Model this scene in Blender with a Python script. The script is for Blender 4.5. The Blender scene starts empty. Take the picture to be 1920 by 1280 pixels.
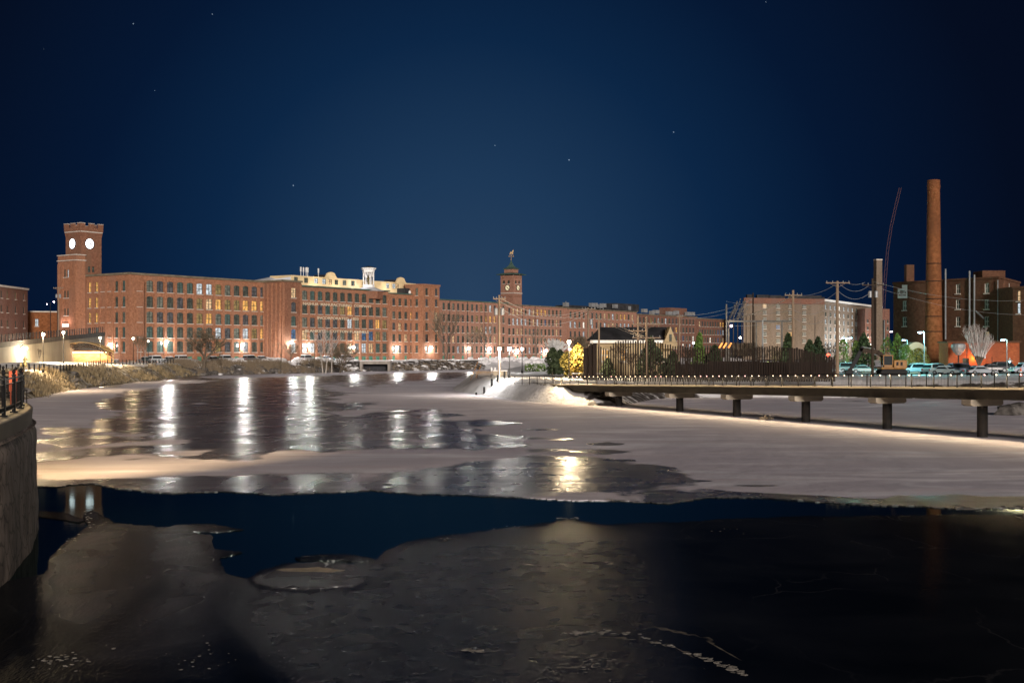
import bpy, math, random
import numpy as np
from mathutils import Vector, Matrix
from mathutils.geometry import delaunay_2d_cdt

S = bpy.context.scene
COL = S.collection
R = math.radians
# ------------------------------------------------------------------ camera, sky, light
F = 2350.0; HZ = 660.0; CZ = 5.5
cam = bpy.data.cameras.new('camera'); co = bpy.data.objects.new('camera', cam); COL.objects.link(co)
co.location = (0, 0, CZ); co.rotation_euler = (R(90), 0, 0)
cam.sensor_width = 36; cam.lens = F/1920*36; cam.shift_y = 20/1920; cam.clip_start = .2; cam.clip_end = 12000
S.camera = co
S.view_settings.view_transform = 'Standard'; S.view_settings.look = 'None'
S.view_settings.exposure = 0; S.view_settings.gamma = 1
S.cycles.use_denoising = True
S.cycles.max_bounces = 5; S.cycles.diffuse_bounces = 2; S.cycles.glossy_bounces = 3
S.cycles.transparent_max_bounces = 6
S.cycles.sample_clamp_indirect = 4; S.cycles.caustics_reflective = False; S.cycles.caustics_refractive = False

def build_world():
    w = bpy.data.worlds.new('World'); S.world = w; w.use_nodes = True
    nt = w.node_tree; nt.nodes.clear(); N = nt.nodes.new; L = nt.links.new
    out = N('ShaderNodeOutputWorld'); bg = N('ShaderNodeBackground'); L(bg.outputs[0], out.inputs[0])
    tc = N('ShaderNodeTexCoord')
    def dot(v):
        n = N('ShaderNodeVectorMath'); n.operation = 'DOT_PRODUCT'; L(tc.outputs['Generated'], n.inputs[0])
        v = Vector(v).normalized(); n.inputs[1].default_value = v; return n.outputs['Value']
    def math_(op, a, b=None):
        n = N('ShaderNodeMath'); n.operation = op
        for i, x in enumerate((a, b)):
            if x is None: continue
            if isinstance(x, (int, float)): n.inputs[i].default_value = x
            else: L(x, n.inputs[i])
        return n.outputs[0]
    # night sky: angle from the brightest part of the sky above the mills
    d = dot(((880-960)/F, 1, (HZ-560)/F))
    ang = math_('ARCCOSINE', math_('MINIMUM', d, .99999))
    cr = N('ShaderNodeValToRGB'); L(math_('DIVIDE', ang, .60), cr.inputs[0])
    e = cr.color_ramp.elements
    e[0].position = 0; e[0].color = (.0215, .053, .112, 1)
    e[1].position = 1; e[1].color = (.0014, .0024, .0085, 1)
    for p, c in ((.16, (.0125, .040, .096, 1)), (.34, (.0038, .0195, .060, 1)), (.50, (.0018, .0088, .032, 1)), (.70, (.0015, .0042, .0145, 1))):
        k = cr.color_ramp.elements.new(p); k.color = c
    col = cr.outputs[0]
    # town glow behind the viewer, low over the horizon
    sx = N('ShaderNodeSeparateXYZ'); L(tc.outputs['Generated'], sx.inputs[0])
    back = math_('MAXIMUM', math_('ADD', math_('MULTIPLY', sx.outputs[1], -.8), math_('MULTIPLY', sx.outputs[0], .45)), 0)
    back = math_('MULTIPLY', back, math_('LESS_THAN', sx.outputs[1], .2))
    low = math_('MAXIMUM', math_('SUBTRACT', 1.0, math_('MULTIPLY', math_('ABSOLUTE', sx.outputs[2]), 2.2)), 0)
    gl = math_('MULTIPLY', math_('MULTIPLY', back, low), 1.0)
    mx = N('ShaderNodeMixRGB'); mx.blend_type = 'ADD'; mx.inputs[0].default_value = 1
    sc = N('ShaderNodeMixRGB'); sc.blend_type = 'MULTIPLY'; sc.inputs[0].default_value = 1
    cb = N('ShaderNodeCombineXYZ')
    for i in range(3): L(gl, cb.inputs[i])
    L(cb.outputs[0], sc.inputs[1]); sc.inputs[2].default_value = (.50, .41, .34, 1)
    L(col, mx.inputs[1]); L(sc.outputs[0], mx.inputs[2]); col = mx.outputs[0]
    # a few stars
    for px, py, b in ((1436, 4, 1), (290, 170, .8), (550, 348, .7), (928, 273, .5), (1067, 300, .7), (1263, 248, .7), (250, 45, .5), (398, 27, .5), (82, 92, .5)):
        s = math_('GREATER_THAN', dot(((px-960)/F, 1, (HZ-py)/F)), 1-1.1e-7)
        m = N('ShaderNodeMixRGB'); m.blend_type = 'ADD'; L(math_('MULTIPLY', s, b*.55), m.inputs[0])
        L(col, m.inputs[1]); m.inputs[2].default_value = (.6, .8, 1, 1); col = m.outputs[0]
    L(col, bg.inputs[0]); bg.inputs[1].default_value = 1
build_world()

sun = bpy.data.lights.new('town_light', 'SUN'); sun.energy = 3.6; sun.angle = R(9); sun.color = (1, .88, .79)
so = bpy.data.objects.new('town_light', sun); COL.objects.link(so)
sv = Vector((math.sin(R(14))*math.cos(R(11.5)), -math.cos(R(14))*math.cos(R(11.5)), math.sin(R(11.5))))
so.rotation_euler = sv.to_track_quat('Z', 'Y').to_euler(); so.location = (0, -20, 40)

# ------------------------------------------------------------------ helpers
rng = random.Random(7)
def W(px, py, Y): return Vector(((px-960)/F*Y, Y, CZ-(py-HZ)*Y/F))
def X_(px, Y): return (px-960)/F*Y
def Zp(py, Y): return CZ-(py-HZ)*Y/F
def G(px, py, z=0.0):
    Y = (CZ-z)*F/(py-HZ); return Vector(((px-960)/F*Y, Y, z))

class MB:
    def __init__(s): s.v = []; s.f = []; s.m = []
    def add(s, vs, fs, mi=0):
        b = len(s.v); s.v += [tuple(x) for x in vs]; s.f += [tuple(b+i for i in f) for f in fs]; s.m += [mi]*len(fs); return s
    def poly(s, pts, mi=0): return s.add(pts, [tuple(range(len(pts)))], mi)
    def box(s, c, d, rot=0, mi=0, top=1.0):
        cx, cy, cz = c; a, b, h = d[0]/2, d[1]/2, d[2]/2; cr, sr = math.cos(rot), math.sin(rot); vs = []
        for z in (-h, h):
            k = top if z > 0 else 1
            for x, y in ((-a, -b), (a, -b), (a, b), (-a, b)):
                x *= k; y *= k; vs.append((cx+x*cr-y*sr, cy+x*sr+y*cr, cz+z))
        return s.add(vs, [(3, 2, 1, 0), (4, 5, 6, 7), (0, 1, 5, 4), (1, 2, 6, 5), (2, 3, 7, 6), (3, 0, 4, 7)], mi)
    def tube(s, p, q, r0, r1=None, n=6, mi=0, caps=True):
        p = Vector(p); q = Vector(q); r1 = r0 if r1 is None else r1; d = q-p
        if d.length < 1e-6: return s
        d.normalize(); a = d.orthogonal().normalized(); b = d.cross(a); vs = []
        for c, r in ((p, r0), (q, r1)):
            for i in range(n):
                t = 2*math.pi*i/n; vs.append(c+a*(r*math.cos(t))+b*(r*math.sin(t)))
        fs = [(i, (i+1) % n, n+(i+1) % n, n+i) for i in range(n)]
        if caps: fs += [tuple(range(n-1, -1, -1)), tuple(range(n, 2*n))]
        return s.add(vs, fs, mi)
    def lathe(s, c, prof, n=16, mi=0, sx=1, sy=1):
        vs = []; fs = []
        for r, z in prof:
            for i in range(n):
                t = 2*math.pi*i/n; vs.append((c[0]+r*math.cos(t)*sx, c[1]+r*math.sin(t)*sy, c[2]+z))
        for k in range(len(prof)-1):
            for i in range(n): fs.append((k*n+i, k*n+(i+1) % n, (k+1)*n+(i+1) % n, (k+1)*n+i))
        fs += [tuple(range(n-1, -1, -1)), tuple(range((len(prof)-1)*n, len(prof)*n))]
        return s.add(vs, fs, mi)
    def ball(s, c, r, mi=0, n=10, sz=1, m=6):
        return s.lathe(c, [(max(.02*r, r*math.sin(math.pi*k/m)), -r*sz*math.cos(math.pi*k/m)) for k in range(m+1)], n, mi)
    def prism(s, pts, z0, z1, mi=0):
        n = len(pts); vs = [(p[0], p[1], z0) for p in pts]+[(p[0], p[1], z1) for p in pts]
        return s.add(vs, [tuple(range(n-1, -1, -1)), tuple(range(n, 2*n))]+[(i, (i+1) % n, n+(i+1) % n, n+i) for i in range(n)], mi)
    def build(s, name, mats, parent=None, org=(0, 0, 0), smooth=False):
        if not isinstance(mats, (list, tuple)): mats = [mats]
        me = bpy.data.meshes.new(name)
        me.from_pydata([(x-org[0], y-org[1], z-org[2]) for x, y, z in s.v], [], s.f)
        for m in mats: me.materials.append(m)
        me.polygons.foreach_set('material_index', s.m)
        if smooth: me.polygons.foreach_set('use_smooth', [True]*len(s.f))
        me.update()
        o = bpy.data.objects.new(name, me); COL.objects.link(o)
        if parent: o.parent = parent
        return o
def tag(o, label=None, cat=None, group=None, kind=None):
    if label: o['label'] = label
    if cat: o['category'] = cat
    if group: o['group'] = group
    if kind: o['kind'] = kind
    return o
def thing(name, loc, label, cat, group=None, rot=0):
    o = bpy.data.objects.new(name, None); COL.objects.link(o); o.location = loc; o.rotation_euler = (0, 0, rot)
    o.empty_display_size = .2
    return tag(o, label, cat, group)
def inst(src, parent, loc=(0, 0, 0), rot=0, name=None):
    o = src.copy(); COL.objects.link(o); o.parent = parent; o.location = loc; o.rotation_euler = (0, 0, rot); return o
def copy_tree(o, parent=None):
    c = o.copy(); COL.objects.link(c); c.parent = parent
    for ch in o.children: copy_tree(ch, c)
    return c

# ------------------------------------------------------------------ materials
def mat(name, c1, c2=None, rough=.8, scale=1.0, detail=4, bump=0, bscale=None, metal=0, spec=.3, stretch=(1, 1, 1), emit=None, es=0, lo=.35, hi=.65, coat=0):
    m = bpy.data.materials.new(name); m.use_nodes = True; nt = m.node_tree; N = nt.nodes.new; L = nt.links.new
    b = nt.nodes['Principled BSDF']; b.inputs['Roughness'].default_value = rough; b.inputs['Metallic'].default_value = metal
    b.inputs['Specular IOR Level'].default_value = spec; b.inputs['Coat Weight'].default_value = coat
    b.inputs['Base Color'].default_value = (*c1, 1)
    if c2 or bump:
        tc = N('ShaderNodeTexCoord'); mp = N('ShaderNodeMapping'); mp.inputs['Scale'].default_value = stretch
        L(tc.outputs['Object'], mp.inputs[0])
    if c2:
        n = N('ShaderNodeTexNoise'); n.inputs['Scale'].default_value = scale; n.inputs['Detail'].default_value = detail
        L(mp.outputs[0], n.inputs[0]); r = N('ShaderNodeValToRGB'); L(n.outputs[0], r.inputs[0])
        r.color_ramp.elements[0].position = lo; r.color_ramp.elements[1].position = hi
        r.color_ramp.elements[0].color = (*c1, 1); r.color_ramp.elements[1].color = (*c2, 1); L(r.outputs[0], b.inputs['Base Color'])
    if bump:
        n2 = N('ShaderNodeTexNoise'); n2.inputs['Scale'].default_value = bscale or scale*4; n2.inputs['Detail'].default_value = 5
        L(mp.outputs[0], n2.inputs[0]); bp = N('ShaderNodeBump'); bp.inputs['Strength'].default_value = bump
        L(n2.outputs[0], bp.inputs['Height']); L(bp.outputs[0], b.inputs['Normal'])
    if emit:
        b.inputs['Emission Color'].default_value = (*emit, 1); b.inputs['Emission Strength'].default_value = es
    return m

def brickmat(name, c1, c2, c3):
    m = mat(name, c1, c2, rough=.9, scale=1.6, detail=8, bump=.4, bscale=9, spec=.15)
    nt = m.node_tree; N = nt.nodes.new; L = nt.links.new; b = nt.nodes['Principled BSDF']
    src = b.inputs['Base Color'].links[0].from_socket
    tc = N('ShaderNodeTexCoord'); mp = N('ShaderNodeMapping'); L(tc.outputs['Object'], mp.inputs[0]); mp.inputs['Scale'].default_value = (.35, .35, .12)
    n = N('ShaderNodeTexNoise'); n.inputs['Scale'].default_value = 1.0; n.inputs['Detail'].default_value = 6; L(mp.outputs[0], n.inputs[0])
    r = N('ShaderNodeValToRGB'); L(n.outputs[0], r.inputs[0]); r.color_ramp.elements[0].position = .42; r.color_ramp.elements[1].position = .68
    mx = N('ShaderNodeMixRGB'); L(r.outputs[0], mx.inputs[0]); L(src, mx.inputs[1]); mx.inputs[2].default_value = (*c3, 1)
    # mortar courses
    br = N('ShaderNodeTexNoise'); mp2 = N('ShaderNodeMapping'); L(tc.outputs['Object'], mp2.inputs[0]); mp2.inputs['Scale'].default_value = (1.5, 1.5, 7)
    L(mp2.outputs[0], br.inputs[0]); br.inputs['Scale'].default_value = 1.3; br.inputs['Detail'].default_value = 2
    m3 = N('ShaderNodeMixRGB'); m3.blend_type = 'MULTIPLY'; m3.inputs[0].default_value = .55
    cr = N('ShaderNodeValToRGB'); L(br.outputs[0], cr.inputs[0]); cr.color_ramp.elements[0].position = .3; cr.color_ramp.elements[1].position = .7
    cr.color_ramp.elements[0].color = (.55, .55, .55, 1); cr.color_ramp.elements[1].color = (1.15, 1.15, 1.15, 1)
    L(mx.outputs[0], m3.inputs[1]); L(cr.outputs[0], m3.inputs[2]); L(m3.outputs[0], b.inputs['Base Color'])
    return m
M = {}
M['brick'] = brickmat('mill_brick', (.26, .116, .066), (.38, .185, .108), (.29, .150, .098))
M['brick2'] = brickmat('rose_brick', (.26, .13, .09), (.37, .20, .145), (.30, .17, .125))
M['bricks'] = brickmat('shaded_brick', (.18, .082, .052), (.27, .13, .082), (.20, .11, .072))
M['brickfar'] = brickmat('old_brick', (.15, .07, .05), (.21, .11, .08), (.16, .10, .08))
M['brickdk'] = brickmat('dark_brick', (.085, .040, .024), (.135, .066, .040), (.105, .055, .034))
M['brickst'] = brickmat('stack_brick', (.16, .060, .022), (.26, .10, .042), (.13, .053, .025))
M['tanbrick'] = brickmat('tan_brick', (.13, .10, .075), (.19, .15, .11), (.19, .15, .12))
M['sill'] = mat('sill_stone', (.42, .38, .33), (.55, .50, .45), scale=2)
M['trim'] = mat('cornice_trim', (.12, .10, .07), (.2, .17, .12), scale=.6)
M['copper'] = mat('green_copper', (.04, .075, .062), (.075, .13, .11), scale=.8, rough=.6)
M['roof'] = mat('roof_dark', (.015, .016, .018), (.035, .035, .04), scale=.5)
M['roofsnow'] = mat('roof_snow', (.45, .47, .5), (.62, .64, .68), scale=.3)
M['cream'] = mat('cream_stucco', (.62, .48, .27), (.72, .57, .34), scale=.5, rough=.85)
M['creamdk'] = mat('cream_boards', (.30, .235, .14), (.38, .30, .185), scale=.8, stretch=(.3, .3, 4))
M['white'] = mat('white_paint', (.72, .72, .70), (.8, .8, .78), scale=3, rough=.5)
M['concrete'] = mat('concrete', (.20, .18, .16), (.30, .275, .245), scale=1.2, bump=.3, bscale=12, detail=8)
M['concl'] = mat('pale_concrete', (.30, .26, .205), (.42, .37, .29), scale=.25, detail=8, stretch=(1, 1, .5))
M['gantry'] = mat('weathered_steel', (.07, .065, .06), (.12, .11, .10), scale=2)
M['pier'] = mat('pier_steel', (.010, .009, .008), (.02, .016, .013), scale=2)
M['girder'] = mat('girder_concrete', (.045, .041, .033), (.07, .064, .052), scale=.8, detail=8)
M['metal'] = mat('black_metal', (.009, .009, .010), rough=.6, spec=.2)
M['grey'] = mat('grey_metal', (.22, .23, .24), (.3, .31, .32), scale=2, rough=.5, metal=.3)
M['corten'] = mat('corten_steel', (.009, .0045, .0024), (.018, .009, .0045), scale=1.5, rough=.8, stretch=(1, 1, .2))
M['wood'] = mat('pole_wood', (.17, .12, .08), (.27, .20, .14), scale=3, stretch=(4, 4, .3), detail=5)
M['wooddk'] = mat('dark_wood', (.028, .019, .013), (.05, .034, .023), scale=3, stretch=(4, 4, .3))
M['bark'] = mat('bark', (.07, .055, .04), (.14, .115, .085), scale=4, stretch=(1, 1, .3))
M['barkp'] = mat('pale_bark', (.28, .25, .22), (.45, .42, .38), scale=4, stretch=(1, 1, .3))
M['twig'] = mat('twigs', (.13, .10, .07), (.22, .175, .12), scale=2)
M['twigp'] = mat('pale_twigs', (.40, .36, .34), (.6, .56, .54), scale=2)
M['leafdk'] = mat('conifer_leaf', (.018, .03, .012), (.045, .065, .03), scale=3)
M['leafg'] = mat('green_leaf', (.07, .13, .03), (.14, .22, .05), scale=3)
M['leafy'] = mat('yellow_leaf', (.09, .062, .012), (.17, .12, .02), scale=3)
M['leafo'] = mat('olive_leaf', (.10, .085, .02), (.2, .16, .04), scale=3)
M['grass'] = mat('dead_grass', (.13, .10, .055), (.38, .30, .18), scale=.8)
M['rock'] = mat('rock', (.05, .045, .042), (.15, .14, .13), scale=1.5, bump=.6, bscale=4)
M['snow'] = mat('snow', (.66, .66, .68), (.8, .8, .82), scale=.4, bump=.25, bscale=2, rough=.6)
M['orange'] = mat('orange_plastic', (.75, .13, .04), rough=.5)
M['yellow'] = mat('machine_yellow', (.30, .13, .012), (.20, .085, .008), scale=1.5, rough=.45)
M['rubber'] = mat('rubber', (.015, .015, .016), rough=.8)
M['bronze'] = mat('bronze', (.12, .10, .05), (.20, .17, .09), scale=4, rough=.5, metal=.4)
M['mural'] = mat('mural_wall', (.50, .17, .06), (.66, .33, .16), scale=1.2, detail=6, stretch=(1, 1, 3))
M['beige'] = mat('beige_steel', (.45, .31, .14), rough=.6)
M['letter'] = mat('letter_paint', (.62, .54, .40), (.5, .43, .32), scale=3)
M['green'] = mat('green_shutter', (.05, .19, .13), (.07, .25, .17), scale=1)
M['frame'] = mat('window_frame', (.02, .035, .03), rough=.5)
M['framew'] = mat('white_frame', (.55, .53, .48), rough=.5)
def pane(name, c, e=None, s=0, c2=None, sc=1.2):
    m = mat('pane_'+name, c, rough=.12, spec=.5)
    nt = m.node_tree; N = nt.nodes.new; L = nt.links.new; b = nt.nodes['Principled BSDF']
    oi = N('ShaderNodeObjectInfo'); tc = N('ShaderNodeTexCoord'); ad = N('ShaderNodeVectorMath'); ad.operation = 'ADD'
    ml = N('ShaderNodeVectorMath'); ml.operation = 'SCALE'; L(oi.outputs['Location'], ml.inputs[0]); ml.inputs['Scale'].default_value = 3.7
    L(tc.outputs['Object'], ad.inputs[0]); L(ml.outputs[0], ad.inputs[1])
    n = N('ShaderNodeTexNoise'); n.inputs['Scale'].default_value = sc; n.inputs['Detail'].default_value = 3; L(ad.outputs[0], n.inputs[0])
    r = N('ShaderNodeValToRGB'); L(n.outputs[0], r.inputs[0]); r.color_ramp.elements[0].position = .38; r.color_ramp.elements[1].position = .62
    if e:
        r.color_ramp.elements[0].color = (*[x*.35 for x in e], 1); r.color_ramp.elements[1].color = (*e, 1)
        L(r.outputs[0], b.inputs['Emission Color']); b.inputs['Emission Strength'].default_value = s
    else:
        r.color_ramp.elements[0].color = (*c, 1); r.color_ramp.elements[1].color = (*(c2 or [x*2.6 for x in c]), 1)
        L(r.outputs[0], b.inputs['Base Color'])
    return m
P = {'dark': pane('dark', (.045, .052, .046), c2=(.10, .115, .10)), 'slate': pane('slate', (.05, .053, .062), c2=(.12, .125, .14)), 'blind': pane('blind', (.10, .115, .10), c2=(.2, .22, .19)),
     'warm': pane('warm', (.1, .08, .05), (1, .50, .12), 1.15), 'dim': pane('dim', (.06, .05, .03), (.55, .38, .14), .55),
     'white': pane('white', (.1, .1, .1), (.78, .88, .95), .95), 'blue': pane('blue', (.02, .03, .05), (.14, .30, .58), .5),
     'teal': pane('teal', (.04, .06, .055), (.20, .30, .26), .26), 'glow': pane('glow', (.1, .1, .1), (1, .92, .78), 2.2), 'peach': pane('peach', (.1, .08, .05), (1, .66, .36), .9)}

# ------------------------------------------------------------------ lamps
def emis(name, c, s):
    m = bpy.data.materials.new(name); m.use_nodes = True; b = m.node_tree.nodes['Principled BSDF']
    b.inputs['Base Color'].default_value = (*[min(1, x) for x in c], 1); b.inputs['Emission Color'].default_value = (*c, 1); b.inputs['Emission Strength'].default_value = s
    return m
E = {'cool': emis('lamp_cool', (1, .97, .93), 60), 'warm': emis('lamp_warm', (1, .80, .58), 16), 'soft': emis('lamp_soft', (1, .85, .65), 6),
     'teal': emis('lamp_teal', (.35, .75, 1), 14), 'blue': emis('lamp_blue', (.35, .42, 1), 12), 'pink': emis('lamp_pink', (1, .72, .8), 12),
     'rail': emis('rail_light', (1, .72, .48), 5), 'railr': emis('rail_light_rosy', (1, .48, .42), 5), 'face': emis('clock_lit', (.95, .95, 1), 3.2), 'face2': emis('clock_pale', (.9, .82, .55), .25),
     'red': emis('signal_red', (1, .12, .05), 2.2)}
def plight(loc, col, power, r=.25, parent=None, kind='POINT', rot=None, size=None, spot=None):
    l = bpy.data.lights.new('lamp_light', kind); l.energy = power; l.color = col
    if kind in ('POINT', 'SPOT'): l.shadow_soft_size = r
    if kind == 'SPOT': l.spot_size = R(spot or 120); l.spot_blend = .5
    if kind == 'AREA': l.shape = 'RECTANGLE'; l.size, l.size_y = size
    o = bpy.data.objects.new('lamp_light', l); COL.objects.link(o); o.location = loc
    if rot is not None: o.rotation_euler = rot
    if parent: o.parent = parent
    return o
CW = (1, .96, .90); WM = (1, .73, .42)
def lamp_post(px, ytop, Y, z0, label, power=9500, col=WM, em='warm', group='post lamps along the river park', pole=None, share=.25):
    X = X_(px, Y); zt = Zp(ytop, Y); h = zt-z0
    t = thing('street_lamp', (X, Y, z0), label, 'street lamp', group)
    MB().lathe((0, 0, 0), [(.17, 0), (.17, .35), (.1, .5), (.07, .9), (.055, h-.35), (.055, h-.25)], 8).build('pole', pole or M['metal'], t)
    b = MB(); b.lathe((0, 0, h-.25), [(.10, 0), (.16, .06), (.05, .08)], 8); b.lathe((0, 0, h+.27), [(.27, 0), (.2, .08), (.04, .18)], 8); b.build('lamp_cap', M['metal'], t)
    MB().lathe((0, 0, h-.16), [(.12, 0), (.22, .14), (.24, .3), (.2, .42)], 8).build('lamp_globe', E[em], t, smooth=True)
    plight((0, -.45, h-.1), col, power*(share if power > 1500 else 1), .2, t)
    if power > 1500: plight((0, -.3, h-.1), col, power, .25, t, kind='SPOT', rot=(0, 0, 0), spot=158)
    return t
def wall_lamp(x, y, z, ang, label, power=900, group='bright lamps on the mill walls', col=CW, em='cool', r=.48):
    t = thing('wall_lamp', (x, y, z), label, 'wall lamp', group, ang)
    b = MB(); b.box((0, .05, .12), (.5, .5, .18)); b.box((0, .33, .05), (.18, .25, .4)); b.build('bracket', M['metal'], t)
    MB().ball((0, -.22, -.12), r, n=10, sz=.8).build('lamp_globe', E[em], t, smooth=True)
    plight((0, -.62, -.35), col, power*1.5, .3, t)
    plight((0, -.75, -.1), col, power*9.5, .35, t, kind='SPOT', rot=(R(-78), 0, 0), spot=150)
    return t

# ------------------------------------------------------------------ building blocks
_wc = {}
def win_mesh(w, h, style, arch):
    key = (round(w, 2), round(h, 2), style, arch)
    if key in _wc: return _wc[key]
    fr = M['framew'] if style == 'white' else M['frame']; y0 = .2; b = MB(); t = .09
    b.box((-w/2+t/2, y0, h/2), (t, .1, h)); b.box((w/2-t/2, y0, h/2), (t, .1, h))
    b.box((0, y0, t/2), (w-2*t, .1, t)); b.box((0, y0, h-t/2), (w-2*t, .1, t))
    k = 0 if w < .9 else (1 if w < 1.6 else (1 if style == 'two' else 2))
    if style == 'grid': k = 1
    for i in range(k): b.box((-w/2+w*(i+1)/(k+1), y0+.01, h/2), (.09 if style == 'grid' else .07, .08, h-2*t))
    b.box((0, y0+.02, h*.5), (w-2*t, .08, .11))
    if style == 'grid': b.box((0, y0+.025, h*.76), (w-2*t, .06, .06))
    if arch:
        n = 6; rise = .28
        pts = [(-w/2+w*i/n, h-rise*(2*i/n-1)**2) for i in range(n+1)]
        for i in range(n):
            (xa, za), (xb, zb) = pts[i], pts[i+1]
            b.add([(xa, .0, za), (xb, .0, zb), (xb, .0, h), (xa, .0, h), (xa, .18, za), (xb, .18, zb)], [(0, 1, 2, 3), (0, 4, 5, 1)], 1)
    me = b.build('window', [fr, M['brick']]).data
    for o in [o for o in bpy.data.objects if o.data == me]: bpy.data.objects.remove(o)
    s = MB(); s.box((0, -.03, -.09), (w+.3, .34, .18)); sm = s.build('sill', M['sill']).data
    for o in [o for o in bpy.data.objects if o.data == sm]: bpy.data.objects.remove(o)
    _wc[key] = (me, sm, {}); return _wc[key]
def place_window(parent, org, x, y, z, ang, w, h, kind, style='two', arch=False, sill=True):
    me, sm, pc = win_mesh(w, h, style, arch)
    o = bpy.data.objects.new('window', me); COL.objects.link(o); o.parent = parent
    o.location = (x-org[0], y-org[1], z-org[2]); o.rotation_euler = (0, 0, ang)
    if kind not in pc:
        b = MB(); b.box((0, .27, h/2), (w-.1, .02, h-.1)); q = b.build('pane', P[kind]); pc[kind] = q.data; bpy.data.objects.remove(q)
    q = bpy.data.objects.new('pane', pc[kind]); COL.objects.link(q); q.parent = o
    if sill: q = bpy.data.objects.new('sill', sm); COL.objects.link(q); q.parent = o
    return o
def facade(mb, parent, org, p0, p1, z0, z1, ops, depth=.35, mi=0):
    p0 = Vector(p0[:2]); p1 = Vector(p1[:2]); d = p1-p0; Ln = d.length; d.normalize(); n = Vector((d.y, -d.x)); ang = math.atan2(d.y, d.x)
    def pt(s, z, q=0): a = p0+d*s-n*q; return (a.x, a.y, z)
    ss = sorted(set([0, Ln]+[round(o['s']-o['w']/2, 3) for o in ops]+[round(o['s']+o['w']/2, 3) for o in ops]))
    zs = sorted(set([z0, z1]+[round(o['z'], 3) for o in ops]+[round(o['z']+o['h'], 3) for o in ops]))
    ss = [s for s in ss if 0 <= s <= Ln]; zs = [z for z in zs if z0 <= z <= z1]
    for k in range(len(zs)-1):
        zc = (zs[k]+zs[k+1])/2
        row = [o for o in ops if o['z'] < zc < o['z']+o['h']]
        run = None
        for i in range(len(ss)-1):
            sc = (ss[i]+ss[i+1])/2
            hit = any(abs(sc-o['s']) < o['w']/2 for o in row)
            if not hit and run is None: run = ss[i]
            if hit and run is not None: mb.poly([pt(run, zs[k]), pt(ss[i], zs[k]), pt(ss[i], zs[k+1]), pt(run, zs[k+1])], mi); run = None
        if run is not None: mb.poly([pt(run, zs[k]), pt(Ln, zs[k]), pt(Ln, zs[k+1]), pt(run, zs[k+1])], mi)
    for o in ops:
        a, b, c, e = o['s']-o['w']/2, o['s']+o['w']/2, o['z'], o['z']+o['h']; q = .12 if o['kind'] == 'blank' else depth
        mb.add([pt(a, c), pt(b, c), pt(b, e), pt(a, e), pt(a, c, q), pt(b, c, q), pt(b, e, q), pt(a, e, q)],
               [(0, 1, 5, 4), (1, 2, 6, 5), (2, 3, 7, 6), (3, 0, 4, 7), (4, 5, 6, 7)], mi)
        c0 = pt(o['s'], c)
        if o['kind'] == 'blank':
            s = MB(); s.box((0, -.02, -.09), (o['w']+.2, .3, .16)); x = s.build('sill', M['sill'], parent); x.location = (c0[0]-org[0], c0[1]-org[1], c-org[2]); x.rotation_euler = (0, 0, ang)
        elif o['kind'] == 'green':
            s = MB(); s.box((0, .2, o['h']/2), (o['w'], .06, o['h'])); s.box((0, .15, o['h']/2), (.07, .05, o['h']))
            x = s.build('shutter', M['green'], parent); x.location = (c0[0]-org[0], c0[1]-org[1], c-org[2]); x.rotation_euler = (0, 0, ang)
        else: place_window(parent, org, c0[0], c0[1], c, ang, o['w'], o['h'], o['kind'], o.get('style', 'two'), o.get('arch', False), o.get('sill', True))
def block(parent, org, pts, z0, z1, edges, wm, cm=None, ch=.5, co_=.3, roofm=None, name='wall', lip=.15):
    wall = MB(); n = len(pts)
    for i in range(n): facade(wall, parent, org, pts[i], pts[(i+1) % n], z0, z1, edges.get(i, []))
    w = wall.build(name, wm, parent, org)
    r = MB(); r.poly([(p[0], p[1], z1-lip) for p in pts]); r.build('roof', roofm or M['roof'], parent, org)
    if cm:
        c = MB(); cen = sum((Vector(p[:2]) for p in pts), Vector((0, 0)))/n
        for i in range(n):
            a = Vector(pts[i][:2]); b = Vector(pts[(i+1) % n][:2]); d = (b-a).normalized(); nn = Vector((d.y, -d.x))
            m = (a+b)/2+nn*(co_/2-.1); c.box((m.x, m.y, z1+.05-ch/2+(i % 2)*.004), ((b-a).length+2*co_-.2, co_+.2, ch), math.atan2(d.y, d.x))
        c.build('cornice', cm, parent, org)
    return w
A0 = Vector((-98.6, 323)); U = Vector((.5755, .8178)); NN = Vector((.8178, -.5755)); UA = math.atan2(U.y, U.x)
def fac(t, off=0, z=0): a = A0+U*t+NN*off; return Vector((a.x, a.y, z))
def tpx(px, off=0):
    k = (px-960)/F; a = A0+NN*off; return (k*a.y-a.x)/(U.x-k*U.y)
def op(s, w, z, h, kind, **k): return dict(s=s, w=w, z=z, h=h, kind=kind, **k)
DK = ['dark', 'dark', 'slate', 'blind', 'dark', 'teal', 'slate', 'dark']
def pick(r=rng): return r.choice(DK)

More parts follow.
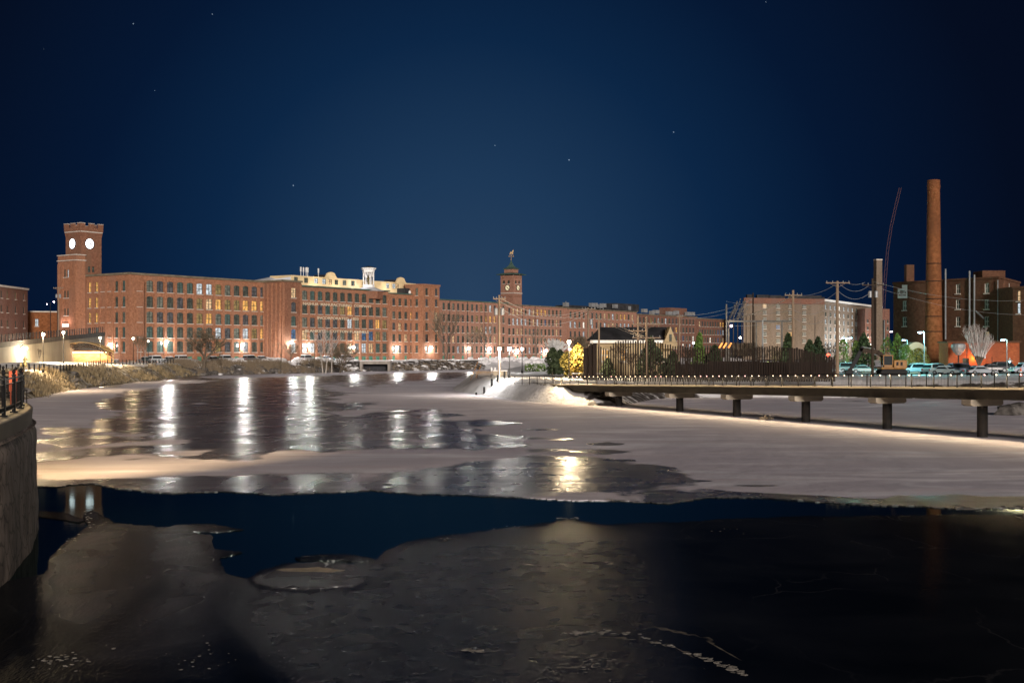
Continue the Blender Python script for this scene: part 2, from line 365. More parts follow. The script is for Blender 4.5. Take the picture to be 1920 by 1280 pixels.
def mill_one():
    o = fac(0, 0, 2.5); t = thing('brick_mill', o, 'long red brick mill beside the clock tower, tall paired windows on five floors', 'mill building', 'brick mills on the far bank')
    rows = [21.3, 17.2, 13.2, 9.3, 5.5]; t0 = tpx(281); t1 = tpx(493.2); Lf = tpx(499)+.3
    lit = {(0, 0): 'blind', (0, 3): 'teal', (0, 4): 'teal', (0, 5): 'white', (0, 6): 'white', (0, 7): 'dim', (1, 5): 'dim', (1, 6): 'peach', (1, 7): 'warm', (1, 8): 'dim', (1, 9): 'dim', (1, 10): 'warm',
           (1, 11): 'warm', (1, 12): 'warm', (2, 0): 'blind', (2, 5): 'dim', (2, 6): 'warm', (2, 10): 'slate', (3, 7): 'white', (3, 10): 'white', (3, 11): 'dim', (3, 12): 'warm', (4, 7): 'dim', (3, 0): 'teal', (3, 1): 'teal', (4, 1): 'teal', (4, 2): 'teal'}
    ops = []
    for r, z in enumerate(rows):
        for c in range(13):
            s = t0+(t1-t0)*c/12; ops.append(op(s, 2.15, z, 2.95, lit.get((r, c), pick()), style='grid', arch=True))
        ops.append(op(t0-5.2+1.9, 1.7, z+.1, 2.7, 'blank'))
    for c in range(13): ops.append(op(t0+(t1-t0)*c/12, 1.6, 3.0, 1.3, 'green'))
    left = []; Ls = 19.0+2.5
    for r, z in enumerate(rows):
        for px, k in ((168, 'warm' if r in (0, 1, 2) else 'dark'), (181, 'warm' if r in (0, 1, 2) else 'teal'), (218.5, 'dark'), (232, 'teal')):
            kx = (px-960)/F; s = (kx*323+98.6)/(-.8178-kx*.5755)
            if r > 2: k = 'teal'
            if (r, px) == (2, 232): k = 'blind'
            left.append(op(Ls-s, 1.15, z, 2.75, k, style='two', arch=True))
        for px in (193, 205.5):
            kx = (px-960)/F; s = (kx*323+98.6)/(-.8178-kx*.5755); left.append(op(Ls-s, 1.5, z+.1, 2.6, 'blank'))
    pts = [fac(0), fac(Lf), fac(Lf, -Ls), fac(0, -Ls)]
    block(t, o, pts, 2.0, 26, {0: ops, 3: left}, M['brick'], M['trim'], .5, .35)
    b = MB()
    for c in range(14):
        s = t0+(t1-t0)*(c-.5)/12; q = fac(s, .09); b.box((q.x, q.y, 12.9), (.85, .2, 21.8), UA)
    for s in (.5, 4.6): q = fac(s, .09); b.box((q.x, q.y, 12.9), (.8, .2, 21.8), UA)
    for px in (187, 199.5, 211.5, 225):
        kx = (px-960)/F; s = (kx*323+98.6)/(-.8178-kx*.5755); q = fac(-.09, -s); b.box((q.x, q.y, 12.9), (.2, .8, 21.8), UA)
    b.build('pilaster', M['brick'], t, o)
    for i, (px, py) in enumerate(((310, 640), (453, 645))):
        q = fac(tpx(px), .3); wall_lamp(q.x, q.y, Zp(py, q.y), UA, ('bright white wall lamp on the clock tower mill, left of the spreading bare tree', 'bright white wall lamp on the clock tower mill, right of the spreading bare tree')[i], 1500)
    kx = (210-960)/F; s = (kx*323+98.6)/(-.8178-kx*.5755); q = fac(-.3, -s)
    wall_lamp(q.x, q.y, 7.6, math.atan2(.5755, -.8178)+math.pi, 'bright white lamp on the end wall of the clock tower mill', 1200)
mill_one()

def mill_two():
    o = fac(tpx(530, 7.7), 7.7, 2.5); t = thing('brick_mill', o, 'brick mill with painted company name lettering and a projecting bay at its left', 'mill building', 'brick mills on the far bank')
    rows = [21.1, 17.0, 13.0, 9.2, 5.4]
    a0 = tpx(530, 7.7); a1 = tpx(565, 7.7); s0 = tpx(545, 7.7)-a0+1.2
    ops = [op(s0, 1.9, z, 2.9, ('peach', 'slate', 'teal', 'blue', 'white')[i], style='grid', arch=True) for i, z in enumerate(rows)]
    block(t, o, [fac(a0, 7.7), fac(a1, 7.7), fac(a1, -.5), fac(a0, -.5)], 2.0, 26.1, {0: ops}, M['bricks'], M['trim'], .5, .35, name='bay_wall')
    b = MB()
    for k in range(5): q = fac(a0-.1, 6.9-k*1.7); b.box((q.x, q.y, 13.6), (.25, .55, 23.2), UA)
    for s in (a0+.3, a1-.3): q = fac(s, 7.8); b.box((q.x, q.y, 13.6), (.6, .22, 23.2), UA)
    b.build('buttress', M['brick'], t, o)
    m0 = a1+.01; m1 = tpx(728); c0 = tpx(571.3); c1 = tpx(721)
    lit = {(0, 0): 'blind', (1, 5): 'dim', (1, 6): 'warm', (1, 4): 'blind', (2, 0): 'blind', (2, 6): 'white', (2, 7): 'blind', (2, 10): 'warm', (2, 11): 'dim', (3, 0): 'peach', (3, 1): 'teal', (3, 7): 'peach', (3, 8): 'blue', (3, 9): 'blue', (3, 10): 'dim', (4, 0): 'white', (4, 1): 'white', (4, 6): 'peach', (4, 8): 'white', (4, 9): 'peach', (4, 10): 'teal'}
    ops = []
    for r, z in enumerate(rows):
        for c in range(12): ops.append(op(c0+(c1-c0)*c/11-m0, 2.2, z, 2.85, lit.get((r, c), pick()), style='grid', arch=(r == 0)))
    for c in range(12): ops.append(op(c0+(c1-c0)*c/11-m0, 1.9, 2.9, 1.35, 'green'))
    block(t, o, [fac(m0), fac(m1), fac(m1, -18), fac(m0, -18)], 2.0, 25.4, {0: ops}, M['brick'], M['copper'], .4, .5)
    b = MB()
    for c in range(13): q = fac(c0+(c1-c0)*(c-.5)/11, .1); b.box((q.x, q.y, 12.7), (.8, .22, 21.4), UA)
    b.build('pilaster', M['brick'], t, o)
    for txt, z, pa, pb in (('NASHUA  MANUFACTURING  COMPANY', 20.15, 567, 695), ('INCORPORATED  1823', 16.05, 594, 671), ('BLANKETS - COTTON FLANNELS', 12.05, 571, 690)):
        cu = bpy.data.curves.new('lettering', 'FONT'); cu.body = txt; cu.size = 1.15; cu.extrude = .03; cu.offset = .02
        oo = bpy.data.objects.new('tmp', cu); COL.objects.link(oo); dg = bpy.context.evaluated_depsgraph_get()
        me = bpy.data.meshes.new_from_object(oo.evaluated_get(dg)); bpy.data.objects.remove(oo)
        xs = [v.co.x for v in me.vertices]; wd = max(xs)-min(xs); ta = tpx(pa); tb = tpx(pb); k = (tb-ta)/wd
        for v in me.vertices: v.co = Vector(((v.co.x-min(xs))*k, v.co.y, v.co.z))
        me.materials.append(M['letter']); l = bpy.data.objects.new('lettering', me); COL.objects.link(l); l.parent = t
        q = fac(ta, .27, z-.55); l.location = q-o; l.rotation_euler = (R(90), 0, UA)
    # cream penthouse storey with curved gables
    z1 = 25.2
    pm = MB(); off = -5.0
    ta, tb = tpx(546, off), tpx(780, off)
    ops2 = [op(ta*0+(tpx(px, off)-ta), 1.7, 26.6, 1.6, k, style='two', sill=False) for px, k in ((555, 'blind'), (574, 'dark'), (593, 'white'), (608, 'white'), (619, 'peach'), (631, 'dark'), (646, 'blind'), (662, 'dark'), (727, 'white'), (739, 'white'), (745, 'peach'))]
    facade(pm, t, o, fac(ta, off), fac(tb, off), 24, 28.7, ops2)
    facade(pm, t, o, fac(ta, off-9), fac(ta, off), 24, 28.7, [])
    for pc in (621, 752):
        tc = tpx(pc, off+.1); pts = []
        for k in range(13):
            a = math.pi*k/12; pts.append((-1.9*math.cos(a), 29.5+1.0*math.sin(a)))
        prof = [(-3.2, 28.5), (-2.4, 28.9), (-2.0, 29.4)]+pts+[(2.0, 29.4), (2.4, 28.9), (3.2, 28.5)]
        f = [fac(tc+x, off+.2, z) for x, z in prof]; g = [fac(tc+x, off-.4, z) for x, z in prof]; n = len(f)
        pm.add(f+g, [tuple(range(n)), tuple(range(2*n-1, n-1, -1))]+[(i, i+n, (i+1) % n+n, (i+1) % n) for i in range(n)])
        for dx in (-1.0, 1.0):
            q = fac(tc+dx, off+.2, 0); place_window(t, o, q.x, q.y, 28.9, UA, .8, .8, 'dark', sill=False)
    pm.build('penthouse', M['cream'], t, o)
    b = MB(); b.poly([fac(ta, off, 28.5), fac(tb, off, 28.5), fac(tb, off-9, 28.5), fac(ta, off-9, 28.5)]); b.build('roof', M['roofsnow'], t, o)
    b = MB(); tl = tpx(476, -9)
    b.add([fac(tl, -9, 26.1), fac(ta, -5, 26.2), fac(ta, -14, 28.4), fac(tl, -14, 26.2)], [(0, 1, 2, 3)]); b.add([fac(tl, -9, 26.1), fac(ta, -5, 26.2), fac(ta, -5.2, 28.2)], [(0, 1, 2)]); b.build('lean_to_roof', M['roofsnow'], t, o)
    b = MB()
    for px, h in ((740, 1.4), (610, 1.4)):
        q = fac(tpx(px, -9), -9); b.box((q.x, q.y, 29.0), (6, 4, h), UA); b.build('plant_room', M['roof'], t, o); b = MB()
    b = MB()
    for px in (564, 569, 574, 577, 597): q = fac(tpx(px, -7), -7); b.tube((q.x, q.y, 28.4), (q.x, q.y, 31.2), .10, n=5); b.box((q.x, q.y, 30.8), (.35, .3, 1.4), UA); b.build('antenna', M['white'], t, o); b = MB()
    # lit octagonal belfry
    q = fac(tpx(691, -2.8), -2.8); cx, cy = q.x, q.y
    b = MB(); b.lathe((cx, cy, 22.5), [(4.6, 0), (4.6, 2.5)], 8); b.build('belfry_base', M['bricks'], t, o)
    b = MB(); b.lathe((cx, cy, 25.0), [(5.1, 0), (2.0, 1.3), (2.0, 1.35)], 8); b.build('belfry_skirt', M['roofsnow'], t, o)
    b = MB(); b.lathe((cx, cy, 26.3), [(1.95, 0), (1.95, .8), (1.8, .85)], 8)
    for k in range(8):
        a = math.pi*(k+.5)/4; x, y = cx+1.72*math.cos(a), cy+1.72*math.sin(a); b.tube((x, y, 27.1), (x, y, 31.3), .15, n=6)
        a2 = math.pi*(k+1)/4; xm, ym = cx+1.62*math.cos(a2), cy+1.62*math.sin(a2)
        for sgn in (-1, 1):
            dx, dy = -math.sin(a2)*.52*sgn, math.cos(a2)*.52*sgn; b.tube((xm+dx, ym+dy, 29.5), (xm, ym, 31.0), .11, n=5)
    b.lathe((cx, cy, 31.1), [(1.9, 0), (1.95, .7), (2.45, 1.2), (2.45, 1.4)], 8); b.build('belfry_lantern', M['white'], t, o)
    b = MB(); b.lathe((cx, cy, 32.5), [(2.3, 0), (1.0, .4), (.1, .65)], 8); b.build('belfry_cap', M['roof'], t, o)
    b = MB(); b.tube((cx, cy, 27.1), (cx, cy, 31.2), .2, n=8); b.lathe((cx, cy, 28.6), [(.8, 0), (.5, .5), (.35, 1.0), (.1, 1.2)], 10); b.build('bell', M['bronze'], t, o)
    plight((cx-2.6-o.x, cy-4.4-o.y, 26.6-o.z), (.95, .95, 1), 420, .3, t)
    plight((cx-o.x, cy-o.y, 27.6-o.z), (1, .97, .95), 40, .2, t)
    for tt, oo in ((tpx(600, off+2.5), off+2.5), (tpx(640, off+2.5), off+2.5), (tpx(735, off+2.5), off+2.5)):
        q = fac(tt, oo, 25.9); plight(q-o, (1, .90, .74), 380, .3, t)
    for px, py, off, lb, pw in ((545, 641, 8.0, 'brightest white wall lamp, on the projecting bay of the lettered mill', 1900), (578, 646, .3, 'bright white lamp on the lettered mill just right of its bay', 1500), (662, 650, .3, 'bright white lamp low on the lettered mill above the culvert', 1500)):
        q = fac(tpx(px, off), off); wall_lamp(q.x, q.y, Zp(py, q.y), UA, lb, pw)
mill_two()

def narrow_mill(label, ta, tb, off, z1, ca, cb, nc, rows, lit, wm, cm, nlamp=(), w=1.25, h=2.4, base=True, roofm=None, depth=16, z0=2.0, seed=1):
    o = fac(ta, off, 2.5); t = thing('brick_mill', o, label, 'mill building', 'brick mills on the far bank'); rr = random.Random(seed); ops = []
    for r, z in enumerate(rows):
        for c in range(nc):
            k = lit.get((r, c)) or (rr.choice(['peach', 'white', 'dim', 'glow']) if rr.random() < .10 else rr.choice(DK)); ops.append(op(ca+(cb-ca)*c/max(1, nc-1)-ta, w, z, h, k, style='two'))
    if base:
        for c in range(0, nc, 2): ops.append(op(ca+(cb-ca)*c/max(1, nc-1)-ta, 1.3, 2.9, 1.4, 'green'))
    block(t, o, [fac(ta, off), fac(tb, off), fac(tb, off-depth), fac(ta, off-depth)], z0, z1, {0: ops}, wm, cm, .35, .4, roofm)
    return t, o
def mill_rest():
    rows = [20.7, 16.4, 12.7, 9.0, 5.3]
    # four bay wing
    t, o = narrow_mill('short four-bay brick mill wing between the lettered mill and the stair tower', tpx(728)+.01, tpx(776, -.6), -.6, 24.8, tpx(738.4, -.6), tpx(772, -.6), 4, rows,
                       {(1, 3): 'warm', (2, 1): 'peach', (3, 2): 'peach'}, M['brick'], M['copper'], w=1.4, seed=3)
    b = MB(); q = fac(tpx(765, -4), -4); b.box((q.x, q.y, 25.6), (9, 5, 2.2), UA); b.build('plant_room', M['roof'], t, o)
    b = MB()
    for px in (768, 772, 776): q = fac(tpx(px, -1.5), -1.5); b.ball((q.x, q.y, 25.4), .6, n=8)
    b.build('roof_vent', M['white'], t, o)
    # stair tower
    off = 4.2; ta, tb = tpx(793, off), tpx(824, off); o = fac(ta, off, 2.5)
    t = thing('stair_tower', o, 'tall square brick stair tower with narrow windows rising above the mill roofs', 'tower')
    r6 = [24.3]+rows; ops = []
    for r, z in enumerate(r6):
        for px, k in ((800, None), (818, 'peach' if r == 2 else None)): ops.append(op(tpx(px, off)-ta, 1.3, z, 2.4, k or rng.choice(DK)))
    lf = [op(5.0, 1.1, z, 2.4, rng.choice(DK)) for z in r6]
    block(t, o, [fac(ta, off), fac(tb, off), fac(tb, -3.5), fac(ta, -3.5)], 2, 28.0, {0: ops, 3: lf}, M['brick'], M['brick'], .6, .3)
    # long mill
    lit = {(0, 5): 'teal', (0, 6): 'teal', (0, 8): 'dim', (1, 5): 'teal', (1, 6): 'teal', (1, 7): 'dim', (1, 9): 'warm', (1, 10): 'warm', (1, 11): 'warm', (1, 12): 'warm', (2, 7): 'dim', (2, 8): 'peach', (2, 9): 'white', (2, 10): 'white', (3, 5): 'teal', (3, 11): 'peach', (3, 12): 'peach', (4, 3): 'white', (4, 10): 'blue'}
    t, o = narrow_mill('long low brick mill between the stair tower and the spired tower', tb+.02, tpx(951.4), 0, 23.6, tpx(832), tpx(944), 14, rows[:0]+[20.0, 16.1, 12.3, 8.8, 5.2], lit, M['brick2'], M['copper'], seed=5)
    b = MB()
    for px in (843, 876, 909): q = fac(tpx(px), .1); b.tube((q.x, q.y, 3), (q.x, q.y, 23.2), .1, n=5)
    b.build('downpipe', M['roof'], t, o)
    lit = {(0, 1): 'peach', (0, 2): 'peach', (0, 3): 'peach', (0, 6): 'peach', (0, 7): 'warm', (0, 8): 'warm', (0, 9): 'warm', (1, 2): 'white', (1, 3): 'white', (1, 4): 'white', (1, 6): 'peach', (1, 7): 'white', (1, 9): 'blue', (2, 2): 'peach', (2, 3): 'peach', (2, 4): 'blind', (3, 4): 'blind', (3, 5): 'peach', (2, 12): 'peach', (3, 10): 'white', (3, 13): 'warm', (4, 8): 'blue', (4, 9): 'blue', (4, 5): 'white'}
    t, o = narrow_mill('long brick mill to the right of the spired clock tower, many lit windows', tpx(951.6), tpx(1064), 0, 23.1, tpx(955), tpx(1051), 14, [19.4, 15.6, 11.9, 8.5, 5.0], lit, M['brick2'], M['trim'], seed=8)
    b = MB()
    for px in (979, 1003): q = fac(tpx(px), .1); b.tube((q.x, q.y, 3), (q.x, q.y, 22.8), .1, n=5)
    b.build('downpipe', M['roof'], t, o)
    lit = {(1, 0): 'white', (1, 1): 'white', (1, 5): 'white', (0, 12): 'warm', (0, 13): 'warm', (1, 8): 'white', (1, 10): 'peach', (1, 12): 'white', (1, 13): 'white', (1, 14): 'white', (0, 8): 'peach', (0, 9): 'dim', (1, 9): 'peach', (2, 3): 'white'}
    t, o = narrow_mill('receding brick mill behind the utility poles, white lit second floor', tpx(1064.3), tpx(1193.5), 0, 22.9, tpx(1070), tpx(1186), 16, [19.1, 15.2, 11.4, 7.8], lit, M['brick2'], M['trim'], w=1.4, seed=12, base=False)
    b = MB(); q = fac(tpx(1088, -6), -6); b.box((q.x, q.y, 23.6), (28, 6, 1.4), UA); q = fac(tpx(1165, -4), -4); b.box((q.x, q.y, 24.6), (20, 6, 3), UA); b.build('plant_room', M['roof'], t, o)
    b = MB()
    for px in (1061, 1110, 1116, 1125, 1131, 1153, 1178): q = fac(tpx(px, -1.5), -1.5); b.box((q.x, q.y, 24.2+rng.random()), (1.6+rng.random(), 1.6, 1.6), UA); b.tube((q.x, q.y, 23), (q.x, q.y, 25.6), .15, n=5)
    b.build('roof_vent', M['grey'], t, o)
    lit = {(0, 5): 'white', (0, 7): 'white', (0, 3): 'dim', (1, 10): 'warm', (1, 11): 'warm', (2, 9): 'white', (2, 12): 'blue'}
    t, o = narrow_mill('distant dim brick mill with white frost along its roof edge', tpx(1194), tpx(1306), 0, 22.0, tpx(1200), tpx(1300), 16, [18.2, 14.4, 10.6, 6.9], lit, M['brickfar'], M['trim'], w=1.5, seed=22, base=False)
    b = MB()
    for px in (1208, 1222, 1230, 1254, 1262, 1268, 1290, 1298): q = fac(tpx(px, -1.5), -1.5); b.box((q.x, q.y, 22.6+rng.random()), (2+2*rng.random(), 1.6, 1.6), UA)
    b.build('roof_vent', M['grey'], t, o)
    b = MB(); q = fac(tpx(1262, -6), -6); b.box((q.x, q.y, 24), (16, 6, 3.6), UA); b.build('plant_room', M['brickfar'], t, o)
    lit = {(0, 8): 'warm', (0, 9): 'warm', (1, 7): 'blue', (1, 8): 'blue', (1, 9): 'white', (2, 7): 'blue', (2, 9): 'peach'}
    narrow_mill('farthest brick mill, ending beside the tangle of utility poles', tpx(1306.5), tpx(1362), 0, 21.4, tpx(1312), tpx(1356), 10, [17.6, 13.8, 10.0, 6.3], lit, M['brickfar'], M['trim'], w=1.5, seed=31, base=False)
    for px, py, off, lb in ((743, 651, -.3, 'bright white wall lamp on the four-bay wing'), (807, 651, 4.5, 'bright white wall lamp on the stair tower front'), (878, 652, .3, 'white wall lamp on the low mill, behind a bare tree and nearest the stair tower'),
                            (917, 653, .3, 'bright white wall lamp on the low mill nearest the spired tower'), (969, 656, .3, 'white wall lamp on the many-windowed mill just right of the park lamps'), (1023, 657, .3, 'white wall lamp on the many-windowed mill beside the white-lit tree')):
        q = fac(tpx(px, off), off); wall_lamp(q.x, q.y, Zp(py, q.y), UA, lb, 1700 if px != 878 else 1000, r=.5)
mill_rest()

def clock_face(parent, org, q, z, ang, rad, lit, hands, name='clock_face'):
    b = MB(); c = Vector((q.x-org[0], q.y-org[1], z-org[2])); ca, sa = math.cos(ang), math.sin(ang)
    def loc(x, y, zz): return (c.x+x*ca-y*sa, c.y+x*sa+y*ca, c.z+zz)
    n = 28
    pts = [loc(rad*math.cos(2*math.pi*i/n), -.06, rad*math.sin(2*math.pi*i/n)) for i in range(n)]; pb = [loc(rad*math.cos(2*math.pi*i/n), .1, rad*math.sin(2*math.pi*i/n)) for i in range(n)]
    b.add(pts+pb, [tuple(range(n))]+[(i, i+n, (i+1) % n+n, (i+1) % n) for i in range(n)]); f = b.build(name, E[lit], parent)
    r = MB(); R1 = rad*1.12; ring = []
    for rr_, yy in ((rad, -.02), (rad, -.16), (R1, -.16), (R1, .05)): ring += [loc(rr_*math.cos(2*math.pi*i/n), yy, rr_*math.sin(2*math.pi*i/n)) for i in range(n)]
    r.add(ring, [(k*n+i, k*n+(i+1) % n, (k+1)*n+(i+1) % n, (k+1)*n+i) for k in range(3) for i in range(n)]); r.build('rim', M['metal'], f)
    h = MB()
    for a, L_, w in ((hands[0], rad*.5, .16), (hands[1], rad*.8, .12)):
        a = R(90-a); dx, dz = math.cos(a), math.sin(a); nx, nz = -dz*w, dx*w
        h.add([loc(-nx, -.12, -nz), loc(nx, -.12, nz), loc(nx+dx*L_, -.12, nz+dz*L_), loc(-nx+dx*L_, -.12, -nz+dz*L_)], [(0, 1, 2, 3)])
    for k in range(12):
        a = math.pi*k/6; d0, d1 = rad*.82, rad*.95; dx, dz = math.cos(a), math.sin(a); nx, nz = -dz*.09, dx*.09
        h.add([loc(dx*d0-nx, -.1, dz*d0-nz), loc(dx*d0+nx, -.1, dz*d0+nz), loc(dx*d1+nx, -.1, dz*d1+nz), loc(dx*d1-nx, -.1, dz*d1-nz)], [(0, 1, 2, 3)])
    h.build('clock_hands', M['metal'], f)
LA = math.atan2(-.5755, .8178)  # local x along the end walls seen from the viewer's side
def clock_tower():
    s0 = 18.6; q0 = fac(-2.4, -s0); o = Vector((q0.x, q0.y, 2.5))
    t = thing('clock_tower', o, 'square brick clock tower with battlements and two glowing white clock faces', 'clock tower')
    w = 6.5
    # upper shaft
    c0 = fac(-1.6, -s0+.9); pts = [fac(-1.6, -s0+.6), fac(-1.6+w, -s0+.6), fac(-1.6+w, -s0+.6-w), fac(-1.6, -s0+.6-w)]
    ops = [op(2.6, .8, 26.8, 1.5, 'dark', sill=False), op(3.9, .8, 26.8, 1.5, 'dark', sill=False)]
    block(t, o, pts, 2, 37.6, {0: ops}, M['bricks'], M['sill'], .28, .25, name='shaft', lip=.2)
    def flare(z0, z1, e0, e1, ptsx, name, m):
        cen = sum((Vector(p[:2]) for p in ptsx), Vector((0, 0)))/4; b = MB(); v = []
        for z, e in ((z0, e0), (z1, e1)):
            for p in ptsx:
                d = Vector(p[:2])-cen; v.append((cen.x+d.x*(1+e), cen.y+d.y*(1+e), z))
        b.add(v, [(0, 1, 5, 4), (1, 2, 6, 5), (2, 3, 7, 6), (3, 0, 4, 7), (4, 5, 6, 7)]); return b.build(name, m, t, o)
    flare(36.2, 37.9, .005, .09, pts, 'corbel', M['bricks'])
    b = MB(); cen = sum((Vector(p[:2]) for p in pts), Vector((0, 0)))/4
    ex = [(cen+(Vector(p[:2])-cen)*1.10) for p in pts]
    for i in range(4):
        a, c = ex[i], ex[(i+1) % 4]; d = (c-a).normalized(); Ln = (c-a).length; nn = Vector((d.y, -d.x)); m = (a+c)/2-nn*.25; an = math.atan2(d.y, d.x)
        b.box((m.x, m.y, 38.25+.003*i), (Ln-.1, .5, .75), an)
        for k in range(5):
            if k in (1, 3): continue
            p = a+d*(Ln*(k+.5)/5)-nn*.25; b.box((p.x, p.y, 39.15), (Ln/5*1.05, .5, 1.05), an)
    b.build('battlement', M['bricks'], t, o)
    b = MB()
    for i in range(4):
        a, c = ex[i], ex[(i+1) % 4]; d = (c-a).normalized(); Ln = (c-a).length; nn = Vector((d.y, -d.x)); an = math.atan2(d.y, d.x)
        for k in (0, 2, 4): p = a+d*(Ln*(k+.5)/5)-nn*.25; b.box((p.x, p.y, 39.74), (Ln/5*1.12, .6, .14), an)
    b.build('coping', M['sill'], t, o)
    mid = fac(-1.6+w*.40, -s0+.6+.12); clock_face(t, o, mid, 34.35, UA, 1.32, 'face', (100, 118))
    mid = fac(-1.6-.12, -s0+.6-w*.52); clock_face(t, o, mid, 34.35, LA, 1.32, 'face', (100, 118))
    # lower turret in front
    fw = 8.0; tp = [fac(-3.2, -s0+.9), fac(-.4, -s0+.9), fac(-.4, -s0+.9-fw), fac(-3.2, -s0+.9-fw)]
    def sl(px): return (fac(-3.2, -s0+.9-fw).xy-Vector((0, 0))).length*0+px
    lf = []
    for z, h, k in ((25.4, 2.0, 'dark'), (19.9, 1.9, 'dark'), (15.2, 1.9, 'dark')):
        for ds in (-.65, .65): lf.append(op(3.7+ds, .75, z, h, k if not (z > 25 and ds > 0) else 'white', style='two', arch=False))
    lf.append(op(3.6, 1.2, 9.4, 2.0, 'blind', style='two', arch=True))
    block(t, o, tp, 2, 31.3, {3: lf}, M['brick'], M['sill'], .25, .22, name='turret_wall')
    b = MB()
    for z in (29.8,):
        cen = sum((Vector(p[:2]) for p in tp), Vector((0, 0)))/4
        for i in (3, 0): a, c = Vector(tp[i][:2]), Vector(tp[(i+1) % 4][:2]); d = (c-a).normalized(); nn = Vector((d.y, -d.x)); m = (a+c)/2+nn*.08; b.box((m.x, m.y, z), ((c-a).length+.3, .3, .25), math.atan2(d.y, d.x))
    b.build('string_course', M['sill'], t, o)
    b = MB()
    for s in (.4, fw-.4, fw-2.1): q = fac(-3.3, -s0+.9-s); b.box((q.x, q.y, 15.4), (.25, .6, 27), UA)
    b.build('buttress', M['brick'], t, o)
    b = MB(); q = fac(-3.45, -s0+.9-fw+3.7); b.box((q.x, q.y, 12.55), (.12, 2.9, .9), UA); b.build('name_board', M['white'], t, o)
    b = MB()
    for k in range(3): q = fac(-3.6, -s0+.9-fw+2.8+k*.9); b.box((q.x, q.y, 13.45), (.4, .16, .16), UA)
    b.build('sign_lamp', M['metal'], t, o)
    for k in (-1.3, 1.3):
        q = fac(-4.4, -s0+.9-fw+3.7+k, 13.5); plight(q-o, (1, .75, .68), 160, .15, t)
    q = fac(-3.4, -s0+.9-.3, 0); 
clock_tower()

def spired_tower():
    # square tower, its two visible faces parallel to the mill walls
    Yc = 470.0; k = Yc/F; off = -3.0
    ta, tb = tpx(963, off), None; p = fac(ta, off); Yc = p.y; w1 = (963-941)*Yc/F/.8178*1.0; w2 = 5.2
    pts = [fac(ta, off), fac(ta+w2*1.05, off), fac(ta+w2*1.05, off-w1), fac(ta, off-w1)]
    pts = [fac(ta, off), fac(ta+5.4, off), fac(ta+5.4, off-6.0), fac(ta, off-6.0)]
    o = Vector((p.x, p.y, 20)); t = thing('spired_tower', o, 'square brick clock tower with overhanging eaves, concave spire and weathervane', 'clock tower')
    zz = lambda py: Zp(py, Yc)
    lf = [op(1.5, 1.0, zz(531.5), 1.3, 'dark', arch=True), op(3.7, 1.0, zz(531.5), 1.3, 'dark', arch=True)]
    block(t, o, pts, 15, zz(515), {0: lf, 3: [dict(x) for x in lf]}, M['brick2'], None, name='shaft')
    cen = sum((Vector(q[:2]) for q in pts), Vector((0, 0)))/4
    def ring(e, z): return [tuple((cen+(Vector(q[:2])-cen)*e))+(z,) for q in pts]
    b = MB(); b.add(ring(1.42, zz(514.5))+ring(1.42, zz(513.5))+ring(.75, zz(510.5)), [(3, 2, 1, 0)]+[(i+k*4, (i+1) % 4+k*4, (i+1) % 4+k*4+4, i+k*4+4) for k in range(2) for i in range(4)]+[(8, 9, 10, 11)]); b.build('eaves', M['copper'], t, o)
    b = MB(); b.add(ring(.66, zz(511))+ring(.66, zz(503)), [(i, (i+1) % 4, (i+1) % 4+4, i+4) for i in range(4)]+[(4, 5, 6, 7)]); b.build('lantern', M['brick2'], t, o)
    b = MB(); ls = [(.80, 503.5), (.78, 502.5), (.45, 500), (.24, 496), (.11, 491), (.02, 486)]
    v = sum((ring(e, zz(py)) for e, py in ls), [])
    b.add(v, [(i+k*4, (i+1) % 4+k*4, (i+1) % 4+k*4+4, i+k*4+4) for k in range(5) for i in range(4)]+[(3, 2, 1, 0)]); b.build('spire', M['copper'], t, o)
    c = cen; b = MB(); b.tube((c.x, c.y, zz(487)), (c.x, c.y, zz(473)), .09, n=5)
    b.tube((c.x-.9, c.y, zz(479)), (c.x+.9, c.y, zz(479)), .06, n=4); b.ball((c.x-.8, c.y, zz(479)), .22, n=6); b.ball((c.x+.8, c.y, zz(479)), .22, n=6)
    hp = [(-.7, -.45), (-.35, -.1), (-.5, .3), (-.1, .45), (.3, .35), (.45, .9), (.75, 1.15), (.8, .6), (.6, .1), (.7, -.5), (.4, -.5), (.35, -.05), (-.15, -.05), (-.3, -.5)]
    hv = [(c.x+x*1.1, c.y-.08, zz(473)+z*1.1) for x, z in hp]; hw = [(x, y+.16, z) for x, y, z in hv]; n = len(hp)
    b.add(hv+hw, [tuple(range(n)), tuple(range(2*n-1, n-1, -1))]+[(i, i+n, (i+1) % n+n, (i+1) % n) for i in range(n)]); b.build('weathervane', M['beige'], t, o)
    b = MB()
    for i in (3, 0):
        a, e = Vector(pts[i][:2]), Vector(pts[(i+1) % 4][:2]); d = (e-a).normalized(); nn = Vector((d.y, -d.x)); m = (a+e)/2+nn*.08; an = math.atan2(d.y, d.x)
        b.box((m.x, m.y, zz(549)), (5.6, .25, .3), an, 1)
        for k in range(9):
            q = a+d*(5.4*(k+.5)/9)+nn*.03; b.box((q.x, q.y, zz(519.7)), (.22, .12, .5), an, 0); b.box((q.x, q.y, zz(555)), (.18, .12, .8), an, 0)
    b.build('corbel_table', [M['bricks'], M['sill']], t, o)
    q = fac(ta-.1, off-2.7); clock_face(t, o, q, zz(539), LA, 1.0, 'face2', (-50, 130))
    q = fac(ta+2.7, off+.1); clock_face(t, o, q, zz(539), UA, .95, 'face2', (-50, 130))
spired_tower()
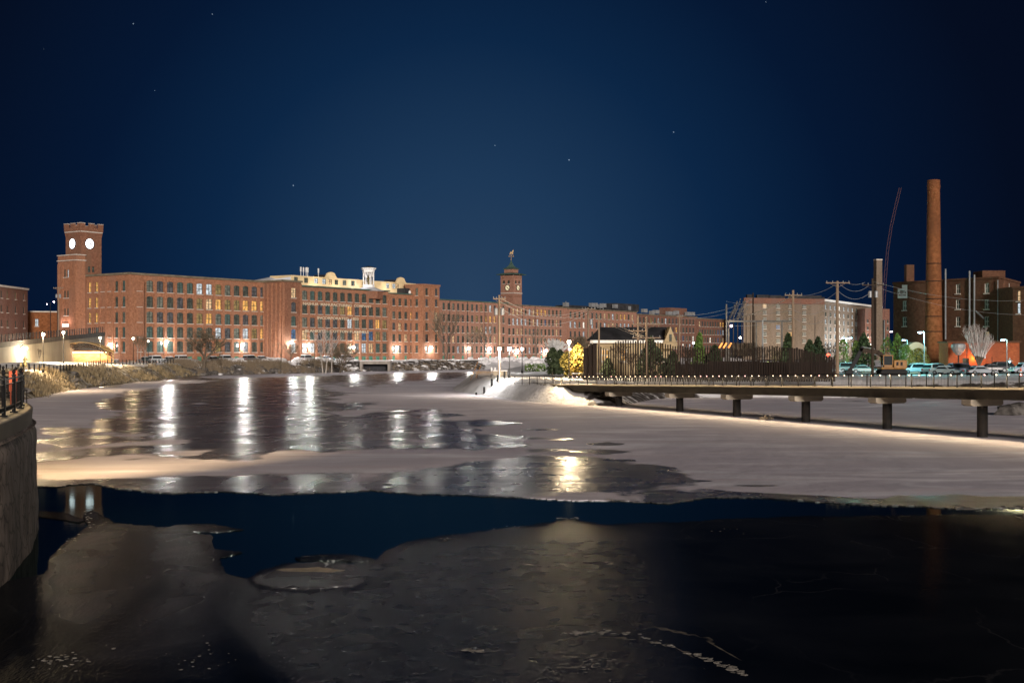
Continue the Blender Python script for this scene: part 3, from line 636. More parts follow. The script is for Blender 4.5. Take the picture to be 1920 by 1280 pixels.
# ------------------------------------------------------------------ ground and river
RIV = [(-13, -60), (-13, 26), (-14.5, 34), (-19, 44), (-32, 60), (-45, 95), (-54, 125), (-57.5, 152), (-63.4, 180), (-67.5, 208), (-70, 248), (-72.5, 287), (-71, 300), (-62, 315), (-53, 325),
       (-43, 355), (-28, 372), (-10, 394), (-2, 406), (20, 437), (60, 492), (120, 585), (200, 700), (235, 690), (150, 570), (80, 470), (32, 405), (8, 352), (-2, 308), (-7, 235), (-9, 192), (-8.6, 178), (-5, 165),
       (0, 146), (1.6, 139), (4.2, 134), (8.2, 127.5), (10.5, 127.5), (13, 134), (17, 147), (26, 152), (42, 150), (57, 142), (75, 120), (100, 95), (140, 70), (200, 40), (200, -60)]
def sdf(X, Y, poly):
    """positive outside the polygon"""
    P_ = np.array(poly, float); n = len(P_); best = np.full(X.shape, 1e18); inside = np.zeros(X.shape, bool)
    for i in range(n):
        ax, ay = P_[i]; bx, by = P_[(i+1) % n]; dx, dy = bx-ax, by-ay
        tt = np.clip(((X-ax)*dx+(Y-ay)*dy)/(dx*dx+dy*dy), 0, 1); best = np.minimum(best, (X-ax-tt*dx)**2+(Y-ay-tt*dy)**2)
        c = ((ay > Y) != (by > Y)) & (X < (bx-ax)*(Y-ay)/(by-ay+1e-12)+ax); inside ^= c
    d = np.sqrt(best); return np.where(inside, -d, d)
def vnoise(x, y, seed=0):
    def h(i, j): v = np.sin(i*127.1+j*311.7+seed*74.7)*43758.5453; return v-np.floor(v)
    i = np.floor(x); j = np.floor(y); fx = x-i; fy = y-j; fx = fx*fx*(3-2*fx); fy = fy*fy*(3-2*fy)
    return (h(i, j)*(1-fx)+h(i+1, j)*fx)*(1-fy)+(h(i, j+1)*(1-fx)+h(i+1, j+1)*fx)*fy
def fbm(x, y, seed=0, o=4):
    s = 0; a = .5
    for k in range(o): s = s+a*vnoise(x*2**k, y*2**k, seed+k); a *= .5
    return s
def sm(a, b, x): t = np.clip((x-a)/(b-a), 0, 1); return t*t*(3-2*t)
def ground_h(X, Y):
    X = np.asarray(X, float); Y = np.asarray(Y, float); d = sdf(X, Y, RIV)
    d = d+(fbm(X*.12, Y*.12, 3)-.5)*2.6*sm(0, 6, np.abs(d)+2)
    right = X > (-6+np.clip((Y-250)*.02, 0, 5)); right = right & ((X-A0.x)*NN.x+(Y-A0.y)*NN.y > 30) & ~((Y < 20) & (X < 0))
    far = sm(60, 25, -((X-A0.x)*NN.x+(Y-A0.y)*NN.y)+30)  # kept simple: raised slightly near the mills
    plat = np.where(right, 2.15+.1*sm(150, 240, Y), 3.0)
    plat = np.where(~right & (Y < 60), 3.0, plat)
    wid = np.where(right, np.where((Y < 215) & (X < 7), 2.4, 5.0), np.where(Y < 290, 4.6, 9.0))
    t = np.clip(d/wid, 0, 1); prof = np.where(right, t**.8, t*t*(3-2*t)*.4+t**.7*.6)
    hh = plat*prof+(fbm(X*.35, Y*.35, 9)-.45)*.55*sm(.05, .5, t)*(1-sm(.8, 1.4, d/wid))
    # drifts and lumps
    hh = hh+np.where(d > 0, (fbm(X*.05, Y*.05, 5)-.5)*.5*sm(wid, wid*2, d), 0)
    def bump(cx, cy, rx, ry, a): return a*np.exp(-((X-cx)/rx)**2-((Y-cy)/ry)**2)
    hh = hh+bump(-84, 232, 8, 22, .7)*sm(4, 9, d)+bump(-80, 205, 7, 10, .8)*sm(4, 9, d)
    m = -42.0; hh = hh+bump(-20, 386, 7, 6, .9)*sm(-4, 4, d)
    hh = hh+(bump(2.5, 149, 3.4, 5, .35)+bump(-4, 172, 4, 8, .15))*sm(0, 2, d)
    return np.where(d > 0, np.maximum(hh, .03*np.minimum(d, 1)), np.maximum(-1.2, d*.6))
def build_ground():
    xs = np.concatenate([-140-np.geomspace(3, 5000, 26)[::-1], np.arange(-140, 110, 1.5), 110+np.geomspace(3, 5000, 26)])
    ys = np.concatenate([-2500+np.linspace(0, 2460, 10), np.arange(-30, 20, 5), np.arange(20, 430, 1.6), 430+np.geomspace(3, 9000, 34)])
    X, Y = np.meshgrid(xs, ys); Z = ground_h(X, Y); ny, nx = X.shape
    me = bpy.data.meshes.new('ground'); idx = np.arange(nx*ny).reshape(ny, nx)
    fs = np.stack([idx[:-1, :-1], idx[:-1, 1:], idx[1:, 1:], idx[1:, :-1]], -1).reshape(-1, 4)
    me.from_pydata(np.stack([X, Y, Z], -1).reshape(-1, 3).tolist(), [], fs.tolist())
    d = sdf(X, Y, RIV)
    # grass / bare earth cover: left bank slope mostly dead grass, far bank dark scrub
    left = (X < -30) & (Y < 312)
    veg = np.where(left, 1-sm(3.6, 5.2, d), 0); vegd = np.where((~left) & (X < -8) & (Y > 300), 1-sm(6, 10, d), 0)
    und = np.where((X > 7.5) & (Y < 150) & (Y > 100), 1-sm(3, 5, d), 0)*1.1
    for nm, a in (('grass', veg), ('scrub', np.maximum(vegd, und))):
        at = me.attributes.new(nm, 'FLOAT', 'POINT'); at.data.foreach_set('value', a.reshape(-1).astype(np.float32))
    me.polygons.foreach_set('use_smooth', [True]*len(me.polygons))
    m = bpy.data.materials.new('ground_cover'); m.use_nodes = True; nt = m.node_tree; N = nt.nodes.new; L = nt.links.new; b = nt.nodes['Principled BSDF']
    tc = N('ShaderNodeTexCoord')
    def noise(sc, det=6, st=(1, 1, 1)):
        mp = N('ShaderNodeMapping'); mp.inputs['Scale'].default_value = st; L(tc.outputs['Object'], mp.inputs[0])
        n = N('ShaderNodeTexNoise'); n.inputs['Scale'].default_value = sc; n.inputs['Detail'].default_value = det; L(mp.outputs[0], n.inputs[0]); return n.outputs[0]
    def ramp(x, c):
        r = N('ShaderNodeValToRGB'); L(x, r.inputs[0]); r.color_ramp.elements[0].position = c[0][0]; r.color_ramp.elements[0].color = (*c[0][1], 1)
        r.color_ramp.elements[1].position = c[-1][0]; r.color_ramp.elements[1].color = (*c[-1][1], 1)
        for p, k in c[1:-1]: e = r.color_ramp.elements.new(p); e.color = (*k, 1)
        return r.outputs[0]
    def mix(f, a, c):
        x = N('ShaderNodeMixRGB'); L(f, x.inputs[0]); L(a, x.inputs[1]); L(c, x.inputs[2]); return x.outputs[0]
    snow = ramp(noise(.4), [(.35, (.60, .60, .62)), (.65, (.80, .80, .82))])
    grass = ramp(noise(1.1, 10), [(.34, (.05, .04, .03)), (.44, (.19, .155, .10)), (.54, (.30, .26, .19)), (.64, (.62, .60, .56))])
    scrub = ramp(noise(.9, 10), [(.40, (.035, .03, .028)), (.50, (.09, .08, .075)), (.56, (.20, .19, .18)), (.63, (.66, .66, .68))])
    def att(nm):
        a = N('ShaderNodeAttribute'); a.attribute_name = nm; q = N('ShaderNodeMath'); q.operation = 'ADD'; L(a.outputs['Fac'], q.inputs[0])
        z = N('ShaderNodeMath'); z.operation = 'MULTIPLY_ADD'; L(noise(.6, 8), z.inputs[0]); z.inputs[1].default_value = 1.2; z.inputs[2].default_value = -.6
        L(z.outputs[0], q.inputs[1]); r = N('ShaderNodeValToRGB'); L(q.outputs[0], r.inputs[0]); r.color_ramp.elements[0].position = .42; r.color_ramp.elements[1].position = .58; return r.outputs[0]
    c = mix(att('grass'), snow, grass); c = mix(att('scrub'), c, scrub); L(c, b.inputs['Base Color']); b.inputs['Roughness'].default_value = .85; b.inputs['Specular IOR Level'].default_value = .2
    bp = N('ShaderNodeBump'); bp.inputs['Strength'].default_value = .6; bp.inputs['Distance'].default_value = .3; L(noise(2.2, 8), bp.inputs['Height']); L(bp.outputs[0], b.inputs['Normal'])
    me.materials.append(m); o = bpy.data.objects.new('ground', me); COL.objects.link(o); tag(o, kind='structure')
build_ground()
def gz(x, y): return float(ground_h(np.array([x]), np.array([y]))[0])

def water_mat():
    m = bpy.data.materials.new('open_water'); m.use_nodes = True; nt = m.node_tree; b = nt.nodes['Principled BSDF']; N = nt.nodes.new; L = nt.links.new
    b.inputs['Base Color'].default_value = (.0015, .004, .006, 1); b.inputs['Roughness'].default_value = .035; b.inputs['IOR'].default_value = 1.33; b.inputs['Specular IOR Level'].default_value = .22
    tc = N('ShaderNodeTexCoord'); n = N('ShaderNodeTexNoise'); n.inputs['Scale'].default_value = 2.5; L(tc.outputs['Object'], n.inputs[0])
    bp = N('ShaderNodeBump'); bp.inputs['Strength'].default_value = .03; bp.inputs['Distance'].default_value = .02; L(n.outputs[0], bp.inputs['Height']); L(bp.outputs[0], b.inputs['Normal'])
    out = nt.nodes['Material Output']; df = N('ShaderNodeBsdfDiffuse'); df.inputs[0].default_value = (.001, .003, .004, 1)
    gs = N('ShaderNodeBsdfGlossy'); gs.inputs['Color'].default_value = (.15, .19, .185, 1); gs.inputs['Roughness'].default_value = .04; L(bp.outputs[0], gs.inputs['Normal'])
    ad = N('ShaderNodeAddShader'); L(df.outputs[0], ad.inputs[0]); L(gs.outputs[0], ad.inputs[1]); L(ad.outputs[0], out.inputs['Surface'])
    return m
b = MB(); b.poly([(-400, -60, 0), (400, -60, 0), (400, 900, 0), (-400, 900, 0)]); tag(b.build('water', water_mat()), kind='structure')

# the ice: sheets with ragged edges, snow cover kept per vertex
def inpoly(x, y, poly): return sdf(x, y, poly) < 0
def zone_fn(zones, xc=6.0):
    def f(px, py):
        v = np.zeros(px.shape)
        for base, poly, fe in zones:
            d = -sdf(px/xc, py, [(a/xc, c) for a, c in poly])   # zones were surveyed on the photo, x compressed
            k = sm(-fe, fe, d); v = v*(1-k)+base*k
        return v
    return f
def ragged(pts, amp, seed, step=4.5, ampy=None):
    out = []; rr = random.Random(seed); n = len(pts); ph = [rr.random()*100 for _ in range(4)]
    acc = 0
    for i in range(n):
        a = pts[i]; c = pts[(i+1) % n]; Ln = math.hypot(c[0]-a[0], c[1]-a[1]); k = max(1, int(Ln/step))
        if Ln > 900: k = 1
        for j in range(k):
            t = j/k; x = a[0]+(c[0]-a[0])*t; y = a[1]+(c[1]-a[1])*t; s = acc+Ln*t
            w = math.sin(s*.043+ph[0])*.5+math.sin(s*.11+ph[1])*.35+math.sin(s*.31+ph[2])*.3+math.sin(s*.83+ph[3])*.2+(rr.random()-.5)*.8
            w2 = math.sin(s*.17+ph[2])*.6+math.sin(s*.57+ph[1])*.5+(rr.random()-.5)*1.1
            out.append((x+w2*amp*3.0, y+w*amp))
        acc += Ln
    return out
def ice_sheet(name, outline, zones, z, mt, seed, grid, thick=.05, amp=1.5, xc=6.0):
    """outline and zones come as surveyed points, put back on the river plane"""
    ol = ragged(outline, amp, seed); W_ = [G(x, y) for x, y in ol]
    vs = [Vector((w.x, w.y)) for w in W_]; n = len(vs); edges = [(i, (i+1) % n) for i in range(n)]
    gx, gy = grid; PX, PY = np.meshgrid(gx, gy); PX = PX+(np.arange(PX.shape[0])[:, None] % 2)*(gx[1]-gx[0])*.5
    ok = sdf(PX/3.0, PY, [(a/3.0, c) for a, c in ol]) < -1.2
    pin = [(a, c) for a, c in zip(PX[ok], PY[ok])]; vs += [Vector((G(a, c).x, G(a, c).y)) for a, c in pin]
    V, E_, Fc, *_ = delaunay_2d_cdt(vs, edges, [], 1, 1e-5)
    me = bpy.data.meshes.new(name); nv = len(V)
    # rim drops to the water: real thickness
    top = [(v.x, v.y, z) for v in V]; fs = [tuple(f) for f in Fc]
    from collections import Counter
    cnt = Counter()
    for f in fs:
        for i in range(len(f)): cnt[tuple(sorted((f[i], f[(i+1) % len(f)])))] += 1
    rim = [e for e, c in cnt.items() if c == 1]
    low = {}; vv = list(top)
    for a, c in rim:
        for q in (a, c):
            if q not in low: low[q] = len(vv); vv.append((top[q][0], top[q][1], z-thick))
    for a, c in rim: fs.append((a, c, low[c], low[a]))
    me.from_pydata(vv, [], fs)
    A = np.array(vv); py = HZ+CZ*F/np.maximum(A[:, 1], .5); px = 960+F*A[:, 0]/np.maximum(A[:, 1], .5)
    for nm, zn in zones.items():
        at = me.attributes.new(nm, 'FLOAT', 'POINT'); at.data.foreach_set('value', zone_fn(zn, xc)(px, py).astype(np.float32))
    me.materials.append(mt); me.update(); o = bpy.data.objects.new(name, me); COL.objects.link(o); tag(o, kind='structure'); return o

def ice_mat(name, near):
    m = bpy.data.materials.new(name); m.use_nodes = True; nt = m.node_tree; N = nt.nodes.new; L = nt.links.new; b = nt.nodes['Principled BSDF']
    tc = N('ShaderNodeTexCoord')
    def noise(sc, det=6, st=(1, 1, 1), dist=0):
        mp = N('ShaderNodeMapping'); mp.inputs['Scale'].default_value = st; L(tc.outputs['Object'], mp.inputs[0])
        n = N('ShaderNodeTexNoise'); n.inputs['Scale'].default_value = sc; n.inputs['Detail'].default_value = det; n.inputs['Distortion'].default_value = dist; L(mp.outputs[0], n.inputs[0]); return n.outputs[0]
    def mth(o, a, c=None, d=None):
        n = N('ShaderNodeMath'); n.operation = o
        for i, x in enumerate((a, c, d)):
            if x is None: continue
            if isinstance(x, (int, float)): n.inputs[i].default_value = x
            else: L(x, n.inputs[i])
        return n.outputs[0]
    def att(nm): a = N('ShaderNodeAttribute'); a.attribute_name = nm; return a.outputs['Fac']
    def ramp(x, p0, c0, p1, c1):
        r = N('ShaderNodeValToRGB'); L(x, r.inputs[0]); e = r.color_ramp.elements; e[0].position = p0; e[1].position = p1; e[0].color = (*c0, 1); e[1].color = (*c1, 1); return r.outputs[0]
    def mix(f, a, c):
        x = N('ShaderNodeMixRGB'); L(f, x.inputs[0])
        for i, q in ((1, a), (2, c)):
            if isinstance(q, tuple): x.inputs[i].default_value = (*q, 1)
            else: L(q, x.inputs[i])
        return x.outputs[0]
    if near:
        s = mth('ADD', att('snow'), mth('MULTIPLY_ADD', noise(.9, 8, dist=.6), .5, -.29)); f = ramp(s, .46, (0, 0, 0), .60, (1, 1, 1))
        ice = mix(ramp(noise(.22, 5, dist=.3), .38, (0, 0, 0), .66, (1, 1, 1)), (.003, .004, .0055), (.011, .012, .014))
        mk = mth('MULTIPLY', att('milk_shade'), ramp(noise(.8, 9, (1, .6, 1), .8), .30, (.35, .35, .35), .62, (1.1, 1.1, 1.1)))
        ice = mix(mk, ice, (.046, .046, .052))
        mpc = N('ShaderNodeMapping'); mpc.inputs['Scale'].default_value = (1, .55, 1); L(tc.outputs['Object'], mpc.inputs[0])
        dn = N('ShaderNodeTexNoise'); dn.inputs['Scale'].default_value = .7; dn.inputs['Detail'].default_value = 5; L(mpc.outputs[0], dn.inputs[0])
        av = N('ShaderNodeVectorMath'); av.operation = 'MULTIPLY_ADD'; L(dn.outputs['Color'], av.inputs[0]); av.inputs[1].default_value = (1.6, 1.6, 1.6); L(mpc.outputs[0], av.inputs[2])
        vo = N('ShaderNodeTexVoronoi'); vo.feature = 'DISTANCE_TO_EDGE'; vo.inputs['Scale'].default_value = .32; L(av.outputs[0], vo.inputs['Vector'])
        ck = ramp(vo.outputs['Distance'], .0, (1, 1, 1), .012, (0, 0, 0)); ck = mth('MULTIPLY', ck, ramp(noise(.3, 4), .42, (0, 0, 0), .60, (.8, .8, .8)))
        ice = mix(ck, ice, (.026, .026, .027))
        snow = ramp(noise(2.5, 8), .3, (.16, .14, .11), .7, (.34, .30, .24))
        rough = mth('ADD', mth('MULTIPLY_ADD', noise(1.4, 4), .08, .03), mth('MULTIPLY', att('grain'), .20)); hs = mth('MULTIPLY', noise(20, 1.5, (1, .30, 1)), att('grain')); bst = 1.0; bd = .022
    else:
        s = mth('ADD', att('snow'), mth('ADD', mth('MULTIPLY_ADD', noise(.06, 9, (.8, .45, 1), .9), 1.9, -.95), mth('MULTIPLY_ADD', noise(.35, 6, (.7, .5, 1), .5), 1.25, -.625)))
        f = ramp(s, .47, (0, 0, 0), .56, (1, 1, 1))
        ice = mix(ramp(noise(.12, 8, (1, .5, 1), 1.0), .40, (0, 0, 0), .62, (1, 1, 1)), (.018, .022, .028), (.085, .080, .078))
        snow = ramp(noise(.06, 8, (1, 1, 1), 1.2), .36, (.50, .50, .56), .62, (.86, .85, .90))
        mpd = N('ShaderNodeMapping'); mpd.inputs['Rotation'].default_value = (0, 0, R(-58)); mpd.inputs['Scale'].default_value = (.035, .42, 1); L(tc.outputs['Object'], mpd.inputs[0])
        dg = N('ShaderNodeTexNoise'); dg.inputs['Scale'].default_value = 1; dg.inputs['Detail'].default_value = 7; dg.inputs['Distortion'].default_value = .7; L(mpd.outputs[0], dg.inputs[0])
        snow = mix(ramp(dg.outputs[0], .42, (.55, .55, .55), .58, (0, 0, 0)), snow, (.50, .42, .46))
        snow = mix(ramp(noise(.16, 7, (.6, 1.3, 1), 1.6), .42, (1, 1, 1), .64, (0, 0, 0)), snow, (.52, .49, .55))
        rough = mth('MULTIPLY_ADD', noise(.4, 5, (1, .5, 1)), .20, .18); hs = noise(1.1, 6, (1, .35, 1), .6); bst = .9; bd = .06
    col = mix(f, ice, snow); L(col, b.inputs['Base Color'])
    L(mth('MAXIMUM', rough, mth('MULTIPLY', f, .75)), b.inputs['Roughness']); b.inputs['IOR'].default_value = 1.11 if near else 1.31
    L(mth('MULTIPLY_ADD', f, -.42, .5) if not near else mth('MULTIPLY_ADD', att('grain'), .35, .15), b.inputs['Specular IOR Level'])
    bp = N('ShaderNodeBump'); bp.inputs['Strength'].default_value = bst; bp.inputs['Distance'].default_value = bd; L(hs if near else mth('ADD', hs, mth('MULTIPLY', noise(1.0, 5, (.10, .75, 1), .4), 1.6)), bp.inputs['Height'])
    bp2 = N('ShaderNodeBump'); bp2.inputs['Strength'].default_value = .5; bp2.inputs['Distance'].default_value = .25; L(noise(.5, 6, (1, .5, 1)), bp2.inputs['Height'])
    if near:
        out = nt.nodes['Material Output']; df = N('ShaderNodeBsdfDiffuse'); gs = N('ShaderNodeBsdfGlossy'); ad = N('ShaderNodeAddShader')
        L(col, df.inputs[0]); cc = N('ShaderNodeCombineXYZ'); gv = mth('MULTIPLY', mth('MULTIPLY_ADD', att('grain'), .095, .035), mth('SUBTRACT', 1.0, f))
        for i in range(3): L(gv, cc.inputs[i])
        L(cc.outputs[0], gs.inputs['Color']); L(rough, gs.inputs['Roughness']); L(bp.outputs[0], gs.inputs['Normal'])
        L(df.outputs[0], ad.inputs[0]); L(gs.outputs[0], ad.inputs[1]); L(ad.outputs[0], out.inputs['Surface']); return m
    mv = N('ShaderNodeMixRGB'); L(f, mv.inputs[0]); L(bp.outputs[0], mv.inputs[1]); L(bp2.outputs[0], mv.inputs[2]); L(mv.outputs[0], b.inputs['Normal'])
    return m
edge_up = [(60, 912), (110, 913), (170, 906), (225, 917), (300, 925), (420, 922), (520, 928), (600, 924), (690, 920), (780, 926), (900, 930), (1000, 935), (1090, 939), (1180, 940), (1260, 944), (1330, 932), (1420, 934), (1500, 938), (1600, 946), (1700, 949), (1800, 954), (1930, 953), (2300, 962)]
main_out = [(-900, 905)]+edge_up+[(3800, 968), (3800, 674), (-2500, 674)]
Z_main = {'snow': [(.16, [(-3000, 660), (4000, 660), (4000, 1300), (-3000, 1300)], 2),
    (.86, [(-500, 700), (70, 735), (200, 724), (330, 712), (400, 706), (380, 712), (250, 735), (190, 752), (200, 775), (170, 800), (120, 830), (60, 905), (-500, 905)], 9),
    (.60, [(60, 800), (230, 800), (420, 838), (700, 850), (960, 838), (1100, 850), (960, 862), (760, 885), (500, 896), (240, 906), (100, 912), (60, 912)], 9),
    (.95, [(60, 872), (180, 860), (480, 868), (820, 852), (1000, 852), (860, 868), (520, 884), (190, 902), (80, 908)], 6),
    (.30, [(60, 905), (230, 900), (520, 895), (800, 884), (1000, 868), (1180, 878), (1250, 900), (1240, 945), (60, 945)], 6),
    (.95, [(380, 706), (560, 698), (700, 694), (960, 690), (960, 696), (700, 701), (560, 705), (420, 711)], 2),
    (.20, [(430, 712), (700, 703), (900, 697), (950, 703), (860, 712), (700, 726), (640, 740), (400, 740)], 3),
    (1.05, [(620, 726), (700, 728), (860, 713), (960, 705), (1000, 680), (3900, 680), (3900, 940), (1500, 932), (1300, 925), (1240, 900), (1160, 868), (1000, 832), (880, 800), (780, 778), (700, 762), (650, 745)], 13),
    (.42, [(1100, 880), (1230, 870), (1330, 905), (1420, 925), (1300, 945), (1050, 945)], 10),
    (.02, [(760, 770), (800, 767.5), (840, 770), (800, 772.5)], 1.2), (.02, [(790, 779), (835, 776.0), (880, 779), (835, 782.0)], 1.2), (.02, [(810, 794), (905, 788.0), (1000, 794), (905, 800.0)], 1.2), (.02, [(875, 822), (955, 817.0), (1035, 822), (955, 827.0)], 1.2), (.02, [(968, 806), (1010, 803.5), (1052, 806), (1010, 808.5)], 1.2), (.02, [(1009, 824), (1045, 821.0), (1081, 824), (1045, 827.0)], 1.2), (.02, [(1092, 833), (1140, 829.5), (1188, 833), (1140, 836.5)], 1.2), (.02, [(1068, 848), (1130, 843.0), (1192, 848), (1130, 853.0)], 1.2), (.02, [(1160, 878), (1215, 874.5), (1270, 878), (1215, 881.5)], 1.2), (.02, [(1125, 864), (1165, 861.0), (1205, 864), (1165, 867.0)], 1.2), (.02, [(1160, 903), (1250, 899.5), (1340, 903), (1250, 906.5)], 1.2), (.02, [(1035, 862), (1095, 856.0), (1155, 862), (1095, 868.0)], 1.2), (.02, [(800, 836), (870, 832.0), (940, 836), (870, 840.0)], 1.2), (.02, [(1360, 912), (1420, 910.0), (1480, 912), (1420, 914.0)], 1.2),
    (.12, [(1240, 932), (1330, 924), (1420, 926), (1500, 930), (1700, 941), (1930, 946), (2400, 955), (2400, 985), (1240, 960)], 3)]}
gx = np.arange(-240, 2200, 15.0); gy = np.concatenate([np.arange(681, 720, 1.5), np.arange(720, 960, 2.2)])
ice_sheet('river_ice', main_out, Z_main, .035, ice_mat('snowy_ice', False), 3, (gx, gy), thick=.03, amp=1.1)
near_out = [(-700, 1400), (-200, 1150), (40, 1085), (85, 1078), (92, 1052), (112, 1026), (150, 1002), (163, 988), (157, 968), (170, 957), (192, 966), (215, 982), (260, 986), (300, 989), (360, 983), (405, 985), (452, 993), (400, 998), (345, 997), (395, 1003), (402, 1030), (452, 1037), (412, 1046), (420, 1074), (460, 1087), (500, 1080),
            (540, 1066), (580, 1062), (640, 1060), (690, 1056), (712, 1046), (728, 1032), (760, 1018), (830, 1005), (900, 998), (960, 990), (1020, 981), (1075, 975), (1130, 984), (1200, 982), (1300, 978), (1400, 972), (1500, 969), (1620, 968), (1800, 966), (2000, 968), (2600, 980), (2600, 1400), (2600, 2300), (-700, 2300)]
Z_near = {'snow': [(-.05, [(-3000, 660), (4000, 660), (4000, 3300), (-3000, 3300)], 2), (.55, [(860, 1205), (960, 1180), (1060, 1170), (1200, 1168), (1330, 1194), (1400, 1245), (1390, 1252), (1320, 1202), (1190, 1176), (1060, 1177), (960, 1188), (860, 1211)], 1.5), (.54, [(960, 1225), (1020, 1204), (1110, 1192), (1220, 1198), (1300, 1224), (1330, 1260), (1322, 1262), (1290, 1230), (1215, 1205), (1110, 1199), (1020, 1211), (960, 1230)], 1.5),
                   (.62, [(505, 1068), (600, 1064), (665, 1072), (620, 1078), (520, 1075)], 2), (.5, [(560, 1042), (650, 1040), (650, 1046), (560, 1047)], 2), (.55, [(725, 1036), (830, 1012), (960, 999), (960, 1004), (830, 1019), (735, 1040)], 2), (.5, [(600, 1108), (690, 1112), (720, 1126), (640, 1128)], 3), (.40, [(60, 1235), (150, 1225), (230, 1245), (120, 1262), (40, 1262)], 6), (.40, [(345, 1215), (405, 1200), (420, 1230), (350, 1240)], 6)],
          'grain': [(.12, [(-3000, 660), (4000, 660), (4000, 3300), (-3000, 3300)], 2), (.55, [(60, 985), (430, 980), (430, 1290), (-300, 1290), (-300, 1100)], 20), (1.0, [(410, 1075), (480, 1085), (700, 1040), (900, 1000), (1230, 985), (1270, 1100), (1300, 1310), (560, 1310), (430, 1180)], 26)],
          'milk_shade': [(.0, [(-3000, 660), (4000, 660), (4000, 3300), (-3000, 3300)], 2), (.85, [(90, 1050), (160, 990), (240, 980), (420, 990), (400, 1060), (420, 1090), (330, 1190), (200, 1200), (90, 1150)], 9), (.15, [(235, 1000), (290, 1000), (280, 1060), (225, 1110), (170, 1085), (215, 1040)], 20), (.0, [(110, 1215), (230, 1130), (300, 1075), (345, 1085), (250, 1170), (130, 1250)], 20), (.45, [(150, 1240), (260, 1180), (350, 1120), (395, 1120), (390, 1200), (300, 1240)], 18),  # milky ice; the low diagonal bands are shadows put into its tone
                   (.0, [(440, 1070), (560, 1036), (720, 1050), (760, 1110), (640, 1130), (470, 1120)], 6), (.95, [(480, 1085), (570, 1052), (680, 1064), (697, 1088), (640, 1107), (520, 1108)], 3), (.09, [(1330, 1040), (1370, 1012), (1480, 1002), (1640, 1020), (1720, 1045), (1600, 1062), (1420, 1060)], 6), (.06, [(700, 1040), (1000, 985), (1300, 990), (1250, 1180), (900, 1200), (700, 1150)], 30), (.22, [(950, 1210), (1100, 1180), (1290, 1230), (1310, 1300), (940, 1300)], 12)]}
gx2 = np.arange(-600, 2500, 16.0); gy2 = np.concatenate([np.arange(958, 1300, 4.5), np.arange(1300, 2290, 40.0)])
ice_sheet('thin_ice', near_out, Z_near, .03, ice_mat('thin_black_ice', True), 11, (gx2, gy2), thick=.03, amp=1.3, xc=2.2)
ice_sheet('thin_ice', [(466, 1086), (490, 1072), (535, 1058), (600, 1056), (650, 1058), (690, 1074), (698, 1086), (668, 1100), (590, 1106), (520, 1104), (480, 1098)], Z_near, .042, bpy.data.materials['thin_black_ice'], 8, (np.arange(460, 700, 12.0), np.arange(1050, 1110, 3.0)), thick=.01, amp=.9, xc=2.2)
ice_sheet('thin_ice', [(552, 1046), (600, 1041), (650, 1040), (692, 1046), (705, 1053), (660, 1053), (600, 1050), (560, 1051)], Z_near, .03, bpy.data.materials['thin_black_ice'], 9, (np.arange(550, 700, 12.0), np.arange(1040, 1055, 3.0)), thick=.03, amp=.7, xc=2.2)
isl = [(66, 958), (120, 962), (160, 975), (150, 981), (100, 972), (66, 968)]
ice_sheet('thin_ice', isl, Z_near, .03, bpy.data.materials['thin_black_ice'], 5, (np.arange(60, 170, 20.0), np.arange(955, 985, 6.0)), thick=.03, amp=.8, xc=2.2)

def blob(mb, c, r, rr, sz=.6, mi=0):
    vs = []; fs = []; n = 7; m = 4; ph = [rr.random()*6 for _ in range(6)]
    for k in range(m+1):
        a = math.pi*k/m
        for i in range(n):
            t = 2*math.pi*i/n; q = r*(1+.25*math.sin(2*t+ph[0]+a)+.2*math.sin(3*t+ph[1]-2*a)+.1*(rr.random()-.5)); s = max(.05, math.sin(a))
            vs.append((c[0]+q*s*math.cos(t), c[1]+q*s*math.sin(t), c[2]-r*sz*math.cos(a)))
    for k in range(m):
        for i in range(n): fs.append((k*n+i, k*n+(i+1) % n, (k+1)*n+(i+1) % n, (k+1)*n+i))
    mb.add(vs, fs, mi)
def chunks():
    rr = random.Random(4); b = MB()
    def path(pts, n, r, jit):
        for _ in range(n):
            k = rr.random()*(len(pts)-1); i = int(k); t = k-i; x = pts[i][0]*(1-t)+pts[i+1][0]*t; y = pts[i][1]*(1-t)+pts[i+1][1]*t
            g = G(x+rr.gauss(0, jit*2), y+rr.gauss(0, jit)); q = r*(.4+rr.random()); blob(b, (g.x, g.y, .03), q, rr, .16)
    path([(1055, 1190), (1120, 1185), (1190, 1192), (1250, 1212), (1310, 1232), (1360, 1250), (1395, 1268)], 90, .055, 2.5)
    path([(870, 1222), (905, 1224)], 8, .06, 1.5); path([(1090, 1262), (1130, 1240), (1160, 1250)], 30, .03, 5)
    path([(500, 1068), (560, 1062), (640, 1072), (690, 1062)], 12, .03, 5); path([(160, 958), (175, 985), (110, 1030)], 30, .035, 2); path([(70, 1235), (120, 1242), (180, 1232)], 40, .04, 8)
    path([(350, 1215), (390, 1238), (520, 1230), (650, 1175)], 30, .025, 14); path([(740, 1028), (900, 998), (1075, 976)], 26, .03, 1.6); path([(1050, 972), (1090, 974)], 14, .05, 1.5)
    path([(1320, 1002), (1400, 996)], 6, .03, 3); path([(75, 832), (110, 825), (125, 824)], 5, .10, .6)
    tag(b.build('ice_fragments', mat('fragment_ice', (.10, .095, .085), (.30, .28, .25), scale=6)), kind='stuff')
chunks()

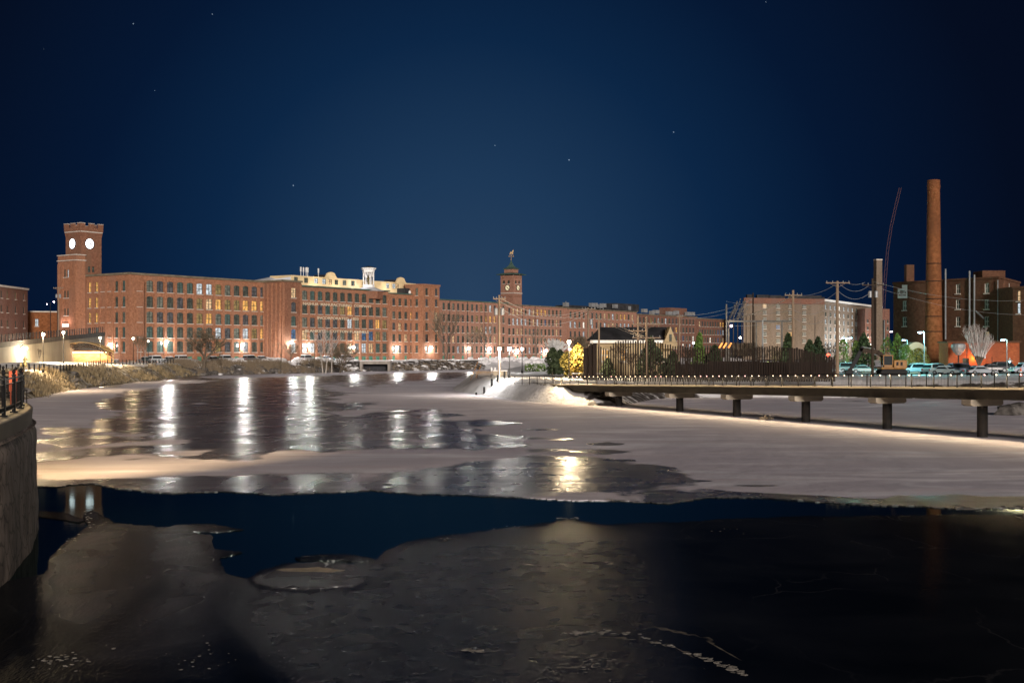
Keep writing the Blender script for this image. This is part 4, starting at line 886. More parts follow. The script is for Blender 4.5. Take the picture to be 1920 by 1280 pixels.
# ------------------------------------------------------------------ shoreline scrub, rocks, walls
def scatter_line(pts, n, rr, wid):
    P_ = [Vector(p) for p in pts]; out = []
    for _ in range(n):
        k = rr.random()*(len(P_)-1); i = int(k); t = k-i; p = P_[i].lerp(P_[i+1], t); d = (P_[i+1]-P_[i]).normalized(); q = p+Vector((-d.y, d.x))*rr.random()*wid
        out.append((q.x, q.y))
    return out
def shore():
    rr = random.Random(21)
    b = MB()
    lb = [(-50, 118), (-57, 150), (-63.4, 180), (-67.5, 208), (-70, 248), (-72.5, 287)]
    pts = scatter_line(lb, 3000, rr, 4.6); zz = ground_h(np.array([p[0] for p in pts]), np.array([p[1] for p in pts]))
    for (x, y), z in zip(pts, zz):
        if z < .1 or fbm(np.array([x*.15]), np.array([y*.15]), 2)[0] < .40: continue
        for _ in range(6):
            a = rr.random()*6.28; h = .3+rr.random()*.6; dx, dy = math.cos(a), math.sin(a); w = .05
            bx, by = x+rr.gauss(0, .4), y+rr.gauss(0, .4)
            b.add([(bx-w*dy, by+w*dx, z-.1), (bx+w*dy, by-w*dx, z-.1), (bx+dx*h*.6, by+dy*h*.6, z+h)], [(0, 1, 2)])
    tag(b.build('dead_grass', M['grass']), kind='stuff')
    b = MB()
    fb = [(-73, 292), (-71, 300), (-62, 315), (-53, 325), (-45, 350)]
    pts = [q for q in scatter_line(fb, 2600, rr, 8) if vnoise(np.array([q[0]*.35]), np.array([q[1]*.35]), 4)[0] > .42]; zz = ground_h(np.array([p[0] for p in pts]), np.array([p[1] for p in pts]))
    for (x, y), z in zip(pts, zz):
        for _ in range(9):
            a = rr.random()*6.28; h = .4+rr.random()*1.3; dx, dy = math.cos(a)*.5, math.sin(a)*.5; w = .035; bx, by = x+rr.gauss(0, .5), y+rr.gauss(0, .5)
            b.add([(bx-w, by, z-.1), (bx+w, by, z-.1), (bx+dx*h, by+dy*h, z+h)], [(0, 1, 2)])
    fb2 = [(-40, 358), (-28, 372), (-10, 394)]
    for (x, y) in scatter_line(fb2, 200, rr, 5):
        z = gz(x, y)
        for _ in range(6):
            a = rr.random()*6.28; h = .3+rr.random()*.8; bx, by = x+rr.gauss(0, .5), y+rr.gauss(0, .5); b.add([(bx-.04, by, z-.1), (bx+.04, by, z-.1), (bx+math.cos(a)*h*.5, by+math.sin(a)*h*.5, z+h)], [(0, 1, 2)])
    tag(b.build('leafless_scrub', M['twig']), kind='stuff')
    b = MB()
    for (x, y) in scatter_line([(-72.5, 290), (-70, 301), (-62, 316), (-53, 326), (-46, 345)], 200, rr, 4):
        blob(b, (x, y, gz(x, y)+.1), .4+rr.random()*.7, rr, .7)
    for (x, y) in scatter_line(lb, 70, rr, 3): blob(b, (x, y, gz(x, y)), .3+rr.random()*.5, rr, .6)
    tag(b.build('shore_rocks', M['rock']), kind='stuff')
    b = MB()
    for (x, y) in scatter_line([(-70, 300), (-62, 316), (-53, 326), (-43, 355), (-28, 372), (-10, 394)], 170, rr, 11):
        blob(b, (x, y, gz(x, y)), .3+rr.random()*.7, rr, .45)
    for k in range(60):
        t = rr.random(); x, y = fac(-3+rr.random()*3+t*60, 14+rr.random()*7).xy; blob(b, (x, y, gz(x, y)+.2), .8+rr.random()*1.1, rr, .5)
    for k in range(60):
        q = fac(tpx(880+rr.random()*180, 22), 22+rr.random()*5); blob(b, (q.x, q.y, gz(q.x, q.y)+.3), .7+rr.random()*.8, rr, .6)
    tag(b.build('snow_lumps', M['snow']), kind='stuff')
shore()
def shore_things():
    # culvert
    Y = 356; x0, x1 = X_(678, Y), X_(729, Y); t = thing('culvert', ((x0+x1)/2, Y, 0), 'dark square culvert mouth with snowy concrete lintel under the lettered mill', 'culvert')
    o = t.location.copy(); L_ = x1-x0
    b = MB(); b.box((0, 1.5, 2.55), (L_+1, 4, .9)); b.box((-L_/2-.1, 1.5, .8), (.8, 4, 2.6)); b.box((L_/2+.1, 1.5, .8), (.8, 4, 2.6)); b.build('headwall', M['concrete'], t)
    MB().box((0, 3.0, .9), (L_-.6, .5, 2.4)).build('opening', M['roof'], t)
    MB().box((0, 1.5, 3.1), (L_+1, 4, .18)).build('snow_cap', M['snow'], t)
    b = MB()
    for k in range(9): b.box((-L_/2+L_*k/8, 3.2, 3.6), (.06, .06, .9))
    b.box((0, 3.2, 4.05), (L_, .06, .06)); b.build('handrail', M['grey'], t)
    # long retaining wall behind the channel
    def rwall(pts, z0, z1, label, m, snow=True, th=.8):
        c = Vector((*pts[0], 0)); t = thing('retaining_wall', c, label, 'retaining wall'); b = MB(); s = MB()
        for a, e in zip(pts, pts[1:]):
            a = Vector(a); e = Vector(e); d = e-a; mm = (a+e)/2; an = math.atan2(d.y, d.x); b.box((mm.x, mm.y, (z0+z1)/2), (d.length+.2, th, z1-z0), an); s.box((mm.x, mm.y, z1+.07), (d.length+.2, th+.1, .14), an)
        b.build('wall', m, t, c)
        if snow: s.build('snow_cap', M['snow'], t, c)
    q = [(X_(869, 397), 397), (X_(1045, 455), 455), (X_(1200, 560), 560)]
    rwall(q, -.3, 2.9, 'long dark stone retaining wall along the far side of the channel', M['rock'])
    rwall([(X_(731, 372), 372), (X_(775, 384), 384), (X_(840, 398), 398)], -.3, 2.6, 'low dark stone retaining wall right of the culvert', M['rock'])
    rwall([(X_(243, 305), 305), (X_(250, 304), 304)], 2, 3.4, 'short pale block wall at the end of the park', M['concl'], False)
shore_things()
# ------------------------------------------------------------------ footbridge on the right
def footbridge():
    a = Vector((X_(1002, 146), 146)); d = Vector((.391, -.9204)); pn = Vector((-d.y, d.x))*-1  # pn points to the viewer's side
    if pn.x > 0: pn = -pn
    ang = math.atan2(d.y, d.x); Lb = 92.0
    t = thing('footbridge', (a.x, a.y, 0), 'long low footbridge with black railings and lit handrail on concrete piers', 'footbridge'); o = (a.x, a.y, 0)
    def zd(s): return 1.72+.0200*s
    def at(s, q, z): p = a+d*s+pn*q; return (p.x, p.y, z)
    def strip(s0, s1, q0, q1, za, zb, n=30, zf=zd):
        b = MB()
        for k in range(n):
            u0 = s0+(s1-s0)*k/n; u1 = s0+(s1-s0)*(k+1)/n
            vs = [at(u, q, zf(u)+z) for u in (u0, u1) for q in (q0, q1) for z in (za, zb)]
            b.add(vs, [(1, 3, 7, 5), (0, 4, 6, 2), (0, 1, 5, 4), (2, 6, 7, 3)]+([(0, 2, 3, 1)] if k == 0 else [])+([(4, 5, 7, 6)] if k == n-1 else []))
        return b
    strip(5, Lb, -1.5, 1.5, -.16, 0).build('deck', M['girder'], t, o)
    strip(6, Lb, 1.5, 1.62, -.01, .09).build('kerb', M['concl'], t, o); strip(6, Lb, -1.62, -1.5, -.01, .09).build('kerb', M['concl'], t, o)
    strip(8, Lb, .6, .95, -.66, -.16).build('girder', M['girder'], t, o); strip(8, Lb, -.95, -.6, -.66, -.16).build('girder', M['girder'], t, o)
    piers = []
    for px, py in ((1160, 762), (1262, 772), (1374, 781), (1505, 792), (1658, 805), (1842, 820)):
        Y = CZ*F/(py-HZ); p = Vector((X_(px, Y), Y)); piers.append((p-a).dot(d))
    piers += [piers[-1]+10.1, piers[-1]+20.3]
    for s in piers:
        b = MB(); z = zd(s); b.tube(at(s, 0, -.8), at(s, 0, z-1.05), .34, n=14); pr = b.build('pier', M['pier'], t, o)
        c = MB(); x, y, _ = at(s, 0, 0); an = ang+math.pi/2
        ca, sa = math.cos(an), math.sin(an)
        prof = [(-1.35, z-.67), (1.35, z-.67), (1.35, z-.98), (1.15, z-1.09), (-1.15, z-1.09), (-1.35, z-.98)]
        f0 = [(x+u*ca-.4*-sa*-1, y+u*sa+.4*ca*-1, w) for u, w in prof]; f1 = [(x+u*ca-.4*sa, y+u*sa+.4*ca, w) for u, w in prof]
        f0 = [(x+u*ca+.42*sa, y+u*sa-.42*ca, w) for u, w in prof]; f1 = [(x+u*ca-.42*sa, y+u*sa+.42*ca, w) for u, w in prof]
        c.add(f0+f1, [tuple(range(6)), tuple(range(11, 5, -1))]+[(i, i+6, (i+1) % 6+6, (i+1) % 6) for i in range(6)]); c.build('pier_cap', M['concl'], t, o)
    # railings
    sp = 2.13; n = int(Lb/sp); H = 1.0
    for q in (1.56, -1.56):
        b = strip(-3.2, Lb, q-.025, q+.025, H-.04, H+.02, 40); b.build('top_rail', M['metal'], t, o)
        m = MB()
        for k in range(int(Lb/.14)):
            s = k*.14; 
            if s < 70: p = at(s, q, zd(s)+.2); m.add([p, (p[0]+.014, p[1], p[2]), (p[0]+.014, p[1], zd(s)+H-.06), (p[0], p[1], zd(s)+H-.06), (p[0]+.007, p[1]+.012, p[2]), (p[0]+.007, p[1]+.012, zd(s)+H-.06)], [(0, 1, 2, 3), (1, 4, 5, 2), (4, 0, 3, 5)])
        m.build('infill_mesh', M['metal'], t, o)
        strip(-3.2, Lb, q-.015, q+.015, .18, .21, 40).build('bottom_rail', M['metal'], t, o)
        for k in range(-1, n+1):
            s = k*sp; p = at(s, q, zd(s)); MB().box((p[0], p[1], p[2]+H/2), (.07, .05, H), ang).build('post', M['metal'], t, o)
    # handrail lights: small glowing fixtures below the near top rail
    lb = MB(); lb.box((0, 0, 0), (.08, .05, .055)); hm = lb.build('tmp', E['rail']); hm2 = hm.data.copy(); hm2.materials[0] = E['railr']; rr = random.Random(2)
    for k in range(76):
        s = 5+k*1.04
        if s > 75: break
        p = at(s, -1.50, zd(s)+H-.11); l = bpy.data.objects.new('handrail_light', hm2 if rr.random() < .25 else hm.data); COL.objects.link(l); l.parent = t; l.location = (p[0]-o[0], p[1]-o[1], p[2]); l.rotation_euler = (0, R(25), ang)
    bpy.data.objects.remove(hm)
    # the light they throw: narrow strips under the rails
    for q, pw in ((1.72, 360), (-1.30, 90)):
        for k in range(9):
            s = 9+k*8.7+4.35; p = at(s, q, zd(s)+H-.16); plight((p[0]-o[0], p[1]-o[1], p[2]), (1, .74, .42), pw, kind='AREA', rot=(R(0), 0, ang), size=(8.6, .05), parent=t)
footbridge()

# ------------------------------------------------------------------ terrace on the left
def terrace():
    path = [(-11.2, 22), (-11.5, 26), (-12.0, 29.5), (-12.9, 33.0), (-13.85, 36.3), (-15.0, 39.6), (-16.6, 42.8), (-19, 46), (-23, 48.5), (-28, 50)]
    path = [(x-.36, y) for x, y in path]; P_ = []
    for i in range(len(path)-1):
        p0 = Vector(path[max(0, i-1)]); p1 = Vector(path[i]); p2 = Vector(path[i+1]); p3 = Vector(path[min(len(path)-1, i+2)])
        for k in range(5):
            t = k/5; P_.append(.5*((2*p1)+(p2-p0)*t+(2*p0-5*p1+4*p2-p3)*t*t+(-p0+3*p1-3*p2+p3)*t**3))
    P_.append(Vector(path[-1])); n = len(P_)
    nor = []
    for i in range(n): d = (P_[min(n-1, i+1)]-P_[max(0, i-1)]).normalized(); nor.append(Vector((d.y, -d.x)))
    t = thing('river_terrace', (-14, 34, 0), 'curved stone terrace wall with concrete rim at the left edge', 'terrace'); o = (-14, 34, 0)
    # stone wall: rough face, slight batter
    b = MB(); rows = 14; vs = []
    for j in range(rows+1):
        z = -.6+(3.36+.6)*j/rows
        for i in range(n):
            w = (float(fbm(np.array([i*.35]), np.array([z*1.3]), 6)[0])-.5)*.16; p = P_[i]+nor[i]*(.30+.10*(1-j/rows)+w-(.12 if j == rows else 0)); vs.append((p.x, p.y, z))
    b.add(vs, [(j*n+i, j*n+i+1, (j+1)*n+i+1, (j+1)*n+i) for j in range(rows) for i in range(n-1)])
    st = mat('quay_stone', (.16, .125, .105), (.42, .34, .285), scale=1.6, bump=1.0, bscale=4.5, detail=12, stretch=(1, 1, .7)); nt = st.node_tree; pb = nt.nodes['Principled BSDF']; src = pb.inputs['Base Color'].links[0].from_socket
    tc = nt.nodes.new('ShaderNodeTexCoord'); dn = nt.nodes.new('ShaderNodeTexNoise'); dn.inputs['Scale'].default_value = 2.2; nt.links.new(tc.outputs['Object'], dn.inputs[0])
    av = nt.nodes.new('ShaderNodeVectorMath'); av.operation = 'MULTIPLY_ADD'; nt.links.new(dn.outputs['Color'], av.inputs[0]); av.inputs[1].default_value = (.55, .55, .55); nt.links.new(tc.outputs['Object'], av.inputs[2])
    vo = nt.nodes.new('ShaderNodeTexVoronoi'); vo.feature = 'DISTANCE_TO_EDGE'; vo.inputs['Scale'].default_value = 1.7; nt.links.new(av.outputs[0], vo.inputs['Vector'])
    vr = nt.nodes.new('ShaderNodeValToRGB'); vr.color_ramp.elements[0].position = .0; vr.color_ramp.elements[0].color = (.30, .28, .26, 1); vr.color_ramp.elements[1].position = .07; vr.color_ramp.elements[1].color = (1, 1, 1, 1); nt.links.new(vo.outputs['Distance'], vr.inputs[0])
    vm = nt.nodes.new('ShaderNodeMixRGB'); vm.blend_type = 'MULTIPLY'; vm.inputs[0].default_value = 1; nt.links.new(src, vm.inputs[1]); nt.links.new(vr.outputs[0], vm.inputs[2]); nt.links.new(vm.outputs[0], pb.inputs['Base Color'])
    b.build('stone_wall', st, t, o, smooth=True)
    # concrete rim
    b = MB(); vs = []
    for z, q in ((3.32, .16), (3.77, .20), (3.80, .17), (3.80, -.55)):
        for i in range(n): p = P_[i]+nor[i]*q; vs.append((p.x, p.y, z))
    b.add(vs, [(j*n+i, j*n+i+1, (j+1)*n+i+1, (j+1)*n+i) for j in range(3) for i in range(n-1)]); b.build('concrete_rim', M['concl'], t, o)
    b = MB(); b.poly([(p.x+nor[i].x*-.5, p.y+nor[i].y*-.5, 3.74) for i, p in enumerate(P_)]+[(-60, 50, 3.74), (-60, 22, 3.74)]); b.build('paving', M['concl'], t, o)
    b = MB(); b.poly([(p.x+nor[i].x*.3, p.y+nor[i].y*.3, 3.31) for i, p in enumerate(P_)]+[(-60, 50, 3.31), (-60, 22, 3.31)]); b.build('ledge', st, t, o)
    # railing with finials
    f = thing('iron_railing', (-14, 34, 3.80), 'black iron railing with ball finials curving round the terrace rim', 'railing'); fo = (-14, 34, 3.80)
    acc = [0]
    for i in range(1, n): acc.append(acc[-1]+(P_[i]-P_[i-1]).length)
    def on(s):
        for i in range(1, n):
            if acc[i] >= s: k = (s-acc[i-1])/(acc[i]-acc[i-1]); return P_[i-1].lerp(P_[i], k)-nor[i]*.12
        return P_[-1]
    zt = 3.80; s = 6.4; ps = []
    while s < acc[-1]-.2: ps.append(s); s += 2.4
    for s in ps:
        p = on(s); q = MB(); q.box((p.x, p.y, zt+.52), (.10, .10, 1.04), .3); q.lathe((p.x, p.y, zt+1.04), [(.07, 0), (.07, .03), (.025, .05), (.055, .10), (.055, .13), (.015, .18)], 8); q.box((p.x, p.y, zt+.02), (.2, .2, .04), .3); q.build('post', M['metal'], f, fo)
    r1 = MB(); bal = MB(); pk = MB(); s = ps[0]
    while s < ps[-1]:
        p, q = on(s), on(s+.35)
        for z, w in ((.98, .03), (.84, .018), (.24, .018), (.12, .018)): r1.tube((p.x, p.y, zt+z), (q.x, q.y, zt+z), w, n=4)
        s += .35
    s = ps[0]
    while s < ps[-1]:
        p = on(s); bal.tube((p.x, p.y, zt+.24), (p.x, p.y, zt+.84), .006, n=4, caps=False); pk.tube((p.x, p.y, zt+.12), (p.x, p.y, zt+.24), .012, n=4, caps=False); s += .16
    r1.build('rail', M['metal'], f, fo); bal.build('balusters', M['metal'], f, fo); pk.build('lower_balusters', M['metal'], f, fo)
    lamp_post(-60, 370, 41, 3.74, 'assumed tall lamp post added on the terrace just beyond the left edge', 3000, (1, .74, .42), 'warm', None)  # assumed lamp outside the view, added to light the rim and left ice
    tl = thing('flood_lamp', (X_(-60, 41)+.5, 41.2, 9.6), 'added floodlight high on the assumed terrace lamp post just beyond the left edge', 'floodlight'); MB().box((0, 0, 0), (.5, .4, .3)).build('housing', M['metal'], tl); dv = Vector((-42, 120, 0))-Vector((X_(-60, 41), 41, 9.6)); plight((.2, .6, -.1), (1, .68, .34), 42000, .3, tl, kind='SPOT', rot=dv.to_track_quat('-Z', 'Y').to_euler(), spot=75)  # added spot with no visible source, aimed to warm the far left ice
    # orange barrier on the terrace
    g = thing('barrier', (-15.2, 38, 3.74), 'orange post barrier standing on the terrace behind the black railing', 'barrier')
    for k, (px, Y) in enumerate(((20, 38.0), (30, 39.2), (40, 40.4))):
        x = X_(px, Y); q = MB(); q.box((x+15.2, Y-38, .88), (.085, .07, .62), .2); q.tube((x+15.2, Y-38, 0), (x+15.2, Y-38, .6), .02, n=5); q.box((x+15.2, Y-38, .02), (.4, .4, .04), .2); q.build('post', M['orange'], g)
    q = MB(); p = [(X_(px, Y)+15.2, Y-38) for px, Y in ((20, 38.0), (30, 39.2), (40, 40.4))]
    for z in (.5, .98):
        for i in (0, 1): q.tube((*p[i], z), (*p[i+1], z-.06), .025, n=5)
    q.build('crossbar', M['orange'], g)
    # small bistro chairs, dark
    for k, (px, Y) in enumerate(((14, 40.5), (36, 43))):
        x = X_(px, Y); c = thing('terrace_chair', (x, Y, 3.74), ('dark metal terrace chair behind the railing, nearer the left edge', 'dark metal terrace chair beside the tallest orange post')[k], 'chair', None, .6*k)
        MB().box((0, 0, .45), (.45, .45, .04)).build('seat', M['metal'], c); q = MB(); q.box((0, .22, .92), (.44, .03, .12)); q.box((0, .22, .72), (.44, .03, .06)); q.build('backrest', M['metal'], c)
        for sx in (-.2, .2):
            for sy in (-.2, .22): MB().tube((sx, sy, 0), (sx, sy, .98 if sy > 0 else .45), .018, n=5).build('leg', M['metal'], c)
terrace()

# ------------------------------------------------------------------ park on the left bank
def ramp():
    a = Vector((X_(-70, 188), 188)); e = Vector((X_(196, 300), 300)); d = (e-a); Ln = d.length; d.normalize(); ang = math.atan2(d.y, d.x); nn = Vector((d.y, -d.x))
    t = thing('ramp_wall', (a.x, a.y, 2.5), 'pale concrete ramp wall rising to the right behind the park', 'ramp'); o = (a.x, a.y, 2.5)
    def zt(s): p = a+d*s; px = 960+F*p.x/p.y; return Zp(651-(px)*(22/196.0), p.y)
    b = MB(); n = 16; vs = []
    for q in (0, -.6):
        for i in range(n+1): p = a+d*(Ln*i/n)+nn*q; vs += [(p.x, p.y, 2.0), (p.x, p.y, zt(Ln*i/n))]
    m = 2*(n+1); b.add(vs, [(2*i, 2*i+2, 2*i+3, 2*i+1) for i in range(n)]+[(m+2*i+1, m+2*i+3, m+2*i+2, m+2*i) for i in range(n)]+[(2*i+1, 2*i+3, m+2*i+3, m+2*i+1) for i in range(n)]+[(2*n, m+2*n, m+2*n+1, 2*n+1)])
    b.build('wall', M['concl'], t, o)
    b = MB()
    for i in range(n):
        s0, s1 = Ln*i/n, Ln*(i+1)/n; v = [(a+d*s+nn*q) for s in (s0, s1) for q in (.12, -.15)]; z = [zt(s0), zt(s0), zt(s1), zt(s1)]
        vs = [(p.x, p.y, zz+h) for p, zz in zip(v, z) for h in (-.05, .85)]; b.add(vs, [(0, 4, 5, 1), (1, 5, 7, 3), (2, 3, 7, 6), (0, 2, 6, 4)])
    b.build('parapet', mat('dark_parapet', (.05, .04, .035), (.09, .075, .06), scale=.8), t, o)
    b = MB()
    for k in range(int(Ln/2.4)):
        s = k*2.4; p = a+d*s; q = MB(); q.box((p.x, p.y, zt(s)+1.45), (.14, .14, 1.4), ang); q.build('post', M['metal'], t, o)
    r = MB()
    for i in range(n):
        s0, s1 = Ln*i/n, Ln*(i+1)/n; p, q = a+d*s0, a+d*s1
        for h in (1.95, 1.6, 1.25): r.tube((p.x, p.y, zt(s0)+h), (q.x, q.y, zt(s1)+h), .05, n=4)
    r.build('rail', M['metal'], t, o)
    # flood lamp
    Y = 205; px = 40; s = None
    k = (px-960)/F; s = (k*a.y-a.x)/(d.x-k*d.y); p = a+d*s+nn*.5; z = zt(s)-.5
    f = thing('flood_lamp', (p.x, p.y, z), 'dazzling floodlight fixed high on the pale ramp wall', 'floodlight', None, ang)
    q = MB(); q.box((0, .2, .15), (1.1, .5, .3)); q.build('housing', M['metal'], f); q = MB(); q.box((0, -.1, -.08), (1.5, .5, .3)); q.build('lens', E['cool'], f)
    plight((0, -.8, -.35), (1, .82, .56), 5000, .3, f); plight((0, -.9, -.35), (1, .82, .56), 14000, .3, f, kind='SPOT', rot=(R(-30), 0, 0), spot=120)
ramp()
def pavilion():
    Y = 262.0; x0, x1 = X_(100, Y), X_(203, Y); w = x1-x0; z0 = Zp(681, Y); h = Zp(643, Y)-z0; t = thing('pavilion', ((x0+x1)/2, Y, z0), 'open bandstand pavilion with arched truss roof and orange lit back wall', 'pavilion')
    def arc(u, rise, base): return base+rise*(1-(2*u-1)**2)
    b = MB()
    for y in (0, 1.8, 3.6):
        n = 18; dz = -.12*y
        for k in range(n):
            u0, u1 = k/n, (k+1)/n; xa, xb = -w/2+w*u0, -w/2+w*u1
            for off in (0, -.55): b.tube((xa, y, arc(u0, 2.0, h-2.0+off+dz)), (xb, y, arc(u1, 2.0, h-2.0+off+dz)), .07, n=4)
            b.tube((xa, y, arc(u0, 2, h-2.55+dz if k % 2 else h-2.0+dz)), (xb, y, arc(u1, 2, h-2.0+dz if k % 2 else h-2.55+dz)), .045, n=4)
    b.build('truss', M['wooddk'], t)
    n = 18; v = []
    for y in (-.3, 4.2):
        for k in range(n+1): v.append((-w/2-.2+(w+.4)*k/n, y, arc(k/n, 2.05, h-1.92)))
    v += [(x, y, z+.1) for x, y, z in v]; m = n+1; b = MB()
    b.add(v, [(k, k+1, m+k+1, m+k) for k in range(n)]+[(2*m+k, 3*m+k, 3*m+k+1, 2*m+k+1) for k in range(n)]+[(k, 2*m+k, 2*m+k+1, k+1) for k in range(n)]); b.build('roof', M['beige'], t)
    b = MB(); b.box((.8, 4.0, 1.3), (w-3.0, .3, 2.7)); b.build('back_wall', M['mural'], t)
    for x in (-w/2+.15, w/2-.15, -w/2+2.6):
        for y in (.0, 3.8): MB().box((x, y, (h-1.9)/2), (.22, .22, h-1.9)).build('post', M['beige'], t)
    MB().box((0, 1.8, .08), (w+.6, 5, .2)).build('floor_slab', M['concrete'], t)
    b = MB(); b.box((.8, 2.6, h-1.95), (w-4, .15, .12)); b.build('strip_lamp', E['soft'], t)
    plight((.8, 2.7, h-2.1), (1, .72, .42), 480, kind='AREA', rot=(R(28), 0, 0), size=(w-4, .2), parent=t)
    plight((-2.5, 1.2, h-1.9), (1, .7, .4), 420, .2, t); plight((3, 1.2, h-1.9), (1, .7, .4), 420, .2, t)
pavilion()
def statue():
    Y = 178.0; x = X_(45, Y); z0 = gz(x, Y); t = thing('statue', (x, Y, z0), 'bronze statue of a woman in a long skirt with a child on a low plinth', 'statue')
    MB().box((0, 0, .2), (1.5, 1.2, .4)).build('plinth', M['rock'], t); k = Zp(667, Y)-z0-.4; s = k/1.75
    b = MB(); b.lathe((.12, 0, .4), [(.46*s, 0), (.40*s, .3*s), (.30*s, .6*s), (.16*s, .98*s), (.19*s, 1.1*s), (.24*s, 1.3*s), (.21*s, 1.42*s), (.07*s, 1.48*s), (.06*s, 1.54*s), (.10*s, 1.6*s), (.115*s, 1.68*s), (.09*s, 1.78*s), (.03*s, 1.84*s)], 12, sy=.75)
    b.tube((.33*s, 0, .4+1.36*s), (.52*s, -.05, .4+1.12*s), .07*s, .055*s); b.tube((.52*s, -.05, .4+1.12*s), (.34*s, -.18, .4+.98*s), .055*s, .04*s)
    b.tube((-.08*s, 0, .4+1.36*s), (-.26*s, -.1, .4+1.12*s), .07*s, .055*s); b.tube((-.26*s, -.1, .4+1.12*s), (-.42*s, -.1, .4+1.0*s), .055*s, .04*s); b.build('woman_figure', M['bronze'], t, smooth=True)
    b = MB(); b.lathe((-.5*s, 0, .4), [(.24*s, 0), (.22*s, .25*s), (.13*s, .55*s), (.15*s, .78*s), (.05*s, .86*s), (.09*s, .93*s), (.10*s, 1.0*s), (.03*s, 1.1*s)], 10, sy=.8); b.tube((-.4*s, 0, .4+.76*s), (-.25*s, -.1, .4+.62*s), .05*s, .035*s); b.build('child_figure', M['bronze'], t, smooth=True)
statue()
def post_fence():
    pts = [(8, 160), (100, 184), (200, 235), (270, 262), (330, 290)]; t0 = pts[0]; P_ = [Vector((X_(px, Y), Y)) for px, Y in pts]
    P_ = [P_[0]+(P_[0]-P_[1])*.5]+P_
    t = thing('post_fence', (P_[0].x, P_[0].y, 2.8), 'low fence of short black posts along the top of the grassy bank', 'post fence'); o = (P_[0].x, P_[0].y, 2.8)
    L_ = [0]
    for a, c in zip(P_, P_[1:]): L_.append(L_[-1]+(c-a).length)
    s = 0; prev = None; r = MB()
    while s < L_[-1]:
        for i in range(1, len(L_)):
            if L_[i] >= s: p = P_[i-1].lerp(P_[i], (s-L_[i-1])/(L_[i]-L_[i-1])); break
        z = gz(p.x, p.y); q = MB(); q.lathe((p.x, p.y, z-.1), [(.10, 0), (.10, 1.0), (.05, 1.06)], 6); q.build('post', M['metal'], t, o)
        if prev: r.tube((prev[0], prev[1], prev[2]+.8), (p.x, p.y, z+.8), .02, n=3, caps=False)
        prev = (p.x, p.y, z); s += 2.6
    r.build('chain', M['metal'], t, o)
post_fence()
lamp_post(81, 628, 176, gz(X_(81, 176), 176), 'black post lamp nearest the statue, standing by the fence')
lamp_post(119, 624, 225, gz(X_(119, 225), 225), 'black post lamp in front of the left side of the pavilion')
lamp_post(188, 634, 240, gz(X_(188, 240), 240), 'black post lamp in front of the right side of the pavilion')
lamp_post(250, 635, 262, gz(X_(250, 262), 262), 'black post lamp by the mill corner, beyond the pavilion', 1200)
lamp_post(278, 640, 285, gz(X_(278, 285), 285), 'slim dark post near the snowy cars, its lamp dim', 20, em='soft')

# low building and leftmost brick building
def left_buildings():
    a = W(-40, 0, 306); e = W(52, 0, 337); o = Vector((a.x, a.y, 3)); t = thing('brick_building', o, 'plain brick building at the left edge with small pale-silled windows', 'building')
    a2 = Vector((a.x, a.y)); e2 = Vector((e.x, e.y)); d = (e2-a2).normalized(); bk = Vector((-d.y, d.x))*14; Ln = (e2-a2).length; ops = []
    for r, py in enumerate((561, 587, 614)):
        z = Zp(py, 328)
        for px, k in ((-22, 'dark'), (-10, 'dark'), (3, 'slate'), (14, ('dim', 'dark', 'dim')[r]), (29.5, ('dim', 'slate', 'dark')[r]), (45, 'blind' if r == 0 else 'dark')):
            kx = (px-960)/F; s = (kx*a2.y-a2.x)/(d.x-kx*d.y); ops.append(op(s, .95, z, 1.8, k, style='two'))
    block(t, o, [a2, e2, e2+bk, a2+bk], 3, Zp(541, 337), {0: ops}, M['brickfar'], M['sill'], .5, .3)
    Y = 345.0; a = W(50, 0, Y); e = W(122, 0, Y+4); o = Vector((a.x, a.y, 3)); t = thing('low_brick_building', o, 'low windowless brick building with snowy roof edge left of the clock tower', 'building')
    a2 = Vector((a.x, a.y)); e2 = Vector((e.x, e.y)); bk = Vector((0, 20))
    block(t, o, [a2, e2, e2+bk, a2+bk], 3, Zp(583, Y), {0: [op(2.6, .9, Zp(611, Y), 2.0, 'white', style='two')]}, M['brickst'], M['sill'], .35, .3, M['roofsnow'])
left_buildings()

# ------------------------------------------------------------------ trees
def grow(mb, tw, p, d, L_, r, lev, rr, up=.15, spread=.6, kids=3, twr=.03):
    n = 2 if lev > 1 else 1
    for i in range(n):
        d2 = (d+Vector((rr.gauss(0, .12), rr.gauss(0, .12), rr.gauss(0, .08)+up*.3))).normalized(); q = p+d2*(L_/n); r2 = max(twr*.7, r*(.82 if n == 2 else .7))
        (mb if lev > 1 else tw).tube(p, q, max(r, twr), max(r2, twr), n=5 if lev > 2 else 3, caps=False); p, d, r = q, d2, r2
        if lev >= 1 and i < n-1:
            a = rr.random()*6.28; s = Vector((math.cos(a), math.sin(a), .2)); grow(mb, tw, p, (d*.6+s*spread).normalized(), L_*.6, r*.55, lev-1, rr, up, spread, kids, twr)
    if lev <= 0: return
    for k in range(kids):
        a = 6.28*(k+rr.random()*.7)/kids; s = Vector((math.cos(a), math.sin(a), .1)); grow(mb, tw, p, (d+s*spread*(.7+.6*rr.random())).normalized(), L_*(.62+.2*rr.random()), r*.62, lev-1, rr, up, spread, kids, twr)
